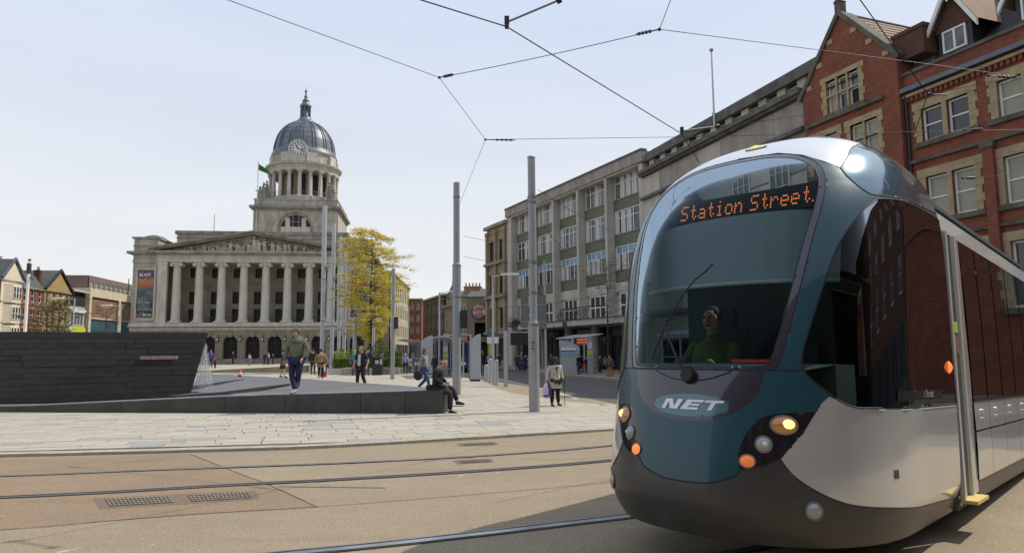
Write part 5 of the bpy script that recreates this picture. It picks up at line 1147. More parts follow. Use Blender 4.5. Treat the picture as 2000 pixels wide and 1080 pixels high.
us = np.linspace(-1.3, 1.3, NU); zs_ = np.linspace(.33, 3.80, NZ); U, Zg = np.meshgrid(us, zs_); du = us[1]-us[0]; dz_ = zs_[1]-zs_[0]
Pu, Pz = U.copy(), Zg.copy(); best = np.full(U.shape, 1e9)
seglists = [r[1] for r in regions]
seam_z = 1.545
for k, poly in enumerate(seglists):
    pts = np.array(poly+[poly[0]]); 
    for a, b in zip(pts, pts[1:]):
        lo = np.minimum(a, b)-[du*1.2, dz_*1.2]; hi = np.maximum(a, b)+[du*1.2, dz_*1.2]
        i0, i1 = np.searchsorted(zs_, lo[1]), np.searchsorted(zs_, hi[1]); j0, j1 = np.searchsorted(us, lo[0]), np.searchsorted(us, hi[0])
        if i0 >= i1 or j0 >= j1: continue
        A = U[i0:i1, j0:j1]/du; B = Zg[i0:i1, j0:j1]/dz_; ax, az_ = a[0]/du, a[1]/dz_; bx, bz_ = b[0]/du, b[1]/dz_; L2 = (bx-ax)**2+(bz_-az_)**2+1e-12
        t = np.clip(((A-ax)*(bx-ax)+(B-az_)*(bz_-az_))/L2, 0, 1); qx, qz = ax+t*(bx-ax), az_+t*(bz_-az_); d = (A-qx)**2+(B-qz)**2
        mk = (d < .36) & (d < best[i0:i1, j0:j1]); best[i0:i1, j0:j1][mk] = d[mk]; Pu[i0:i1, j0:j1][mk] = (qx*du)[mk]; Pz[i0:i1, j0:j1][mk] = (qz*dz_)[mk]
i_s = int(round((seam_z-.33)/dz_)); mk = best[i_s] > 1e8; Pz[i_s][mk] = seam_z
Pu[:, 0] = -1.3; Pu[:, -1] = 1.3; Pz[0] = .33; Pz[-1] = 3.80
def inpoly(px, pz, poly):
    r = np.zeros(px.shape, bool); P = np.array(poly); Q = np.roll(P, -1, 0)
    for (x1, y1), (x2, y2) in zip(P, Q):
        if y1 == y2: continue
        c = ((y1 > pz) != (y2 > pz)) & (px < (x2-x1)*(pz-y1)/(y2-y1)+x1); r ^= c
    return r
cu = (Pu[:-1, :-1]+Pu[1:, :-1]+Pu[:-1, 1:]+Pu[1:, 1:])/4; cz_ = (Pz[:-1, :-1]+Pz[1:, :-1]+Pz[:-1, 1:]+Pz[1:, 1:])/4
ids = np.full(cu.shape, -1)
for k, (nm, poly) in enumerate(regions):
    mk = inpoly(cu, cz_, poly) & (ids < 0); ids[mk] = k
pil = (ids < 0) & (cz_ >= seam_z); bon = (ids < 0) & (cz_ < seam_z)
ids[pil & (cu > 0)] = 100; ids[pil & (cu <= 0)] = 101; ids[bon] = 102
SX, SY_, SZ = surf(Pu, Pz)
WX_ = math.sin(TAZ)*SX+math.cos(TAZ)*SY_; WY_ = math.cos(TAZ)*SX-math.sin(TAZ)*SY_; WZ_ = SZ-TP*SX
VV = np.stack([WX_, WY_, WZ_], -1).reshape(-1, 3)
tparts = {}
for k in np.unique(ids):
    ii, jj = np.nonzero(ids == k); q = np.stack([ii*NU+jj, (ii+1)*NU+jj, (ii+1)*NU+jj+1, ii*NU+jj+1], 1)
    un, inv_ = np.unique(q.ravel(), return_inverse=True); nm = regions[k][0] if k < 100 else ('pillar' if k < 102 else 'bonnet')
    me = bpy.data.meshes.new(nm); me.from_pydata(VV[un].tolist(), [], inv_.reshape(-1, 4).tolist()); me.materials.append(rmats[nm]); me.polygons.foreach_set('use_smooth', [True]*len(q)); me.update()
    o = link(nm, me, tram); tparts.setdefault(nm, []).append(o)
def bead(poly, r, mt, name='seal', off=0, parent=None, closed=True):
    pts = [surfp(u, z, off) for u, z in poly]; pts = pts+[pts[0]] if closed else pts; m = MB(); m.path(pts, r, 6); return m.build(name, mt, parent or tram)
rub = mat('black_rubber', (.008, .008, .009), .6)
bead(frame_, .0045, rub); bead(screen, .004, rub)
for pl2 in (sidew, mir(sidew)): bead(pl2, .006, rub)
bead([(-.5+i*.02, seam_z+.004) for i in range(45) if abs(-.5+i*.02) < .385], .005, rub, 'panel_gap', closed=False)
bead(bump+[], .005, rub, 'panel_gap', closed=False); bead(mir(bump), .005, rub, 'panel_gap', closed=False)
bead(topl+crv([(.458, 3.17), (.50, 3.08), (.60, 2.955), (.70, 2.945), (.9, 2.975), (1.3, 3.02)], False), .005, rub, 'panel_gap', closed=False)
bead(crv([(.458, 3.17), (.50, 3.28), (.56, 3.42), (.70, 3.55), (.85, 3.63)], False), .005, rub, 'panel_gap', closed=False)
bead([(1.29, 1.262), (1.0, 1.268), (.86, 1.270), (.70, 1.274)], .004, SVL, 'trim_strip', .004, closed=False)
bead(silv, .0025, rub, 'panel_gap')
# emblem letters on the oval, slightly slanted bold capitals
def letters():
    m = MB(); o = []
    def bar(pts): 
        vs = []
        for u, z in pts: vs.append(surfp(u, z, .006))
        m.add(vs, [tuple(range(len(vs)))], False)
    z0, z1 = 1.245, 1.318; sh = .018
    S_ = lambda u, z: (u+sh*(z-z0)/(z1-z0), z)
    def R4(u0, u1, a, b): bar([S_(u0, a), S_(u1, a), S_(u1, b), S_(u0, b)])
    R4(-.088, -.072, z0, z1); R4(-.044, -.028, z0, z1); bar([S_(-.078, z1), S_(-.062, z1), S_(-.038, z0), S_(-.054, z0)])
    R4(-.018, -.002, z0, z1); R4(-.002, .026, z0, z0+.017); R4(-.002, .024, z0+.029, z0+.043); R4(-.002, .03, z1-.017, z1)
    R4(.058, .073, z0, z1-.017); R4(.034, .098, z1-.017, z1)
    return m
letters().build('emblem_lettering', mat('emblem_silver', (.72, .73, .75), .3, .3), tparts['emblem_oval'][0])
# lamps
def lamp(u, z, rx, rz_, mt, name, parent, off=.004, ring=True):
    c = surfp(u, z, off); e = .01; a = (surfp(u+e, z, off)-c).normalized(); b = (surfp(u, z+e, off)-c); nn = a.cross(b).normalized(); b = nn.cross(a)
    if nn.dot(c-TW(2.5, 0, 1.8)) < 0: nn = -nn
    m = MB(); n_ = 24; v = [c+nn*.03]+[c+nn*.018+a*(rx*.6*math.cos(2*math.pi*i/n_))+b*(rz_*.6*math.sin(2*math.pi*i/n_)) for i in range(n_)]+[c+a*(rx*math.cos(2*math.pi*i/n_))+b*(rz_*math.sin(2*math.pi*i/n_)) for i in range(n_)]
    m.add(v, [(0, 1+i, 1+(i+1) % n_) for i in range(n_)]+[(1+i, n_+1+i, n_+1+(i+1) % n_, 1+(i+1) % n_) for i in range(n_)], True); o = m.build(name, mt, parent)
    if ring:
        m = MB(); pts = [c+a*(rx*1.08*math.cos(2*math.pi*i/n_))+b*(rz_*1.08*math.sin(2*math.pi*i/n_)) for i in range(n_+1)]; m.path(pts, .006, 5); m.build('lamp_ring', MT['galv'], parent)
    return o
HL = mat('headlamp_lit', (.8, .6, .3), .2, emit=(1, .48, .16), estr=2.2); AM = mat('indicator_amber', (.55, .14, .03), .25, emit=(1, .25, .06), estr=.35); FG = mat('clear_lamp', (.30, .32, .31), .12, coat=1); OR = mat('orange_marker', (.8, .2, .04), .3, emit=(1, .22, .05), estr=1.0)
AMD = mat('amber_reflector', (.30, .16, .07), .2, .3, emit=(1, .35, .08), estr=.10, coat=1); hb_ = {1: None, -1: None}
for o in tparts['headlight']: hb_[1 if sum(v.co.dot(ts) for v in o.data.vertices) > 0 else -1] = o
for s_ in (1, -1):
    h_ = hb_[s_]; lamp(s_*.325, 1.165, .085, .060, AMD, 'headlamp', h_); lamp(s_*.338, 1.170, .046, .034, HL, 'bulb', h_, .02, False); lamp(s_*.262, 1.03, .022, .022, MT['printw'], 'bulb', h_, .02, False); lamp(s_*.258, 1.03, .052, .052, FG, 'lower_lamp', h_); lamp(s_*.205, .91, .05, .042, AM if s_ > 0 else OR, 'indicator', h_)
for s_ in (1, -1): lamp(s_*.441, .60, .055, .055, FG, 'fog_lamp', tram)
lamp(1.245, 1.60, .045, .055, OR, 'side_marker', tram, ring=False)
# top marker light above the windscreen
lamp(.02, 3.52, .09, .03, mat('yellow_lamp', (.6, .5, .15), .25, emit=(1, .85, .35), estr=.6), 'roof_lamp', tram)
# towing cover, small plates
m = MB(); 
for (u, z) in ((.80, .82),): c = surfp(u, z, .004); a = (surfp(u+.02, z, .004)-c).normalized(); m.add([c-a*.03+Vector((0, 0, -.03)), c+a*.03+Vector((0, 0, -.03)), c+a*.03+Vector((0, 0, .03)), c-a*.03+Vector((0, 0, .03))], [(0, 1, 2, 3)])
m.build('small_plate', GRD, tram)
# windscreen wiper
m = MB(); c0 = surfp(.0, 1.50, .03); m.tube(surfp(0, 1.49, 0), c0+Vector((-.02, -.02, 0)), .06, .05, 14); wa = [surfp(-.005-.09*t, 1.50+.42*t, .05) for t in [i/8 for i in range(9)]]; m.path(wa, .010, 6)
wb = [surfp(-.14+.16*t, 1.62+.75*t, .035) for t in [i/12 for i in range(13)]]; m.path(wb, .007, 5); m.tube(wa[-1], wb[5], .008); m.build('wiper', rub, tram)
m = MB(); 
for s_ in (0,):
    pts = [surfp(-.13+.26*i/16, 1.535-.075*math.sin(math.pi*i/16), .006) for i in range(17)]; m.path(pts, .004, 5)
m.build('wiper_cover_line', rub, tram)
# interior behind the glass
def tq(m, pts): m.add([TW(*p) for p in pts], [tuple(range(len(pts)))], False)
def tbox(m, x0, x1, y0, y1, z0, z1):
    v = [TW(*p) for p in [(x0, y0, z0), (x1, y0, z0), (x1, y1, z0), (x0, y1, z0), (x0, y0, z1), (x1, y0, z1), (x1, y1, z1), (x0, y1, z1)]]
    return m.add(v, [(0, 1, 2, 3), (7, 6, 5, 4), (4, 5, 1, 0), (5, 6, 2, 1), (6, 7, 3, 2), (7, 4, 0, 3)], False)
inn = mat('cab_grey', (.2, .22, .23), .7); ind = mat('cab_dark', (.07, .085, .082), .7); bld = mat('grey_roller_blind', (.34, .39, .41), .8)
m = MB(); tbox(m, .75, 1.3, -.82, .82, .9, 1.32); v_ = [TW(.36, -.55, 1.50), TW(.36, .55, 1.50), TW(.8, .88, 1.60), TW(.8, -.88, 1.60)]; m.add(v_, [(0, 1, 2, 3)]); tbox(m, .78, 1.2, -.86, .86, 1.3, 1.60); m.build('dashboard', inn, tram)
m = MB(); tbox(m, .86, .88, .0, .42, 1.61, 1.635); m.build('dash_light', mat('red_dash_light', (.3, .02, .02), .4, emit=(1, .08, .05), estr=.12), tram)
m = MB(); n_ = 10
for k in range(n_):
    y0, y1 = -.86+1.72*k/n_, -.86+1.72*(k+1)/n_; f_ = lambda y: .30*(abs(y)/.9)**2.2
    tq(m, [(.72+f_(y0), y0, 2.26), (.72+f_(y1), y1, 2.26), (.88+f_(y1), y1, 2.85), (.88+f_(y0), y0, 2.85)])
bo = m.build('sun_blind', bld, tram)
m = MB()
for k in range(n_): y0, y1 = -.86+1.72*k/n_, -.86+1.72*(k+1)/n_; m.tube(TW(.715+f_(y0), y0, 2.25), TW(.715+f_(y1), y1, 2.25), .017, n=6)
m.build('blind_rail', mat('pale_blind_rail', (.5, .56, .55), .4), bo)
m = MB(); tbox(m, 1.0, 1.12, -.72, .74, 2.86, 3.06); db = m.build('destination_display', mat('display_black', (.012, .016, .02), .5), tram)
LED = {'S': '01111 10000 10000 01110 00001 00001 11110', 't': '00100 00100 01110 00100 00100 00101 00010', 'a': '00000 00000 01110 00001 01111 10001 01111', 'i': '00100 00000 01100 00100 00100 00100 01110', 'o': '00000 00000 01110 10001 10001 10001 01110',
       'n': '00000 00000 10110 11001 10001 10001 10001', 'r': '00000 00000 10110 11001 10000 10000 10000', 'e': '00000 00000 01110 10001 11111 10000 01110', ' ': '000 000 000 000 000 000 000', '.': '0 0 0 0 0 0 1'}
ledm = mat('led_amber', (.8, .22, .05), .4, emit=(1, .24, .07), estr=1.25); dots = MB(); cx_ = 0; px_, pz_ = .0145, .0192
for ch_ in 'Station Street.':
    rows_ = LED[ch_].split()
    for r_, row in enumerate(rows_):
        for c_, b_ in enumerate(row):
            if b_ == '1':
                yy = -.50+(cx_+c_)*px_+(6-r_)*.003; zz = 2.905+(6-r_)*pz_; c = TW(.992, yy, zz); a = TW(.992, yy+.0062, zz)-c; b = Vector((0, 0, .0075))
                dots.add([c+a*math.cos(k*math.pi/3)+b*math.sin(k*math.pi/3) for k in range(6)], [tuple(range(6))], False)
    cx_ += len(rows_[0])+1
dots.build('display_lettering', ledm, db)
m = MB(); tbox(m, 2.2, 2.3, -1.15, .35, .5, 3.0); tbox(m, 1.75, 2.1, -.25, .25, 1.0, 1.1); tbox(m, 2.05, 2.15, -.25, .25, 1.1, 1.85); m.build('cab_partition', ind, tram)
m = MB(); m.ball(TW(1.1, -.55, 3.2)+Vector((0, 0, -.0)), .01); 
# driver in high visibility vest behind the left half of the windscreen
dm_ = MB(); hv = mat('hi_vis_yellow', (.15, .18, .03), .8, col2=(.09, .11, .02), scale=9, bump=.3); dr = empty('person', (1.24, 5.16, 0), 0, 'tram driver in a yellow high visibility vest seated behind the windscreen', 'person')
DY_ = -.52
c = TW(1.55, DY_, 1.42); dm_.smooth = True; dm_.lathe([(.10, -.35), (.19, -.3), (.20, 0), (.215, .25), (.17, .36), (.08, .42), (.055, .47)], 14, tuple(c))
for s_ in (-1, 1): sh_ = TW(1.55, DY_+s_*.2, 1.74); el = TW(1.38, DY_+s_*.26, 1.52); ha = TW(1.16, DY_+s_*.16, 1.60); dm_.ball(sh_, .075, 8, 6); dm_.tube(sh_, el, .07, .055, 8); dm_.ball(el, .055, 8, 6); dm_.tube(el, ha, .052, .035, 8); dm_.ball(ha, .045, 8, 6)
dm_.build('vest', hv, dr)
dm_ = MB(); 
for zz in (1.38, 1.5): dm_.lathe([(.207, 0), (.209, .045)], 14, tuple(TW(1.55, DY_, zz)))
dm_.build('reflective_band', mat('reflective_grey', (.45, .45, .43), .4), dr)
dm_ = MB(); dm_.ball(TW(1.52, DY_, 2.02), (.078, .085, .115), 12, 8); dm_.tube(TW(1.55, DY_, 1.84), TW(1.53, DY_, 1.96), .05); dm_.tube(TW(1.44, DY_, 2.03), TW(1.41, DY_, 1.99), .012, .018, 6); dm_.build('head', MT['skin'], dr)
dm_ = MB(); dm_.ball(TW(1.555, DY_, 2.06), (.088, .095, .105), 12, 8); dm_.build('hair', MT['black'], dr)
dm_ = MB()
for q_ in (-.03, .03): dm_.ball(TW(1.437, DY_+q_, 2.045), .011, 6, 4)
dm_.tube(TW(1.435, DY_-.025, 1.965), TW(1.435, DY_+.025, 1.965), .006, n=5); dm_.build('eyes_and_mouth', MT['black'], dr)
dm_ = MB(); tbox(dm_, 1.74, 1.86, DY_-.24, DY_+.24, 1.0, 1.95); tbox(dm_, 1.76, 1.84, DY_-.12, DY_+.12, 1.97, 2.15); dm_.build('driver_seat', ind, tram)
# ---------------- body behind the cab
def strip(name, x0, x1, prof, mt, parent=None, side=1):
    "extrude (y, z) profile along x"
    m = MB(); k = len(prof); v = [TW(x0, side*y, z) for y, z in prof]+[TW(x1, side*y, z) for y, z in prof]
    m.add(v, [(i, i+1, k+i+1, k+i) for i in range(k-1)], False); return m.build(name, mt, parent or tram)
XE = 8.2
WINM = glassmat('body_glass', (.16, .20, .20), .03, .0, 1.35, (.45, .5, .5))
steel = mat('brushed_post', (.6, .6, .6), .35, .4)
m = MB(); tbox(m, 2.75, XE, -1.16, 1.16, .32, .4); tbox(m, 2.75, XE, -1.1, 1.1, 3.16, 3.2); tbox(m, XE-.02, XE, -1.16, 1.16, .3, 3.1); m.build('floor_and_ceiling', ind, tram)
for s_ in (1, -1):
    strip('skirt', 3.42, XE, [(1.215, .52), (1.215, .40), (1.17, .33)], GRD, side=s_)
    x = 3.42
    for x1 in (4.15, 5.0, 5.9, 6.8, XE):
        strip('lower_panel', x+.006, x1-.006, [(1.225, .53), (1.232, .8), (1.232, .985)], SV, side=s_); strip('upper_panel', x+.006, x1-.006, [(1.232, 1.0), (1.228, 1.275)], SV, side=s_)
        strip('side_glass', x+.03, x1-.03, [(1.225, 1.30), (1.222, 2.1), (1.20, 2.86)], WINM, side=s_); strip('window_pillar', x1-.04, x1+.04, [(1.215, 1.29), (1.21, 2.1), (1.19, 2.87)], BLK, side=s_)
        m = MB(); m.tube(TW(x+.35, s_*1.225, 1.17), TW(x+.35, s_*1.245, 1.17), .028, n=10); m.tube(TW(x+.35, s_*1.225, 1.1), TW(x+.35, s_*1.245, 1.1), .018, n=8); m.build('panel_lock', steel, tram)
        x = x1
    strip('window_sill', 3.42, XE, [(1.236, 1.275), (1.236, 1.30)], rub, side=s_)
    strip('cantrail', 2.68, XE, [(1.2, 2.87), (1.195, 2.90), (1.16, 3.06)], SVL, side=s_)
    strip('roof_edge', 2.68, XE, [(1.16, 3.062), (1.10, 3.07), (1.02, 3.24), (.9, 3.30)], BRB, side=s_)
    # door
    m = MB(); tbox(m, 2.74, 2.81, s_*1.20, s_*1.235, .42, 2.86); m.build('door_post', steel, tram); m = MB(); tbox(m, 3.08, 3.15, s_*1.20, s_*1.235, .42, 2.86); m.build('door_post', steel, tram)
    d_ = strip('door', 2.81, 3.08, [(1.205, .45), (1.21, 1.5), (1.20, 2.86)], SWG, side=s_)
    strip('door_frame', 3.15, 3.42, [(1.214, .42), (1.218, 1.5), (1.2, 2.87)], BLK if s_ < 0 else SV, side=s_).name = 'door_frame'
    strip('door_frame', 2.68, 2.74, [(1.205, .38), (1.21, 1.5), (1.2, 2.87)], BLK, side=s_)
    m = MB(); tbox(m, 2.72, 3.2, s_*1.15, s_*1.33, .40, .43); m.build('door_step', mat('yellow_step', (.62, .48, .16), .6) if s_ > 0 else GRD, tram)
    m = MB(); tbox(m, 2.85, 3.05, s_*1.214, s_*1.217, 1.93, 2.03); m.build('green_notice', mat('lime_notice', (.35, .55, .03), .5), tram); m = MB(); tbox(m, 2.85, 3.05, s_*1.214, s_*1.217, 1.74, 1.90); m.build('notice', mat('plum_notice', (.2, .1, .12), .5), tram)
    m = MB(); m.tube(TW(2.95, s_*1.24, 1.0), TW(2.95, s_*1.24, 1.001), .01); 
m = MB(); v = []
prof = [(-.9, 3.30), (-.5, 3.33), (0, 3.34), (.5, 3.33), (.9, 3.30)]
m.add([TW(2.6, y, z) for y, z in prof]+[TW(XE, y, z) for y, z in prof], [(i, i+1, 6+i, 5+i) for i in range(4)], False); m.build('roof', SV, tram)
# side destination strip under the cab window
m = MB(); pts = [(.82+.0*i, 1.36) for i in range(2)]
us2 = [.80+.36*i/12 for i in range(13)]
m.add([surfp(u, 1.335, .006) for u in us2]+[surfp(u, 1.412, .006) for u in us2], [(i, i+1, 14+i, 13+i) for i in range(12)], False); sdp = m.build('side_display', mat('side_display', (.012, .012, .013), .6, spec=.2), tram)
a_ = surfp(.84, 1.38, .010); b_ = surfp(1.12, 1.38, .010); tm = text_mesh('Station Street', .085, mat('grey_led', (.28, .28, .27), .5), .001); dxy = (b_-a_).normalized(); to = place_text('display_lettering', tm, sdp, (a_+b_)/2+Vector((dxy.y, -dxy.x, 0))*.012, dxy)
# seats and grab poles visible through the glass
for x in (3.9, 4.7, 5.5, 6.3, 7.1):
    for y in (-.75, .75): m = MB(); tbox(m, x, x+.42, y-.22, y+.22, .78, .88); tbox(m, x+.4, x+.46, y-.22, y+.22, .8, 1.5); m.build('seat', mat('seat_moquette', (.03, .08, .10), .9), tram)
for x in (3.4, 4.6, 6.2): m = MB(); m.tube(TW(x, .5, .4), TW(x, .5, 3.1), .02); m.build('grab_pole', mat('yellow_pole', (.5, .38, .05), .4), tram)
# bogie with wheels under the cab
for x in (2.4, 4.2):
    for y in (-.72, .72): m = MB(); zq = .335+TP*x; m.tube(TW(x, y-.06, zq), TW(x, y+.06, zq), .29, n=24); m.tube(TW(x, y-.08, zq), TW(x, y-.05, zq), .315, n=24); m.build('wheel', mat('wheel_steel', (.05, .045, .04), .5, .6), tram)
m = MB(); tbox(m, 1.4, 3.9, -.95, .95, .22, .38); m.build('underframe', ind, tram)
m = MB(); tbox(m, 2.66, 2.70, -1.19, 1.19, .34, 1.25); tbox(m, 2.66, 2.70, -1.15, -.0, 1.25, 3.0); m.build('bulkhead', ind, tram)
# pantograph mast fittings on the roof
m = MB(); tbox(m, 3.2, 5.4, -.55, .55, 3.34, 3.55); m.build('roof_equipment', GRD, tram)
# ================================================================== posts, masts, lamps
ST, STL, GV = MT['steelp'], MT['steell'], MT['galv']
def post(px, pb, pt, r, r2, zsplit, name, label, cat, extra=None, base_z=.03, group=None, Y=None, mt=None):
    b = at_z(px, pb, base_z) if Y is None else Vector((at_y(px, pb, Y).x, Y, base_z)); top = at_y(px, pt, b.y).z
    e = empty(name, tuple(b), 0, label, cat, group); m = MB(); zs = zsplit*(top-base_z) if zsplit else 0
    if zs: m.tube((0, 0, 0), (0, 0, zs), r, r, 20); m.tube((0, 0, zs), (0, 0, zs+.12), r, r2, 20); m.tube((0, 0, zs+.12), (0, 0, top-base_z), r2, r2, 20)
    else: m.tube((0, 0, 0), (0, 0, top-base_z), r, r2, 16)
    m.build('pole', mt or ST, e); return e, b, top-base_z
def collar(e, z, r, mt=None): m = MB(); m.tube((0, 0, z-.03), (0, 0, z+.03), r, r, 18); m.build('collar', mt or GV, e)
pA, bA, hA = post(1044, 805, 308, .145, .105, .335, 'catenary_post', 'tall grey round post nearest the man in the cream coat', 'post', mt=ST)
pB, bB, hB = post(892, 770, 357, .165, .125, .60, 'catenary_post', 'tall grey round post just behind the seated man', 'post')
m = MB(); m.tube((0, 0, hA), (0, 0, hA+.03), .12, .10, 16); m.build('cap', ST, pA)
for z in (hA*.335, hA*.46, hA*.58, hA*.82, hA*.84): collar(pA, z, .125 if z > hA*.4 else .152)
for i, t in enumerate(('1281', '01', '0401')): place_text('stencil_number', text_mesh(t, .062, MT['iron'], .001, bold=True), pA, (-.02, -.149, 1.86-.085*i), (1, .0, 0))
for z in (hB*.60, hB*.93, hB*.45): collar(pB, z, .14 if z > hB*.61 else .17)
m = MB(); m.box(.17, .42, -.1, .1, 2.5, 3.2); m.box(.1, .2, -.03, .03, 2.8, 2.9); m.build('signal_box', MT['iron'], pB)
# group of tall light grey masts in front of the council house
for i, (px, pt, r, lab, Y) in enumerate([(628.5, 402, .19, 'tallest pale steel mast left of the yellow tree', 58), (647.5, 437, .17, 'pale steel mast second from the left in the cluster', 60), (661, 462, .15, 'thin pale steel mast third in the cluster', 62), (671, 486, .17, 'pale steel mast nearest the yellow tree crown', 60), (692, 622, .17, 'short pale steel post under the yellow tree crown', 58), (729, 640, .11, 'slim grey post right of the tree trunk', 52)]):
    e, b, h = post(px, 712, pt, r, r, 0, 'steel_mast', lab, 'mast', Y=Y, mt=STL)
    if i < 4:
        for k in range(3):
            z = h*(.42+.22*k); a = MB(); a.tube((0, 0, z), (rnd.choice([-1, 1])*.9, -.15, z+.12), .03, n=6); a.tube((.5, 0, z-.3), (0, 0, z-.2), .02, n=5); a.build('arm', GV, e)
        collar(e, h*.3, r+.04); collar(e, h*.55, r+.04); m = MB(); m.ball((.25, -.1, h*.62), (.12, .12, .16)); m.build('spotlight', GV, e)
pC, bC, hC = post(766.5, 740, 525, .125, .10, .55, 'lamp_post', 'slim grey post right of the litter bin in front of the council house', 'lamp post')
m = MB(); m.box(.1, .3, -.12, .12, 3.0, 3.7); m.build('control_box', MT['iron'], pC)
pD, bD, hD = post(45, 700, 509, .12, .085, 0, 'lamp_post', 'white mast rising behind the slate wall at the far left', 'mast', Y=46, mt=MT['white'])
m = MB(); m.tube((0, 0, hD), (.02, 0, hD+.1), .1, n=8); m.tube((0, 0, hD-1.1), (.35, 0, hD-1.3), .04, n=6); m.tube((0, 0, hD-1.5), (-.3, 0, hD-1.2), .04, n=6); m.box(-.1, .1, -.1, .1, hD-.9, hD-.2); m.build('loudspeaker', MT['iron'], pD)
# street lamps with horizontal arms
def street_lamp(px, pb, pt, label, side=1, L=1.7, Y=None):
    e, b, h = post(px, pb, pt, .07, .045, 0, 'street_lamp', label, 'street lamp', Y=Y, mt=STL); m = MB(); m.tube((0, 0, h-.05), (side*L, 0, h+.05), .03, n=6); m.build('arm', STL, e); m = MB(); m.cbox((side*(L-.1), 0, h+.05), (.9, .28, .1)); m.build('lamp_head', MT['white'], e); return e
street_lamp(963.5, 751, 538, 'street lamp with a white flat head beside the green office block', 1, .95)
street_lamp(858, 735, 571, 'twin armed street lamp behind the tall post near the shelters', 1, 1.2)
street_lamp(798, 700, 600, 'small distant street lamp beside the council house corner', -1, 1.0, 70)
street_lamp(140, 690, 583, 'small street lamp in front of the narrow modern shop', -1, 1.6, 62)
street_lamp(232, 690, 597, 'small street lamp in front of the tan brick block', -1, 1.4, 62)
# ------------------------------------------------------------------ overhead wires
def wire(pts, r, name, label, cat='wire', mt=None, sag=0):
    m = MB(); P = [Vector(p) for p in pts]
    for a, b in zip(P, P[1:]):
        n_ = 10; q = [a.lerp(b, i/n_)-Vector((0, 0, sag*4*(i/n_)*(1-i/n_))) for i in range(n_+1)]; m.path(q, r, 5)
    o = m.build(name, mt or MT['wire'], label=label, cat=cat, group='overhead tram wires'); return o
W_ = lambda x, y, z: at_z(x, y, z)
cw = [W_(600, -110, 5.7), W_(820, 0, 5.7), W_(990, 53, 5.7), W_(1332, 262, 5.7), W_(1366, 318, 5.62)]
wire([cw[0], cw[1], cw[2]], .0085, 'contact_wire', 'dark contact wire entering from the photo top left of the steady arm'); wire([cw[2], cw[3]], .0085, 'contact_wire', 'long dark contact wire slanting down from the steady arm towards the stone building'); wire([cw[3], cw[4]], .009, 'contact_wire', 'last short length of contact wire dropping behind the tram roof')
nA, nB, nC = W_(858, 152, 6.9), W_(948, 273, 6.6), W_(1288, 58, 6.9)
wire([W_(430, -5, 6.9), nA], .006, 'span_wire', 'span wire from the photo top left to the left insulator'); wire([nA, nC], .007, 'span_wire', 'span wire between the upper left and upper right insulators', sag=.03)
wire([nA, nB], .0055, 'span_wire', 'thin span wire dropping right from the upper left insulator'); topB = bB+Vector((0, 0, hB*.86)); wire([nB, topB], .0055, 'span_wire', 'thin span wire from the lower insulator to the post behind the seated man')
wire([nB, W_(1330, 268, 6.6), W_(2060, 252, 6.6)], .006, 'span_wire', 'nearly level span wire crossing above the tram roof'); wire([nC, W_(1312, -5, 7.2)], .006, 'span_wire', 'short span wire rising steeply out of the photo top'); wire([nC, W_(1830, 128, 7), W_(2060, 160, 7)], .006, 'span_wire', 'span wire from the upper right insulator across the brick gable')
wire([W_(1674, -8, 7), W_(1812, 185, 6.4), W_(1786, 262, 5.9)], .009, 'span_wire', 'dark cable bending across the brick building above the tram')
wire([W_(1812, 185, 6.4), W_(2040, 140, 6.4)], .005, 'span_wire', 'thin wire crossing the upper sash windows'); wire([W_(1790, 352, 5.5), W_(2040, 340, 5.5)], .005, 'span_wire', 'thin wire crossing the middle sash windows')
wire([W_(1345, 258, 6), W_(1480, 238, 6.2), W_(1572, 225, 6.3)], .005, 'span_wire', 'thin wire along the grey stone building')
for i, (a, b, c) in enumerate([((905, 461), (1040, 471), 30), ((905, 501), (1100, 520), 33), ((1050, 370), (1260, 480), 21), ((1060, 520), (1240, 500), 22), ((1056, 430), (1120, 500), 20), ((980, 600), (1240, 560), 26)]):
    p_, q_ = at_y(*a, c), at_y(*b, c+3); wire([p_, q_], .008, 'span_wire', ['upper thin wire between the two tall posts', 'lower thin wire between the two tall posts', 'slack wire sloping from the right post over the office block', 'thin wire level with the third storey windows', 'short drooping wire by the right post', 'long thin wire in front of the lower office windows'][i], sag=.15)
def insul(p, d, label, L=.55):
    d = Vector(d).normalized(); e = empty('wire_insulator', tuple(p), 0, label, 'insulator', 'wire insulators'); m = MB(); m.tube((0, 0, 0), tuple(d*L), .012, n=8); m.ball((0, 0, 0), .03, 8, 5); m.build('rod', MT['iron'], e)
    m = MB(); 
    for k in range(4): c = d*(L*(.4+.15*k)); m.tube(tuple(c-d*.02), tuple(c+d*.02), .028, n=10)
    m.build('insulator_disc', mat('insulator_brown', (.08, .05, .04), .5), e); return e
insul(nA, nC-nA, 'wire joint and insulator at the upper left above the square', .32); insul(nC, nA-nC, 'wire joint and long insulator at the upper right beside the steady arm', .4); insul(nB, Vector((1, .1, 0)), 'small wire joint above the post behind the seated man', .7)
i1 = W_(1885, 254, 6.6); insul(i1, Vector((1, -.1, 0)), 'bright insulator in front of the brick building windows', .4); insul(W_(1880, 348, 5.5), Vector((1, 0, 0)), 'dark insulator in front of the middle sash windows', .3); insul(W_(1930, 148, 7), Vector((1, .1, -.05)), 'dark insulator near the top right corner of the brick building', .6)
def steady(a, b, label):
    e = empty('steady_arm', tuple(a), 0, label, 'steady arm', 'steady arms'); d = b-a; m = MB(); m.tube((0, 0, .06), tuple(d), .013, n=8); m.build('arm', GV, e); m = MB(); m.tube((0, 0, -.02), (0, 0, .12), .028, n=8); m.box(-.03, .03, -.03, .03, .04, .13); m.build('wire_clamp', MT['iron'], e); m = MB(); m.tube(tuple(d*.97), tuple(d*1.06), .04, n=10); m.build('end_fitting', MT['iron'], e)
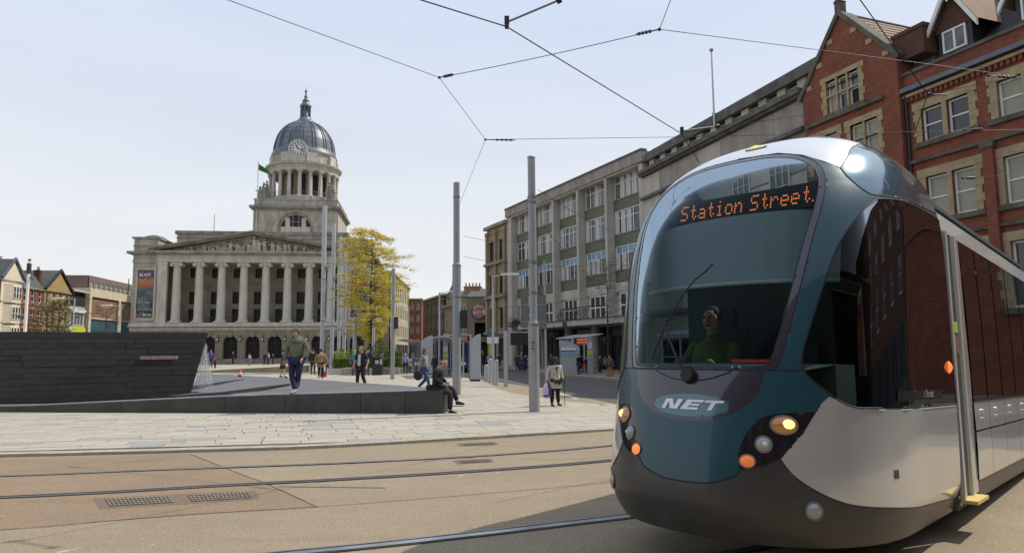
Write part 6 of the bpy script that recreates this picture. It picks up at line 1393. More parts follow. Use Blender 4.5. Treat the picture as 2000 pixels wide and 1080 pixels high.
steady(cw[2], W_(1090, 2, 5.95), 'steady arm holding the contact wire at the photo top'); steady(cw[3], W_(1400, 247, 5.95), 'steady arm holding the contact wire before the grey stone building')
e = empty('wire_clamp_node', tuple(W_(1812, 185, 6.4)), 0, 'cable clamp hanging in front of the brick dentil course', 'cable clamp'); m = MB(); m.ball((0, 0, 0), .04, 8, 5); m.tube((0, 0, 0), (.35, -.02, -.02), .014, n=6); m.build('clamp', MT['iron'], e)

# ------------------------------------------------------------------ shelters, totems, bollards, bins
clear = glassmat('shelter_glass', (.75, .8, .8), .03, .03); adm = mat('poster_blue', (.10, .25, .36), .3, col2=(.35, .45, .5), scale=2); led2 = mat('led_red_text', (.5, .1, .03), .4, emit=(1, .16, .05), estr=.6)
def shelter(loc, rz_, L, label, roofc=None):
    e = empty('tram_shelter', tuple(loc), rz_, label, 'shelter', 'tram stop shelters'); n_ = max(2, int(L/1.2))
    for i in range(n_+1): m = MB(); x = L*i/n_; m.box(x-.04, x+.04, -.04, .04, 0, 2.25); m.build('upright', STL, e)
    for i in range(n_): m = MB(); m.box(L*i/n_+.06, L*(i+1)/n_-.06, -.008, .008, .25, 2.15); m.build('glass_panel', clear, e)
    for z in (.25, 1.1, 2.15): m = MB(); m.box(0, L, -.02, .02, z-.02, z+.02); m.build('rail', STL, e)
    m = MB(); m.add([(-.3, -.2, 2.3), (L+.3, -.2, 2.3), (L+.3, 1.3, 2.55), (-.3, 1.3, 2.55), (-.3, -.2, 2.36), (L+.3, -.2, 2.36), (L+.3, 1.3, 2.61), (-.3, 1.3, 2.61)], [(0, 3, 2, 1), (4, 5, 6, 7), (0, 1, 5, 4), (1, 2, 6, 5), (2, 3, 7, 6), (3, 0, 4, 7)], False); m.build('roof', STL, e)
    m = MB(); m.box(.5, L-.5, .15, .4, .45, .5); m.box(.7, .75, .2, .35, 0, .45); m.box(L-.75, L-.7, .2, .35, 0, .45); m.build('bench', GV, e); return e
def totem(px, pb, pt, w_, label, round_=True, Y=None, rz_=0, side=1, led=False, panel=False):
    b = at_z(px, pb) if Y is None else Vector((at_y(px, pb, Y).x, Y, 0)); h = at_y(px, pt, b.y).z; e = empty('information_totem', tuple(b), rz_, label, 'information totem', 'silver information totems'); m = MB(); d = .14
    arc = [(-w_/2, .12), (w_/2, .12), (w_/2, h*.80)]+[(w_/2-w_*t, h*.80+h*.2*math.sin(t*math.pi/2)**.8) for t in [i/8 for i in range(1, 9)]] if round_ else [(-w_/2, 0), (w_/2, 0), (w_/2, h), (-w_/2, h)]
    if side < 0: arc = [(-x, z) for x, z in arc][::-1]
    m.prism(arc, -d, d, 'xz'); m.build('body', STL, e); m = MB(); m.box(-w_/2+.04, w_/2-.04, -.1, .1, 0, .12); m.build('plinth', MT['iron'], e)
    m = MB(); m.box(-w_/2-.012, -w_/2+.05, -d-.01, d+.01, .12, h*.80); m.build('edge_trim', GV, e)
    if panel:
        for z0, z1, mm in ((.55, .72, 'printb'), (.68, .8, 'printw')): m = MB(); m.box(-w_/2+.1, w_/2-.25, -d-.012, -d, h*z0, h*z1-.04); m.build('notice_panel', MT[mm], e)
        m = MB(); m.box(-w_/2+.1, w_/2-.3, -d-.014, -d, h*.50, h*.53); m.build('green_strip', mat('green_strip', (.35, .5, .04), .5), e)
    return e
shelter(at_z(822, 729), R(105), 5.2, 'glass tram shelter left of the woman in a grey t shirt'); shelter(at_z(905, 738), R(104), 5.0, 'glass tram shelter half hidden by the tall post')
shelter(Vector((3.4, 49, .13)), R(-66), 3.4, 'grey glass shelter on the shaded far pavement'); shelter(Vector((8.4, 38.5, .13)), R(-68), 3.4, 'glass shelter partly hidden behind the tram nose')
totem(928, 745, 652, .62, 'tall silver totem to the right of the post behind the seated man', side=-1); totem(833, 715, 655, .8, 'silver totem rising behind the woman in a grey t shirt', Y=48, side=-1)
totem(1113, 728, 664, 1.35, 'curved topped silver ticket totem on the shaded pavement', Y=46, panel=True)
def signpost(px, pb, pt, label, arm=-1, Y=None, L=1.5, boardm=None, z=.0):
    b = at_z(px, pb) if Y is None else Vector((at_y(px, pb, Y).x, Y, z)); h = at_y(px, pt, b.y).z-z; e = empty('departure_sign', tuple(b), 0, label, 'departure sign', 'departure signs'); m = MB(); m.box(-.16, .16, -.1, .1, 0, h); m.build('post', ST, e)
    m = MB(); m.box(*sorted((arm*.16, arm*(.16+L))), -.08, .08, h-.55, h-.05); bx = m.build('display_case', STL, e); m = MB(); m.box(*sorted((arm*.22, arm*(.05+L))), -.1, -.085, h-.5, h-.12); m.build('display', boardm or MT['iron'], bx)
    m = MB(); 
    for r_ in range(2):
        for k in range(7): x = arm*(.3+(L-.35)*k/7); m.box(x, x+.1, -.108, -.101, h-.27-.16*r_, h-.2-.16*r_)
    m.build('display_lettering', led2, bx); m = MB(); m.box(-.165, .165, -.105, .105, 1.25, 1.5); m.build('green_band', mat('lime_band', (.38, .5, .05), .5), e); m = MB(); m.box(-.13, .13, -.112, -.1, 1.6, 2.0); m.build('notice', mat('lilac_notice', (.55, .5, .6), .5), e); return e
signpost(870.5, 736, 652, 'departure sign post with amber letters left of the tall post', 1); signpost(1153, 733, 656, 'departure sign post with orange letters on the shaded pavement', -1, L=.95, Y=43, z=.13)
# bus stop pole with flag and dark screen
e = empty('bus_stop', tuple(at_z(963.5, 751)+Vector((0, -.3, 0))), 0, 'bus stop flag with white sign and green panel on the lamp post', 'bus stop'); h = at_y(963, 657, e.location.y).z; m = MB(); m.box(-.28, .28, -.04, .04, h-.02, h+.2); m.build('teal_header', mat('teal_header', (.04, .12, .12), .5), e); m = MB(); m.box(-.28, .28, -.042, .042, h-.34, h-.03); m.build('white_flag', MT['printw'], e); m = MB(); m.box(-.2, .05, -.04, .04, h-.95, h-.36); m.build('green_panel', mat('lime_panel', (.3, .45, .03), .5), e)
e = empty('screen_board', tuple(at_z(988, 755)), 0, 'dark screen board on a grey post beside the tall post', 'screen'); b_ = e.location; h1, h0 = at_y(988, 650, b_.y).z, at_y(988, 674, b_.y).z; x0, x1 = at_y(997, 660, b_.y).x-b_.x, at_y(1034, 660, b_.y).x-b_.x
m = MB(); m.box(x0, x1, -.08, .08, h0, h1); m.build('screen', mat('dark_screen', (.015, .014, .013), .35), e); m = MB(); m.box(x0, x1, -.09, .09, h1, h1+.04); m.box(.0, x0, -.03, .03, h1-.12, h1-.04); m.build('screen_hood', STL, e); m = MB(); m.box(-.09, .09, -.06, .06, 0, at_y(988, 650, b_.y).z+.1); m.build('post', STL, e)
for i, (px, pb, pt, r) in enumerate([(970, 752.5, 704, .085), (957, 748, 702, .1), (950, 745, 714, .12), (788, 728, 690, .1), (797, 728, 692, .1), (806, 722, 690, .1)]):
    b = at_z(px, pb); h = at_y(px, pt, b.y).z; e = empty('bollard', tuple(b), 0, ['grey bollard right of the street lamp foot', 'pale capped bollard at the street lamp foot', 'short wide grey cabinet post beside the silver totem', 'leftmost small grey post by the left shelter', 'middle small grey post by the left shelter', 'right small grey post by the left shelter'][i], 'bollard', 'bollards along the platform'); m = MB(); m.tube((0, 0, 0), (0, 0, h), r, n=12); m.build('shaft', STL, e); m = MB(); m.tube((0, 0, h), (0, 0, h+.05), r*1.05, r*.6, 12); m.build('cap', GV, e)
# litter bin
b = at_z(737, 733); e = empty('litter_bin', tuple(b), R(5), 'black square litter bin beside the slim grey post', 'litter bin'); hb2 = at_y(737, 698, b.y).z
m = MB(); m.box(-.34, .34, -.3, .3, 0, hb2*.62); m.build('body', MT['iron'], e); m = MB(); m.prism([(-.34, hb2*.62), (.34, hb2*.62), (.36, hb2*.95), (.28, hb2), (-.28, hb2), (-.36, hb2*.95)], -.3, .3, 'xz'); m.build('hood', MT['black'], e); m = MB(); m.box(-.14, .14, -.31, -.3, hb2*.65, hb2*.85); m.build('emblem', STL, e); m = MB(); m.box(.22, .34, -.32, -.3, hb2*.6, hb2*.92); m.build('silver_strip', MT['whited'], e)
# signal cabinet and traffic sign backs on the right post
e = empty('sign_backs', tuple(at_y(1062, 700, 26)*1), 0, 'grey back of a large road sign on a thin pole behind the tall post', 'road sign'); e.location.z = 0; z0, z1 = at_y(1060, 642, 26).z, at_y(1060, 576, 26).z; m = MB(); m.box(-.28, .13, -.02, .02, z0, z1); m.box(-.85, -.55, -.02, .02, z0+.05, z1-.05); m.build('panel', mat('sign_back_grey', (.12, .135, .13), .6), e); m = MB(); m.tube((.08, .05, 0), (.08, .05, at_y(1062, 510, 26).z), .04, n=8); [m.box(-.85, .13, -.03, 0, z, z+.03) for z in (z0+.25, z0+.9)]; m.build('pole', ST, e)
# a board on the pavement
e = empty('advertising_board', tuple(Vector((1.35, 56.5, .13))), R(-10), 'black a frame board with white chalk words outside the office block', 'sign board'); m = MB(); m.add([(-.38, -.2, 0), (.38, -.2, 0), (.38, 0, 1.15), (-.38, 0, 1.15), (-.38, .2, 0), (.38, .2, 0)], [(0, 1, 2, 3), (4, 5, 2, 3)], False); m.build('board', MT['iron'], e); place_text('lettering', text_mesh('HOT\nOFF', .33, MT['printw'], .002), e, (0, -.14, .6), (1, 0, 0), (0, .17, 1))
# bus glimpsed behind the shelters
bs = empty('blue_bus', tuple(at_z(884, 728)), R(8), 'dark blue bus front glimpsed behind the left tram shelters', 'bus'); bm_ = mat('bus_blue', (.008, .03, .14), .3, coat=.5)
m = MB(); m.prism([(-1.2, .35), (1.2, .35), (1.25, 2.6), (1.1, 2.9), (-1.1, 2.9), (-1.25, 2.6)], 0, 9, 'xz'); m.build('body', bm_, bs); m = MB(); m.prism([(-1.05, 1.15), (1.05, 1.15), (1.08, 2.4), (-1.08, 2.4)], -.03, 0, 'xz'); m.build('windscreen', MT['glass'], bs); m = MB(); m.box(-.8, .8, -.05, -.02, 2.48, 2.78); m.build('destination_sign', MT['iron'], bs)
for s_ in (-1, 1): m = MB(); m.tube((s_*.9, -.04, .7), (s_*.9, 0, .7), .13, n=12); m.build('headlight', MT['printw'], bs); m = MB(); m.tube((s_*1.1-.12, 1.6, .45), (s_*1.1+.12, 1.6, .45), .45, n=16); m.build('wheel', MT['iron'], bs)
# ------------------------------------------------------------------ stone seats and hedge bed by the masts
hp = at_z(600, 724); 
pb_ = empty('stone_planter', (-11.6, 50.2, 0), R(2), 'long low stone edged planter holding the clipped hedge', 'planter')
m = MB(); m.box(-1.9, 3.6, 0, .5, 0, .46); m.build('kerb', MT['conc_l'], pb_); m = MB(); m.box(-.6, .6, -1.2, 0, 0, .52); m.box(2.2, 3.4, -1.0, 0, 0, .5); m.build('stone_seat', MT['conc'], pb_)
tw_ = empty('stone_bench', tuple(at_z(560, 727)), R(-3), 'long wedge shaped stone bench tapering to the left behind the walking man', 'bench'); L_ = at_z(560, 727).x-at_z(465, 721).x; m = MB(); m.prism([(-L_, .02), (1.8, 0), (1.8, .58), (0, .5), (-L_, .13)], -.3, .5, 'xz'); m.build('seat_block', MT['stone_w'], tw_)
def leaf_cloud(fn, n, size, mt, name, **k):
    m = MB()
    for i in range(n):
        p, nn = fn(); p = Vector(p); a = Vector((rnd.gauss(0, 1), rnd.gauss(0, 1), rnd.gauss(0, .7))).normalized(); b = a.cross(Vector((rnd.gauss(0, 1), rnd.gauss(0, 1), rnd.gauss(0, 1)))).normalized(); s_ = size*rnd.uniform(.6, 1.4)
        m.add([p-a*s_, p+b*s_*.5, p+a*s_, p-b*s_*.5], [(0, 1, 2, 3)], False)
    return m.build(name, mt, **k)
hd = empty('clipped_hedge', (-11.6, 50.2, 0), R(2), 'bright clipped box hedge in the planter beneath the masts', 'hedge')
def hf():
    f_ = rnd.random(); x = rnd.uniform(-1.7, 3.5)
    if f_ < .5: return (x, .5+rnd.uniform(-.04, .04), rnd.uniform(.4, 1.2)), None
    return (x, rnd.uniform(.5, 1.4), 1.2+rnd.uniform(-.05, .04)), None
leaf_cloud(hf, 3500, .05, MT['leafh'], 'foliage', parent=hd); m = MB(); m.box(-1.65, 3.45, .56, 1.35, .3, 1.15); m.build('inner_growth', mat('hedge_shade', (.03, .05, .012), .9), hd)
for i, (x, h) in enumerate([(-1.2, 1.9), (.1, 2.1), (1.6, 2.5), (2.6, 1.9)]):
    sh = empty('shrub', (-11.6+x, 51.4, 0), 0, ['small loose shrub at the left end of the hedge', 'leafy shrub between the tall masts', 'large round green shrub behind the hedge', 'low shrub at the right end of the hedge'][i], 'shrub', 'shrubs behind the hedge')
    def sf():
        a = rnd.uniform(0, 6.28); t = rnd.random()**.5; z = rnd.uniform(.5, h); r = .75*math.sin(math.pi*(z-.3)/(h-.1))**.6 if z < h-.15 else .2; return (r*t*math.cos(a), r*t*math.sin(a), z), None
    leaf_cloud(sf, 700, .075, MT['leafg'] if i != 0 else MT['leafh'], 'foliage', parent=sh); m = MB(); [m.tube((0, 0, 0), (rnd.uniform(-.4, .4), rnd.uniform(-.4, .4), h*.8), .02, .008, 5) for k in range(6)]; m.build('stem', MT['bark'], sh)
# fire cone: small red and white canister on the terrace
e = empty('drink_cup', tuple(at_z(468, 736, .17)), 0, 'small red and white litter cup standing on the far terrace edge', 'cup'); m = MB(); m.lathe([(.0, 0), (.09, 0), (.12, .2), (.12, .42), (0, .42)], 12); m.build('body', mat('cup_red', (.6, .03, .03), .5), e); m = MB(); m.lathe([(.108, .12), (.125, .13), (.127, .26), (.11, .27)], 12); m.build('white_band', MT['printw'], e)
# ------------------------------------------------------------------ trees
def tree(name, loc, h, spread, label, leafm, nleaf, lsize, trunk_r=.13, z0=.28, layers=16, droop=.15, lean=0, cat='tree', sub=5, barkm=None, up=.25, jz=.06):
    e = empty(name, tuple(loc), 0, label, cat); t = MB(); r_ = random.Random(hash(label) % 1000 if False else int(h*1000) % 997); pts = []
    tp_ = [(0, 0, 0)]; 
    for i in range(1, 9): tp_.append((lean*i/8+r_.uniform(-.05, .05), r_.uniform(-.05, .05), h*.96*i/8))
    for i in range(8): t.tube(tp_[i], tp_[i+1], trunk_r*(1-i/8.6)**.8, trunk_r*(1-(i+1)/8.6)**.8, 9, False)
    def tpos(z): k = min(int(z/(h*.96/8)), 7); f_ = z/(h*.96/8)-k; return Vector(tp_[k]).lerp(Vector(tp_[k+1]), f_)
    ends = []
    for L in range(layers):
        fz = z0+(.99-z0)*L/(layers-1); z = h*fz*.96; nb = r_.randint(3, 5); 
        R_ = spread*(math.sin(math.pi*min(max((1-fz)/(1-z0), 0.03), 1)**.75)**.55)
        for k in range(nb):
            a = r_.uniform(0, 6.28); rr_ = R_*r_.uniform(.55, 1.12); p = tpos(z); d = Vector((math.cos(a), math.sin(a), r_.uniform(-.1, up))).normalized(); n_ = 6; q = p.copy(); prev = p.copy(); br = trunk_r*.32*(1-fz*.55)
            for s_ in range(n_):
                nx = prev+d*(rr_/n_)+Vector((r_.uniform(-.06, .06), r_.uniform(-.06, .06), r_.uniform(-.05, .05)-droop*.06*s_)); t.tube(prev, nx, br*(1-s_/(n_+.5)), br*(1-(s_+1)/(n_+.5)), 5, False)
                if s_ >= 1:
                    for w2 in range(sub):
                        b2 = a+r_.choice([-1, 1])*r_.uniform(.4, 1.2); l2 = rr_*.28*r_.uniform(.4, 1); tw2 = nx+Vector((math.cos(b2)*l2, math.sin(b2)*l2, r_.uniform(-.15, .3)*l2)); t.tube(nx, tw2, br*.3, .004, 3, False); ends.append((nx, tw2))
                prev = nx
    t.build('trunk', barkm or MT['bark'], e)
    m = MB()
    for i in range(nleaf):
        a, b = ends[r_.randrange(len(ends))]; f_ = r_.uniform(.15, 1.1); p = a.lerp(b, f_)+Vector((r_.gauss(0, .07), r_.gauss(0, .07), r_.gauss(0, jz))); u = Vector((r_.gauss(0, 1), r_.gauss(0, 1), r_.gauss(0, .8))).normalized(); v = u.cross(Vector((r_.gauss(0, 1), r_.gauss(0, 1), r_.gauss(0, 1)))).normalized(); s_ = lsize*r_.uniform(.5, 1.4)
        m.add([p-u*s_, p+v*s_*.55, p+u*s_, p-v*s_*.55], [(0, 1, 2, 3)], False)
    m.build('crown', leafm, e); return e
tb3 = at_z(723, 726); tree('oak_tree', (tb3.x, tb3.y, 0), at_y(723, 438, tb3.y).z, 3.35, 'tall young oak with airy yellow spring leaves before the council house', MT['leaf'], 38000, .052, .15, .24, 36, .5, sub=6, up=.45, jz=.10)
tree('street_tree', tuple(Vector((at_y(88, 690, 72).x, 72, 0))), 6.8, 3.2, 'budding green street tree in front of the red and ochre houses', MT['leafb'], 4200, .07, .14, .38, 11, -.1, sub=3, up=.9)
tree('street_tree', tuple(Vector((at_y(112, 690, 74).x, 74, 0))), 7.4, 2.6, 'budding street tree before the ochre gabled house', MT['leafb'], 3000, .07, .14, .38, 10, -.1, sub=3, up=.9)
tree('street_tree', tuple(Vector((at_y(205, 690, 78).x, 78, 0))), 7.0, 2.9, 'almost bare street tree in front of the tan brick block', MT['leafb'], 1100, .06, .13, .38, 11, -.1, sub=4, up=.9)
tree('bare_tree', (at_y(1190, 735, 42).x, 42, .13), 7.2, 1.9, 'thin leafless tree on the shaded pavement beside the tram nose', MT['leafb'], 60, .03, .06, .30, 13, -.3, sub=5, up=1.2)
# ================================================================== people
_cl = {}
def cloth(c, skin=False):
    k = tuple(c)
    if k not in _cl: _cl[k] = mat('cloth_%d' % len(_cl), c, .85, col2=tuple(v*.7 for v in c), scale=6, bump=.25, bscale=25)
    return _cl[k]
def skin_mesh(name, nodes, edges, mt, lvl=1, root=0):
    me = bpy.data.meshes.new(name); me.from_pydata([n[0] for n in nodes], edges, []); o = bpy.data.objects.new(name, me); COL.objects.link(o)
    o.modifiers.new('s', 'SKIN'); sv = me.skin_vertices[0].data
    for i, n in enumerate(nodes): r = n[1]; sv[i].radius = r if hasattr(r, '__len__') else (r, r); sv[i].use_root = (i == root)
    s = o.modifiers.new('d', 'SUBSURF'); s.levels = lvl; s.render_levels = lvl
    dg = bpy.context.evaluated_depsgraph_get(); out_ = bpy.data.meshes.new_from_object(o.evaluated_get(dg)); bpy.data.objects.remove(o)
    out_.materials.clear(); out_.materials.append(mt); out_.polygons.foreach_set('use_smooth', [True]*len(out_.polygons)); out_.name = name; return out_
V = Vector
def arm_pts(sh, el, wr): return V(sh), V(el), V(wr)
def person(loc, h, face, label, top=(.05, .05, .06), legs=(.03, .03, .05), hair=(.05, .03, .02), skin='skin', shoe=(.02, .02, .02), pose='stand', arms=None, feet=None, group=None, detail=1, longhair=False, coat=None, skirt=False, sleeves=True, cap_=None, bald=False, step=.18, lean=0.0, build_=1.0, seat=.5, headturn=0, hood=False):
    """local frame: -y is forward, unit height 1.78"""
    k = h/1.78; e = empty('person', tuple(loc), face, label, 'person', group); e.scale = (k, k, k)
    hz = .95 if pose != 'sit' else seat+.09; b = build_
    ly = -lean
    pel = V((0, 0, hz)); ch_ = V((0, ly*.6, hz+.38)); nb = V((0, ly*.95, hz+.52)); nk = V((0, ly-.01, hz+.58)); hd = V((0, ly-.035, hz+.675)); ht = V((0, ly-.02, hz+.755))
    if pose == 'sit': hd += V((0, -.06, -.03)); ht += V((0, -.07, -.03)); nk += V((0, -.03, -.01))
    sk = MT[skin]
    shl = [V((s*.185*b, ly*.85, hz+.47)) for s in (-1, 1)]
    if arms is None: arms = [(V((-.26*b, ly*.6+.02, hz+.20)), V((-.27*b, ly*.3-.10, hz-.04))), (V((.26*b, ly*.6+.04, hz+.20)), V((.27*b, ly*.3-.02, hz-.05)))]
    hip = [V((s*.095*b, 0, hz-.05)) for s in (-1, 1)]
    if feet is None:
        if pose == 'walk': feet = [(V((-.10, -step*.75, .50)), V((-.085, -step, .085))), (V((.10, -.04, .50)), V((.09, step*1.25, .12)))]
        elif pose == 'sit': feet = [(V((-.12, -.45, seat+.06)), V((-.12, -.42, .09))), (V((.12, -.45, seat+.06)), V((.12, -.42, .09)))]
        else: feet = [(V((-.11, -.015, .50)), V((-.12, .02, .085))), (V((.11, -.015, .50)), V((.12, .02, .085)))]
    # body: one continuous skin figure with head, arms and legs
    N = [(pel, (.14*b, .10)), (V((0, ly*.25, hz+.19)), (.115*b, .085)), (ch_, (.14*b, .095)), (nb, (.07, .06)), (nk, (.052, .052)), (hd, (.070, .085)), (ht, (.066, .08))]; E_ = [(0, 1), (1, 2), (2, 3), (3, 4), (4, 5), (5, 6)]
    for i, s in enumerate((-1, 1)):
        n0 = len(N); N += [(shl[i], (.055, .055)), (arms[i][0], (.042, .042)), (arms[i][1], (.028, .03))]; E_ += [(2, n0), (n0, n0+1), (n0+1, n0+2)]
        n0 = len(N); ft = feet[i][1]+V((s*.015, -.09, -.045)); N += [(hip[i], (.085*b, .085)), (feet[i][0], (.055, .055)), (feet[i][1], (.038, .04)), (ft, (.025, .022))]; E_ += [(0, n0), (n0, n0+1), (n0+1, n0+2), (n0+2, n0+3)]
    link('body', skin_mesh('body', N, E_, sk, 2 if detail else 1), e)
    # hands: palm and five unequal curled fingers
    hm = MB(); hm.smooth = True
    for i, s in enumerate((-1, 1)):
        wr = arms[i][1]; d = (arms[i][1]-arms[i][0]).normalized(); ax_ = V((0, 1, 0)) if abs(d.y) < .8 else V((0, 0, 1)); u = (ax_-d*ax_.dot(d)).normalized(); v = d.cross(u)*s
        hm.tube(wr-d*.01, wr+d*.085, .026, .034, 8); 
        if detail:
            for q, L in enumerate((.062, .075, .07, .055)):
                p0 = wr+d*.08+u*(-.03+.02*q); p1 = p0+d*(L*.55)+v*.012; p2 = p1+d*(L*.35)+v*.03; hm.tube(p0, p1, .0095, .009, 6); hm.tube(p1, p2, .009, .0065, 6)
            p0 = wr+d*.03-u*.03; p1 = p0+d*.035-u*.022; hm.tube(p0, p1, .012, .011, 6); hm.tube(p1, p1+d*.03, .010, .007, 6)
    hm.build('hands', sk, e)
    # clothes
    T = [(pel+V((0, 0, -.07)), (.185*b, .14)), (V((0, ly*.25, hz+.19)), (.17*b, .132)), (ch_, (.185*b, .13)), (V((0, ly*.9, hz+.515)), (.08, .075))]; TE_ = [(0, 1), (1, 2), (2, 3)]
    if coat: T = [(pel+V((0, .01, -coat)), (.20*b, .17)), (pel, (.19*b, .15))]+T[1:]; TE_ = [(0, 1), (1, 2), (2, 3), (3, 4)]
    c_ = len(T)-2
    for i, s in enumerate((-1, 1)):
        n0 = len(T); end = arms[i][1] if sleeves else arms[i][0].lerp(shl[i], .15)
        T += [(shl[i], (.082, .082)), (arms[i][0] if sleeves else shl[i].lerp(arms[i][0], .5), (.070, .070))]+([(end-(end-arms[i][0])*.04, (.052, .052))] if sleeves else [(end, (.064, .064))]); TE_ += [(c_, n0), (n0, n0+1), (n0+1, n0+2)]
    link('coat' if coat else 'top', skin_mesh('top', T, TE_, cloth(top), 2 if detail else 1), e)
    if coat:
        m = MB(); m.smooth = True; n0 = 18; rr = [(.165*b, .125*b, hz+.22), (.18*b, .14*b, hz), (.20*b, .16*b, hz-coat*.6), (.215*b, .175*b, hz-coat)]
        m.add([(a_*math.cos(2*math.pi*i/n0)*(1+.03*math.sin(5*i)), b_*math.sin(2*math.pi*i/n0)*(1+.03*math.sin(7*i)), z_) for a_, b_, z_ in rr for i in range(n0)], [(j*n0+i, j*n0+(i+1) % n0, (j+1)*n0+(i+1) % n0, (j+1)*n0+i) for j in range(3) for i in range(n0)]); m.build('coat_skirt', cloth(top), e)
    if skirt:
        m = MB(); m.smooth = True; m.lathe([(.13, hz+.05), (.17, hz-.15), (.19, hz-.38)], 14); m.build('skirt', cloth(legs), e)
    else:
        L_ = [(pel, (.17*b, .13))]; LE_ = []
        for i, s in enumerate((-1, 1)): n0 = len(L_); L_ += [(hip[i], (.12*b, .12)), (feet[i][0], (.084*b, .084)), (feet[i][1]+V((0, 0, .02)), (.062, .068))]; LE_ += [(0, n0), (n0, n0+1), (n0+1, n0+2)]
        link('trousers', skin_mesh('trousers', L_, LE_, cloth(legs), 2 if detail else 1), e)
    for i, s in enumerate((-1, 1)):
        a = feet[i][1]; S_ = [(a+V((0, .06, -.03)), (.052, .055)), (a+V((0, -.03, -.02)), (.058, .065)), (a+V((s*.012, -.12, -.048)), (.056, .04)), (a+V((s*.02, -.21, -.056)), (.046, .03))]
        link('shoe', skin_mesh('shoe', S_, [(0, 1), (1, 2), (2, 3)], cloth(shoe), 1), e)
    # hair and face
    m = MB(); m.smooth = True; hc = hd.lerp(ht, .6)
    if not bald: m.ball(hc+V((0, .018, .018)), (.092, .105, .092), 12, 8)
    else: m.ball(hc+V((0, .03, -.035)), (.089, .092, .07), 12, 8)
    if longhair: m.ball(hc+V((0, .05, -.09)), (.095, .07, .15), 12, 8)
    m.build('hair', cloth(hair), e)
    f_ = MB(); f_.smooth = True; f_.ball(hd+V((0, -.075, .005)), (.056, .035, .085), 10, 7); f_.tube(hd+V((0, -.098, .03)), hd+V((0, -.122, -.008)), .009, .016, 6); f_.ball(hd+V((0, -.088, -.065)), (.032, .025, .025), 8, 5)
    for s in (-1, 1): f_.ball(hd+V((s*.083, .0, .0)), (.012, .022, .032), 8, 5)
    f_.build('face', sk, e)
    f_ = MB(); 
    for s in (-1, 1): f_.ball(hd+V((s*.028, -.106, .028)), (.011, .006, .006), 8, 4); f_.tube(hd+V((s*.014, -.110, .046)), hd+V((s*.043, -.103, .044)), .0045, n=5)
    f_.build('eyes_and_brows', cloth((.03, .02, .015)), e)
    f_ = MB(); f_.ball(hd+V((0, -.109, -.042)), (.022, .006, .006), 8, 4); f_.build('mouth', cloth((.25, .07, .06) if skin == 'skin' else (.10, .035, .03)), e)
    if cap_: m = MB(); m.smooth = True; m.lathe([(.108, 0), (.112, .03), (.10, .085), (.06, .115), (0, .125)], 14, tuple(hd+V((0, .012, .035)))); m.add([hd+V(p) for p in ((-.08, -.07, .045), (.08, -.07, .045), (.05, -.16, .03), (-.05, -.16, .03))], [(0, 1, 2, 3)], False); m.build('cap', cloth(cap_), e)
    return e, hz
def gz(px, py, z=.03): return at_z(px, py, z)
def ph(px, ptop, pbot, b): return at_y(px, ptop, b.y).z-b.z
def P_(px, ptop, pbot, face, label, z=.03, hmax=1.95, Y=None, **k):
    b = at_z(px, pbot, z) if Y is None else Vector((at_y(px, pbot, Y).x, Y, z)); h = min(ph(px, ptop, pbot, b), hmax); return person(b, h if k.get('pose') != 'sit' else k.pop('hh', 1.72), face, label, **k)
def toward(px, off=0): return math.atan2((px-1000)/F, 1)*-1+off   # facing the camera from that bearing
# --- walking man in the green hooded top, on the terrace edge
b = at_z(578, 768, .555)
hm_, hz = person(b, 1.80, -toward(578)+.12, 'man in an olive green hooded top and navy joggers walking on the terrace', top=(.155, .16, .11), legs=(.014, .017, .075), hair=(.05, .035, .03), shoe=(.35, .34, .33), pose='walk', step=.10, build_=1.18,
    arms=[(V((-.33, .04, 1.16)), V((-.36, -.02, .90))), (V((.32, .03, 1.16)), V((.24, -.12, .96)))], feet=[(V((-.09, -.10, .52)), V((.02, -.10, .085))), (V((.06, .00, .50)), V((-.06, .14, .10)))])
m = MB(); m.smooth = True; m.lathe([(.16, -.05), (.15, 0), (.135, .045), (.115, .075), (.085, .06)], 16, (0, -.01, 1.455)); m.ball((0, .11, 1.49), (.13, .08, .09), 12, 8); m.build('hood', cloth((.155, .16, .11)), hm_)
m = MB(); m.smooth = True; hd_ = V((0, -.035, 1.625)); m.lathe([(.106, 0), (.108, .04), (.095, .09), (.055, .12), (0, .128)], 14, tuple(hd_+V((0, .012, .03)))); m.build('beanie', cloth((.11, .09, .085)), hm_)
for s in (-1, 1): m = MB(); m.tube((s*.175, .0, .85), (.06 if s < 0 else .02, -.0, .15), .006, n=4); m.build('trouser_stripe', cloth((.5, .5, .55)), hm_)
# --- man in an open dark shirt
b = at_z(705, 757, .03); om_, hz = person(b, ph(705, 675.5, 0, b), -toward(705)-.15, 'fair haired young man in an open dark shirt over a white t shirt', top=(.022, .022, .026), legs=(.016, .016, .02), hair=(.36, .17, .06), shoe=(.02, .02, .02), pose='walk', step=.16, sleeves=False, build_=1.12, arms=[(V((-.34, .02, 1.15)), V((-.36, -.06, .90))), (V((.33, .04, 1.15)), V((.34, -.10, .90)))])
m = MB(); m.smooth = True; m.add([(-.055, -.135, 1.42), (.055, -.135, 1.42), (.075, -.175, 1.2), (.085, -.165, .9), (.08, -.15, .80), (-.08, -.15, .80), (-.085, -.165, .9), (-.07, -.175, 1.2)], [(0, 7, 2, 1), (7, 6, 3, 2), (6, 5, 4, 3)]); m.build('white_t_shirt', cloth((.62, .62, .68)), om_)
for s in (-1, 1): m = MB(); m.add([(s*.055, -.13, 1.44), (s*.19, -.06, 1.4), (s*.215, -.10, .78), (s*.09, -.185, .80), (s*.08, -.185, 1.2)], [(0, 1, 2, 3, 4)]); m.build('shirt_front', cloth((.022, .022, .026)), om_)
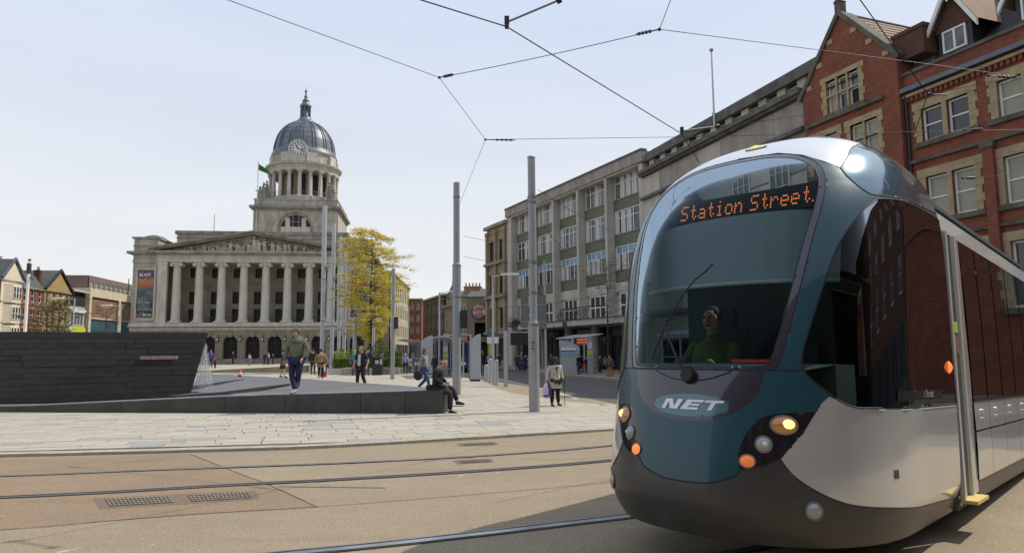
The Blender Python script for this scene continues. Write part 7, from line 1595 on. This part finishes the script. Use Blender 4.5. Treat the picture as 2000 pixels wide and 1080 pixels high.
# --- woman in grey t shirt walking, with a black bag
b = at_z(829, 763, .03); gw, hz = person(b, ph(829, 680, 0, b), R(75), 'long haired person in a grey t shirt and jeans walking with a bag', top=(.27, .27, .28), legs=(.05, .09, .20), hair=(.16, .06, .025), shoe=(.02, .02, .03), pose='walk', step=.26, sleeves=False, longhair=True, arms=[(V((-.24, .10, 1.17)), V((-.25, .14, .93))), (V((.24, -.02, 1.17)), V((.24, -.08, .93)))])
m = MB(); m.smooth = True; m.ball((-.27, .18, .66), (.13, .21, .22), 12, 8); m.tube((-.25, .14, .9), (-.27, .17, .82), .02); bg_ = m.build('shoulder_bag', MT['black'], label='black soft bag hanging from the hand of the person in grey', cat='bag'); bg_.location = gw.location; bg_.rotation_euler = gw.rotation_euler; bg_.scale = gw.scale
# --- seated old man on the wall end
we = wall_a+wdir*(WL-.02); sb_ = we+wn*.25-wdir*.22
sm, hz = person(Vector((sb_.x, sb_.y, 0)), 1.74, R(82), 'balding man in a black jacket sitting on the end of the low wall', top=(.013, .013, .015), legs=(.016, .017, .025), hair=(.16, .155, .15), shoe=(.02, .017, .015), pose='sit', seat=.655, bald=True, lean=.10, build_=1.42,
    arms=[(V((-.31, -.02, .98)), V((-.16, -.24, .84))), (V((.31, -.04, .98)), V((.12, -.26, .86)))], feet=[(V((-.10, -.42, .62)), V((-.07, -.40, .10))), (V((.08, -.45, .70)), V((-.0, -.58, .34)))])
# --- man in cream coat with carrier bags and stick
b = at_z(1084, 793, .04); cm, hz = person(b, ph(1084, 697, 0, b), R(28), 'elderly man in cream coat and cap with carrier bags and a stick', top=(.50, .46, .38), legs=(.014, .014, .017), hair=(.03, .03, .03), skin='skin_d', shoe=(.10, .06, .05), pose='stand', coat=.30, build_=1.25, cap_=(.03, .027, .03), lean=.04,
    arms=[(V((-.285, .03, 1.16)), V((-.30, -.03, .90))), (V((.285, -.0, 1.16)), V((.29, -.12, .95)))], feet=[(V((-.12, -.02, .50)), V((-.15, -.03, .085))), (V((.12, .0, .50)), V((.16, .02, .085)))])
mw = cm.matrix_world
def held(name, mb_, mt_, label, cat, parent): o = mb_.build(name, mt_, label=label, cat=cat); o.location = parent.location; o.rotation_euler = parent.rotation_euler; o.scale = parent.scale; return o
m = MB(); m.smooth = True; m.prism([(-.06, .82), (.05, .82), (.14, .62), (.15, .38), (-.10, .34), (-.15, .6)], -.10, .06, 'xz'); m.v = [(x-.36, y-.02, z) for x, y, z in m.v]; held('carrier_bag', m, mat('blue_plastic', (.03, .025, .35), .45, col2=(.12, .03, .2), scale=3), 'bright blue plastic carrier bag held by the man in the cream coat', 'carrier bag', cm)
m = MB(); m.prism([(-.05, .84), (.03, .84), (.07, .6), (.05, .42), (-.12, .44), (-.14, .62)], -.16, -.09, 'xz'); m.v = [(x-.43, y, z) for x, y, z in m.v]; held('carrier_bag', m, mat('white_plastic', (.5, .5, .56), .4), 'pale translucent plastic carrier bag beside the blue one', 'carrier bag', cm)
m = MB(); m.tube((.30, -.2, .93), (.27, -.24, .0), .012, n=8); m.tube((.30, -.27, .94), (.30, -.14, .93), .014, n=8); held('walking_stick', m, MT['iron'], 'thin dark walking stick held by the man in the cream coat', 'walking stick', cm)
m = MB(); m.tube((.0, -.165, 1.4), (.02, -.215, .70), .012, n=4); m.tube((-.09, -.155, 1.42), (0, -.18, 1.25), .012, n=4); m.tube((.09, -.155, 1.42), (0, -.18, 1.25), .012, n=4); m.build('coat_opening', cloth((.05, .05, .05)), cm)
# --- mid distance people
P_(552, 682, 738, R(100), 'woman in a short black skirt carrying a coat over her arm', top=(.02, .02, .024), legs=(.016, .016, .018), hair=(.03, .02, .02), skirt=True, pose='walk', step=.14, detail=0)
P_(570, 690, 739, -toward(570), 'person in a vivid pink coat half hidden behind the walking man', top=(.60, .03, .11), legs=(.03, .03, .035), coat=.1, detail=0, hair=(.1, .06, .04))
P_(626, 681, 739, R(190), 'person in a tan knee length coat seen from behind', top=(.33, .19, .09), legs=(.02, .02, .022), coat=.26, build_=1.2, hair=(.02, .015, .015), detail=0, pose='walk', step=.1)
P_(611, 681, 731, R(170), 'person in a black jacket standing beside the tan coated one', top=(.02, .02, .022), legs=(.05, .055, .045), hair=(.02, .02, .02), detail=0, build_=1.15)
P_(639, 697, 730, R(20), 'child in a striped top beside a pink bag', top=(.25, .2, .3), legs=(.03, .03, .05), detail=0)
P_(692, 682, 733, R(180), 'blonde person in a turquoise top behind the man in the open shirt', top=(.05, .25, .30), legs=(.05, .06, .09), hair=(.6, .42, .14), detail=0)
P_(716, 678, 732, R(160), 'dark haired man in a navy jacket leaning towards the litter bin', top=(.015, .022, .045), legs=(.06, .07, .10), hair=(.02, .015, .012), build_=1.3, detail=0, lean=.15)
P_(746, 686, 718, R(180), 'distant man in a pale blue shirt behind the litter bin', top=(.45, .47, .60), legs=(.02, .02, .03), hair=(.02, .02, .02), detail=0)
for i, (px, py, c, lab) in enumerate([(655, 726, (.10, .13, .20), 'seated person in a denim jacket on the stone seat'), (674, 724, (.25, .08, .12), 'seated person in a dark red top beside the hedge'), (664, 718, (.5, .45, .42), 'seated person in a pale top by the hedge planter'), (688, 722, (.2, .05, .04), 'seated person in a maroon top at the right end of the planter')]):
    b = at_z(px, py, .03); person(b, 1.72, toward(px)*-1+[.6, -.3, .2, -.6][i], lab, top=c, legs=(.06, .07, .12) if i % 2 == 0 else (.02, .02, .025), hair=(.25, .2, .15) if i == 0 else (.04, .03, .03), pose='sit', seat=.45, lean=.1, detail=0)
# near the council house steps
for i, (px, t, bt, c, l2, lab) in enumerate([(411, 682, 718, (.12, .04, .30), (.03, .03, .04), 'distant person in a purple top by the falling water'), (420, 697, 719, (.25, .03, .04), (.02, .02, .02), 'distant child in a dark red top by the falling water'), (455, 686, 712, (.02, .02, .03), (.02, .02, .02), 'distant person in black sitting on the council house steps'), (487, 690, 713, (.5, .5, .5), (.15, .25, .3), 'distant person in a pale top with a blue bag on the steps'), (517, 687, 712, (.03, .03, .05), (.05, .05, .08), 'left one of a dark clothed pair before the second arch'), (524, 687, 712, (.45, .45, .5), (.03, .03, .05), 'right pale shirted one of a pair before the second arch'), (533, 690, 712, (.03, .03, .04), (.03, .03, .04), 'distant dark figure on the steps left of the walking man'), (608, 684, 712, (.04, .04, .05), (.04, .04, .05), 'distant dark figure at the arch behind the masts')]):
    P_(px, t, bt, rnd.uniform(-1, 1), lab, top=c, legs=l2, detail=0, hmax=2.0, Y=min(at_z(px, bt, .03).y, 96))
# people along the platform and shaded pavement
for i, (px, t, bt, Y, c, l2, lab, kw) in enumerate([(792, 690, 722, 50, (.35, .38, .55), (.03, .03, .06), 'white haired person in a lilac top by the small platform posts', dict(hair=(.6, .6, .6))), (849, 690, 726, 44, (.02, .02, .02), (.03, .03, .04), 'dark figure walking behind the seated man', dict()), (943, 683, 722, 52, (.02, .02, .025), (.02, .02, .03), 'person in black walking past the silver totem', dict(pose='walk')), (955, 690, 720, 55, (.5, .5, .62), (.05, .05, .07), 'person in a white shirt behind the street lamp foot', dict()), (975, 690, 718, 60, (.10, .02, .02), (.02, .02, .03), 'person in a dark red jacket by the sandstone bank', dict()), (1018, 688, 722, 53, (.20, .19, .18), (.03, .03, .03), 'grey haired person in a grey coat outside the office block', dict(hair=(.4, .4, .38), coat=.3)), (1026, 692, 723, 51, (.05, .02, .14), (.02, .02, .03), 'person in a dark purple coat outside the office block', dict(coat=.2)), (1078, 690, 728, 47, (.03, .03, .03), (.03, .03, .03), 'dark figure inside the far shelter', dict()),
    (1130, 691, 733, 43.5, (.022, .022, .025), (.07, .075, .085), 'woman in black raising a hand to her face by the ticket totem', dict(hair=(.12, .05, .03))), (1146, 695, 731, 45, (.02, .02, .02), (.02, .02, .02), 'dark figure reading a paper behind the departure sign', dict()), (1172, 693, 731, 43, (.05, .055, .04), (.02, .02, .025), 'person in an olive jacket and white shoes under the canopy', dict(shoe=(.5, .5, .5))), (1192, 693, 737, 40, (.12, .08, .055), (.03, .025, .02), 'person in a long brown coat with a tan basket by the tram nose', dict(coat=.4, build_=1.2)), (1011, 690, 722, 52, (.03, .03, .03), (.02, .02, .02), 'dark figure left of the grey coated person', dict())]):
    arms = None
    if i == 8: arms = [(V((-.25, -.02, 1.18)), V((-.12, -.16, 1.50))), (V((.27, 0, 1.18)), V((.28, -.05, .95)))]
    zz = .13 if px > 970 else .0
    P_(px, t, bt, rnd.uniform(-.8, .8), lab, z=zz, hmax=1.8, Y=Y, top=c, legs=l2, detail=0, arms=arms, **kw)
for (px, py, Y, c, lab, s_) in [(1020, 716, 52.5, (.12, .03, .28), 'purple shopping bag on the shaded pavement', .5), (1191, 728, 39.6, (.35, .18, .06), 'tan woven basket held by the person in a long brown coat', .45), (1141, 716, 43.3, (.5, .05, .08), 'small pink bag beside the woman in black', .25), (632, 731, 46, (.4, .03, .12), 'crimson bag between the tan coated person and the child', .4)]:
    b = at_y(px, py, Y); m = MB(); m.smooth = True; m.prism([(-s_*.5, -s_*.5), (s_*.5, -s_*.5), (s_*.42, s_*.35), (-s_*.42, s_*.35)], -.12, .12, 'xz'); 
    for s in (-1, 1): m.path([(-s_*.25, s*.1, s_*.35), (-s_*.15, s*.1, s_*.6), (s_*.15, s*.1, s_*.6), (s_*.25, s*.1, s_*.35)], .012, 5)
    o = m.build('shopping_bag', cloth(c), label=lab, cat='bag'); o.location = (b.x, Y, max(b.z, s_*.5+.03))
bpy.context.view_layer.update()
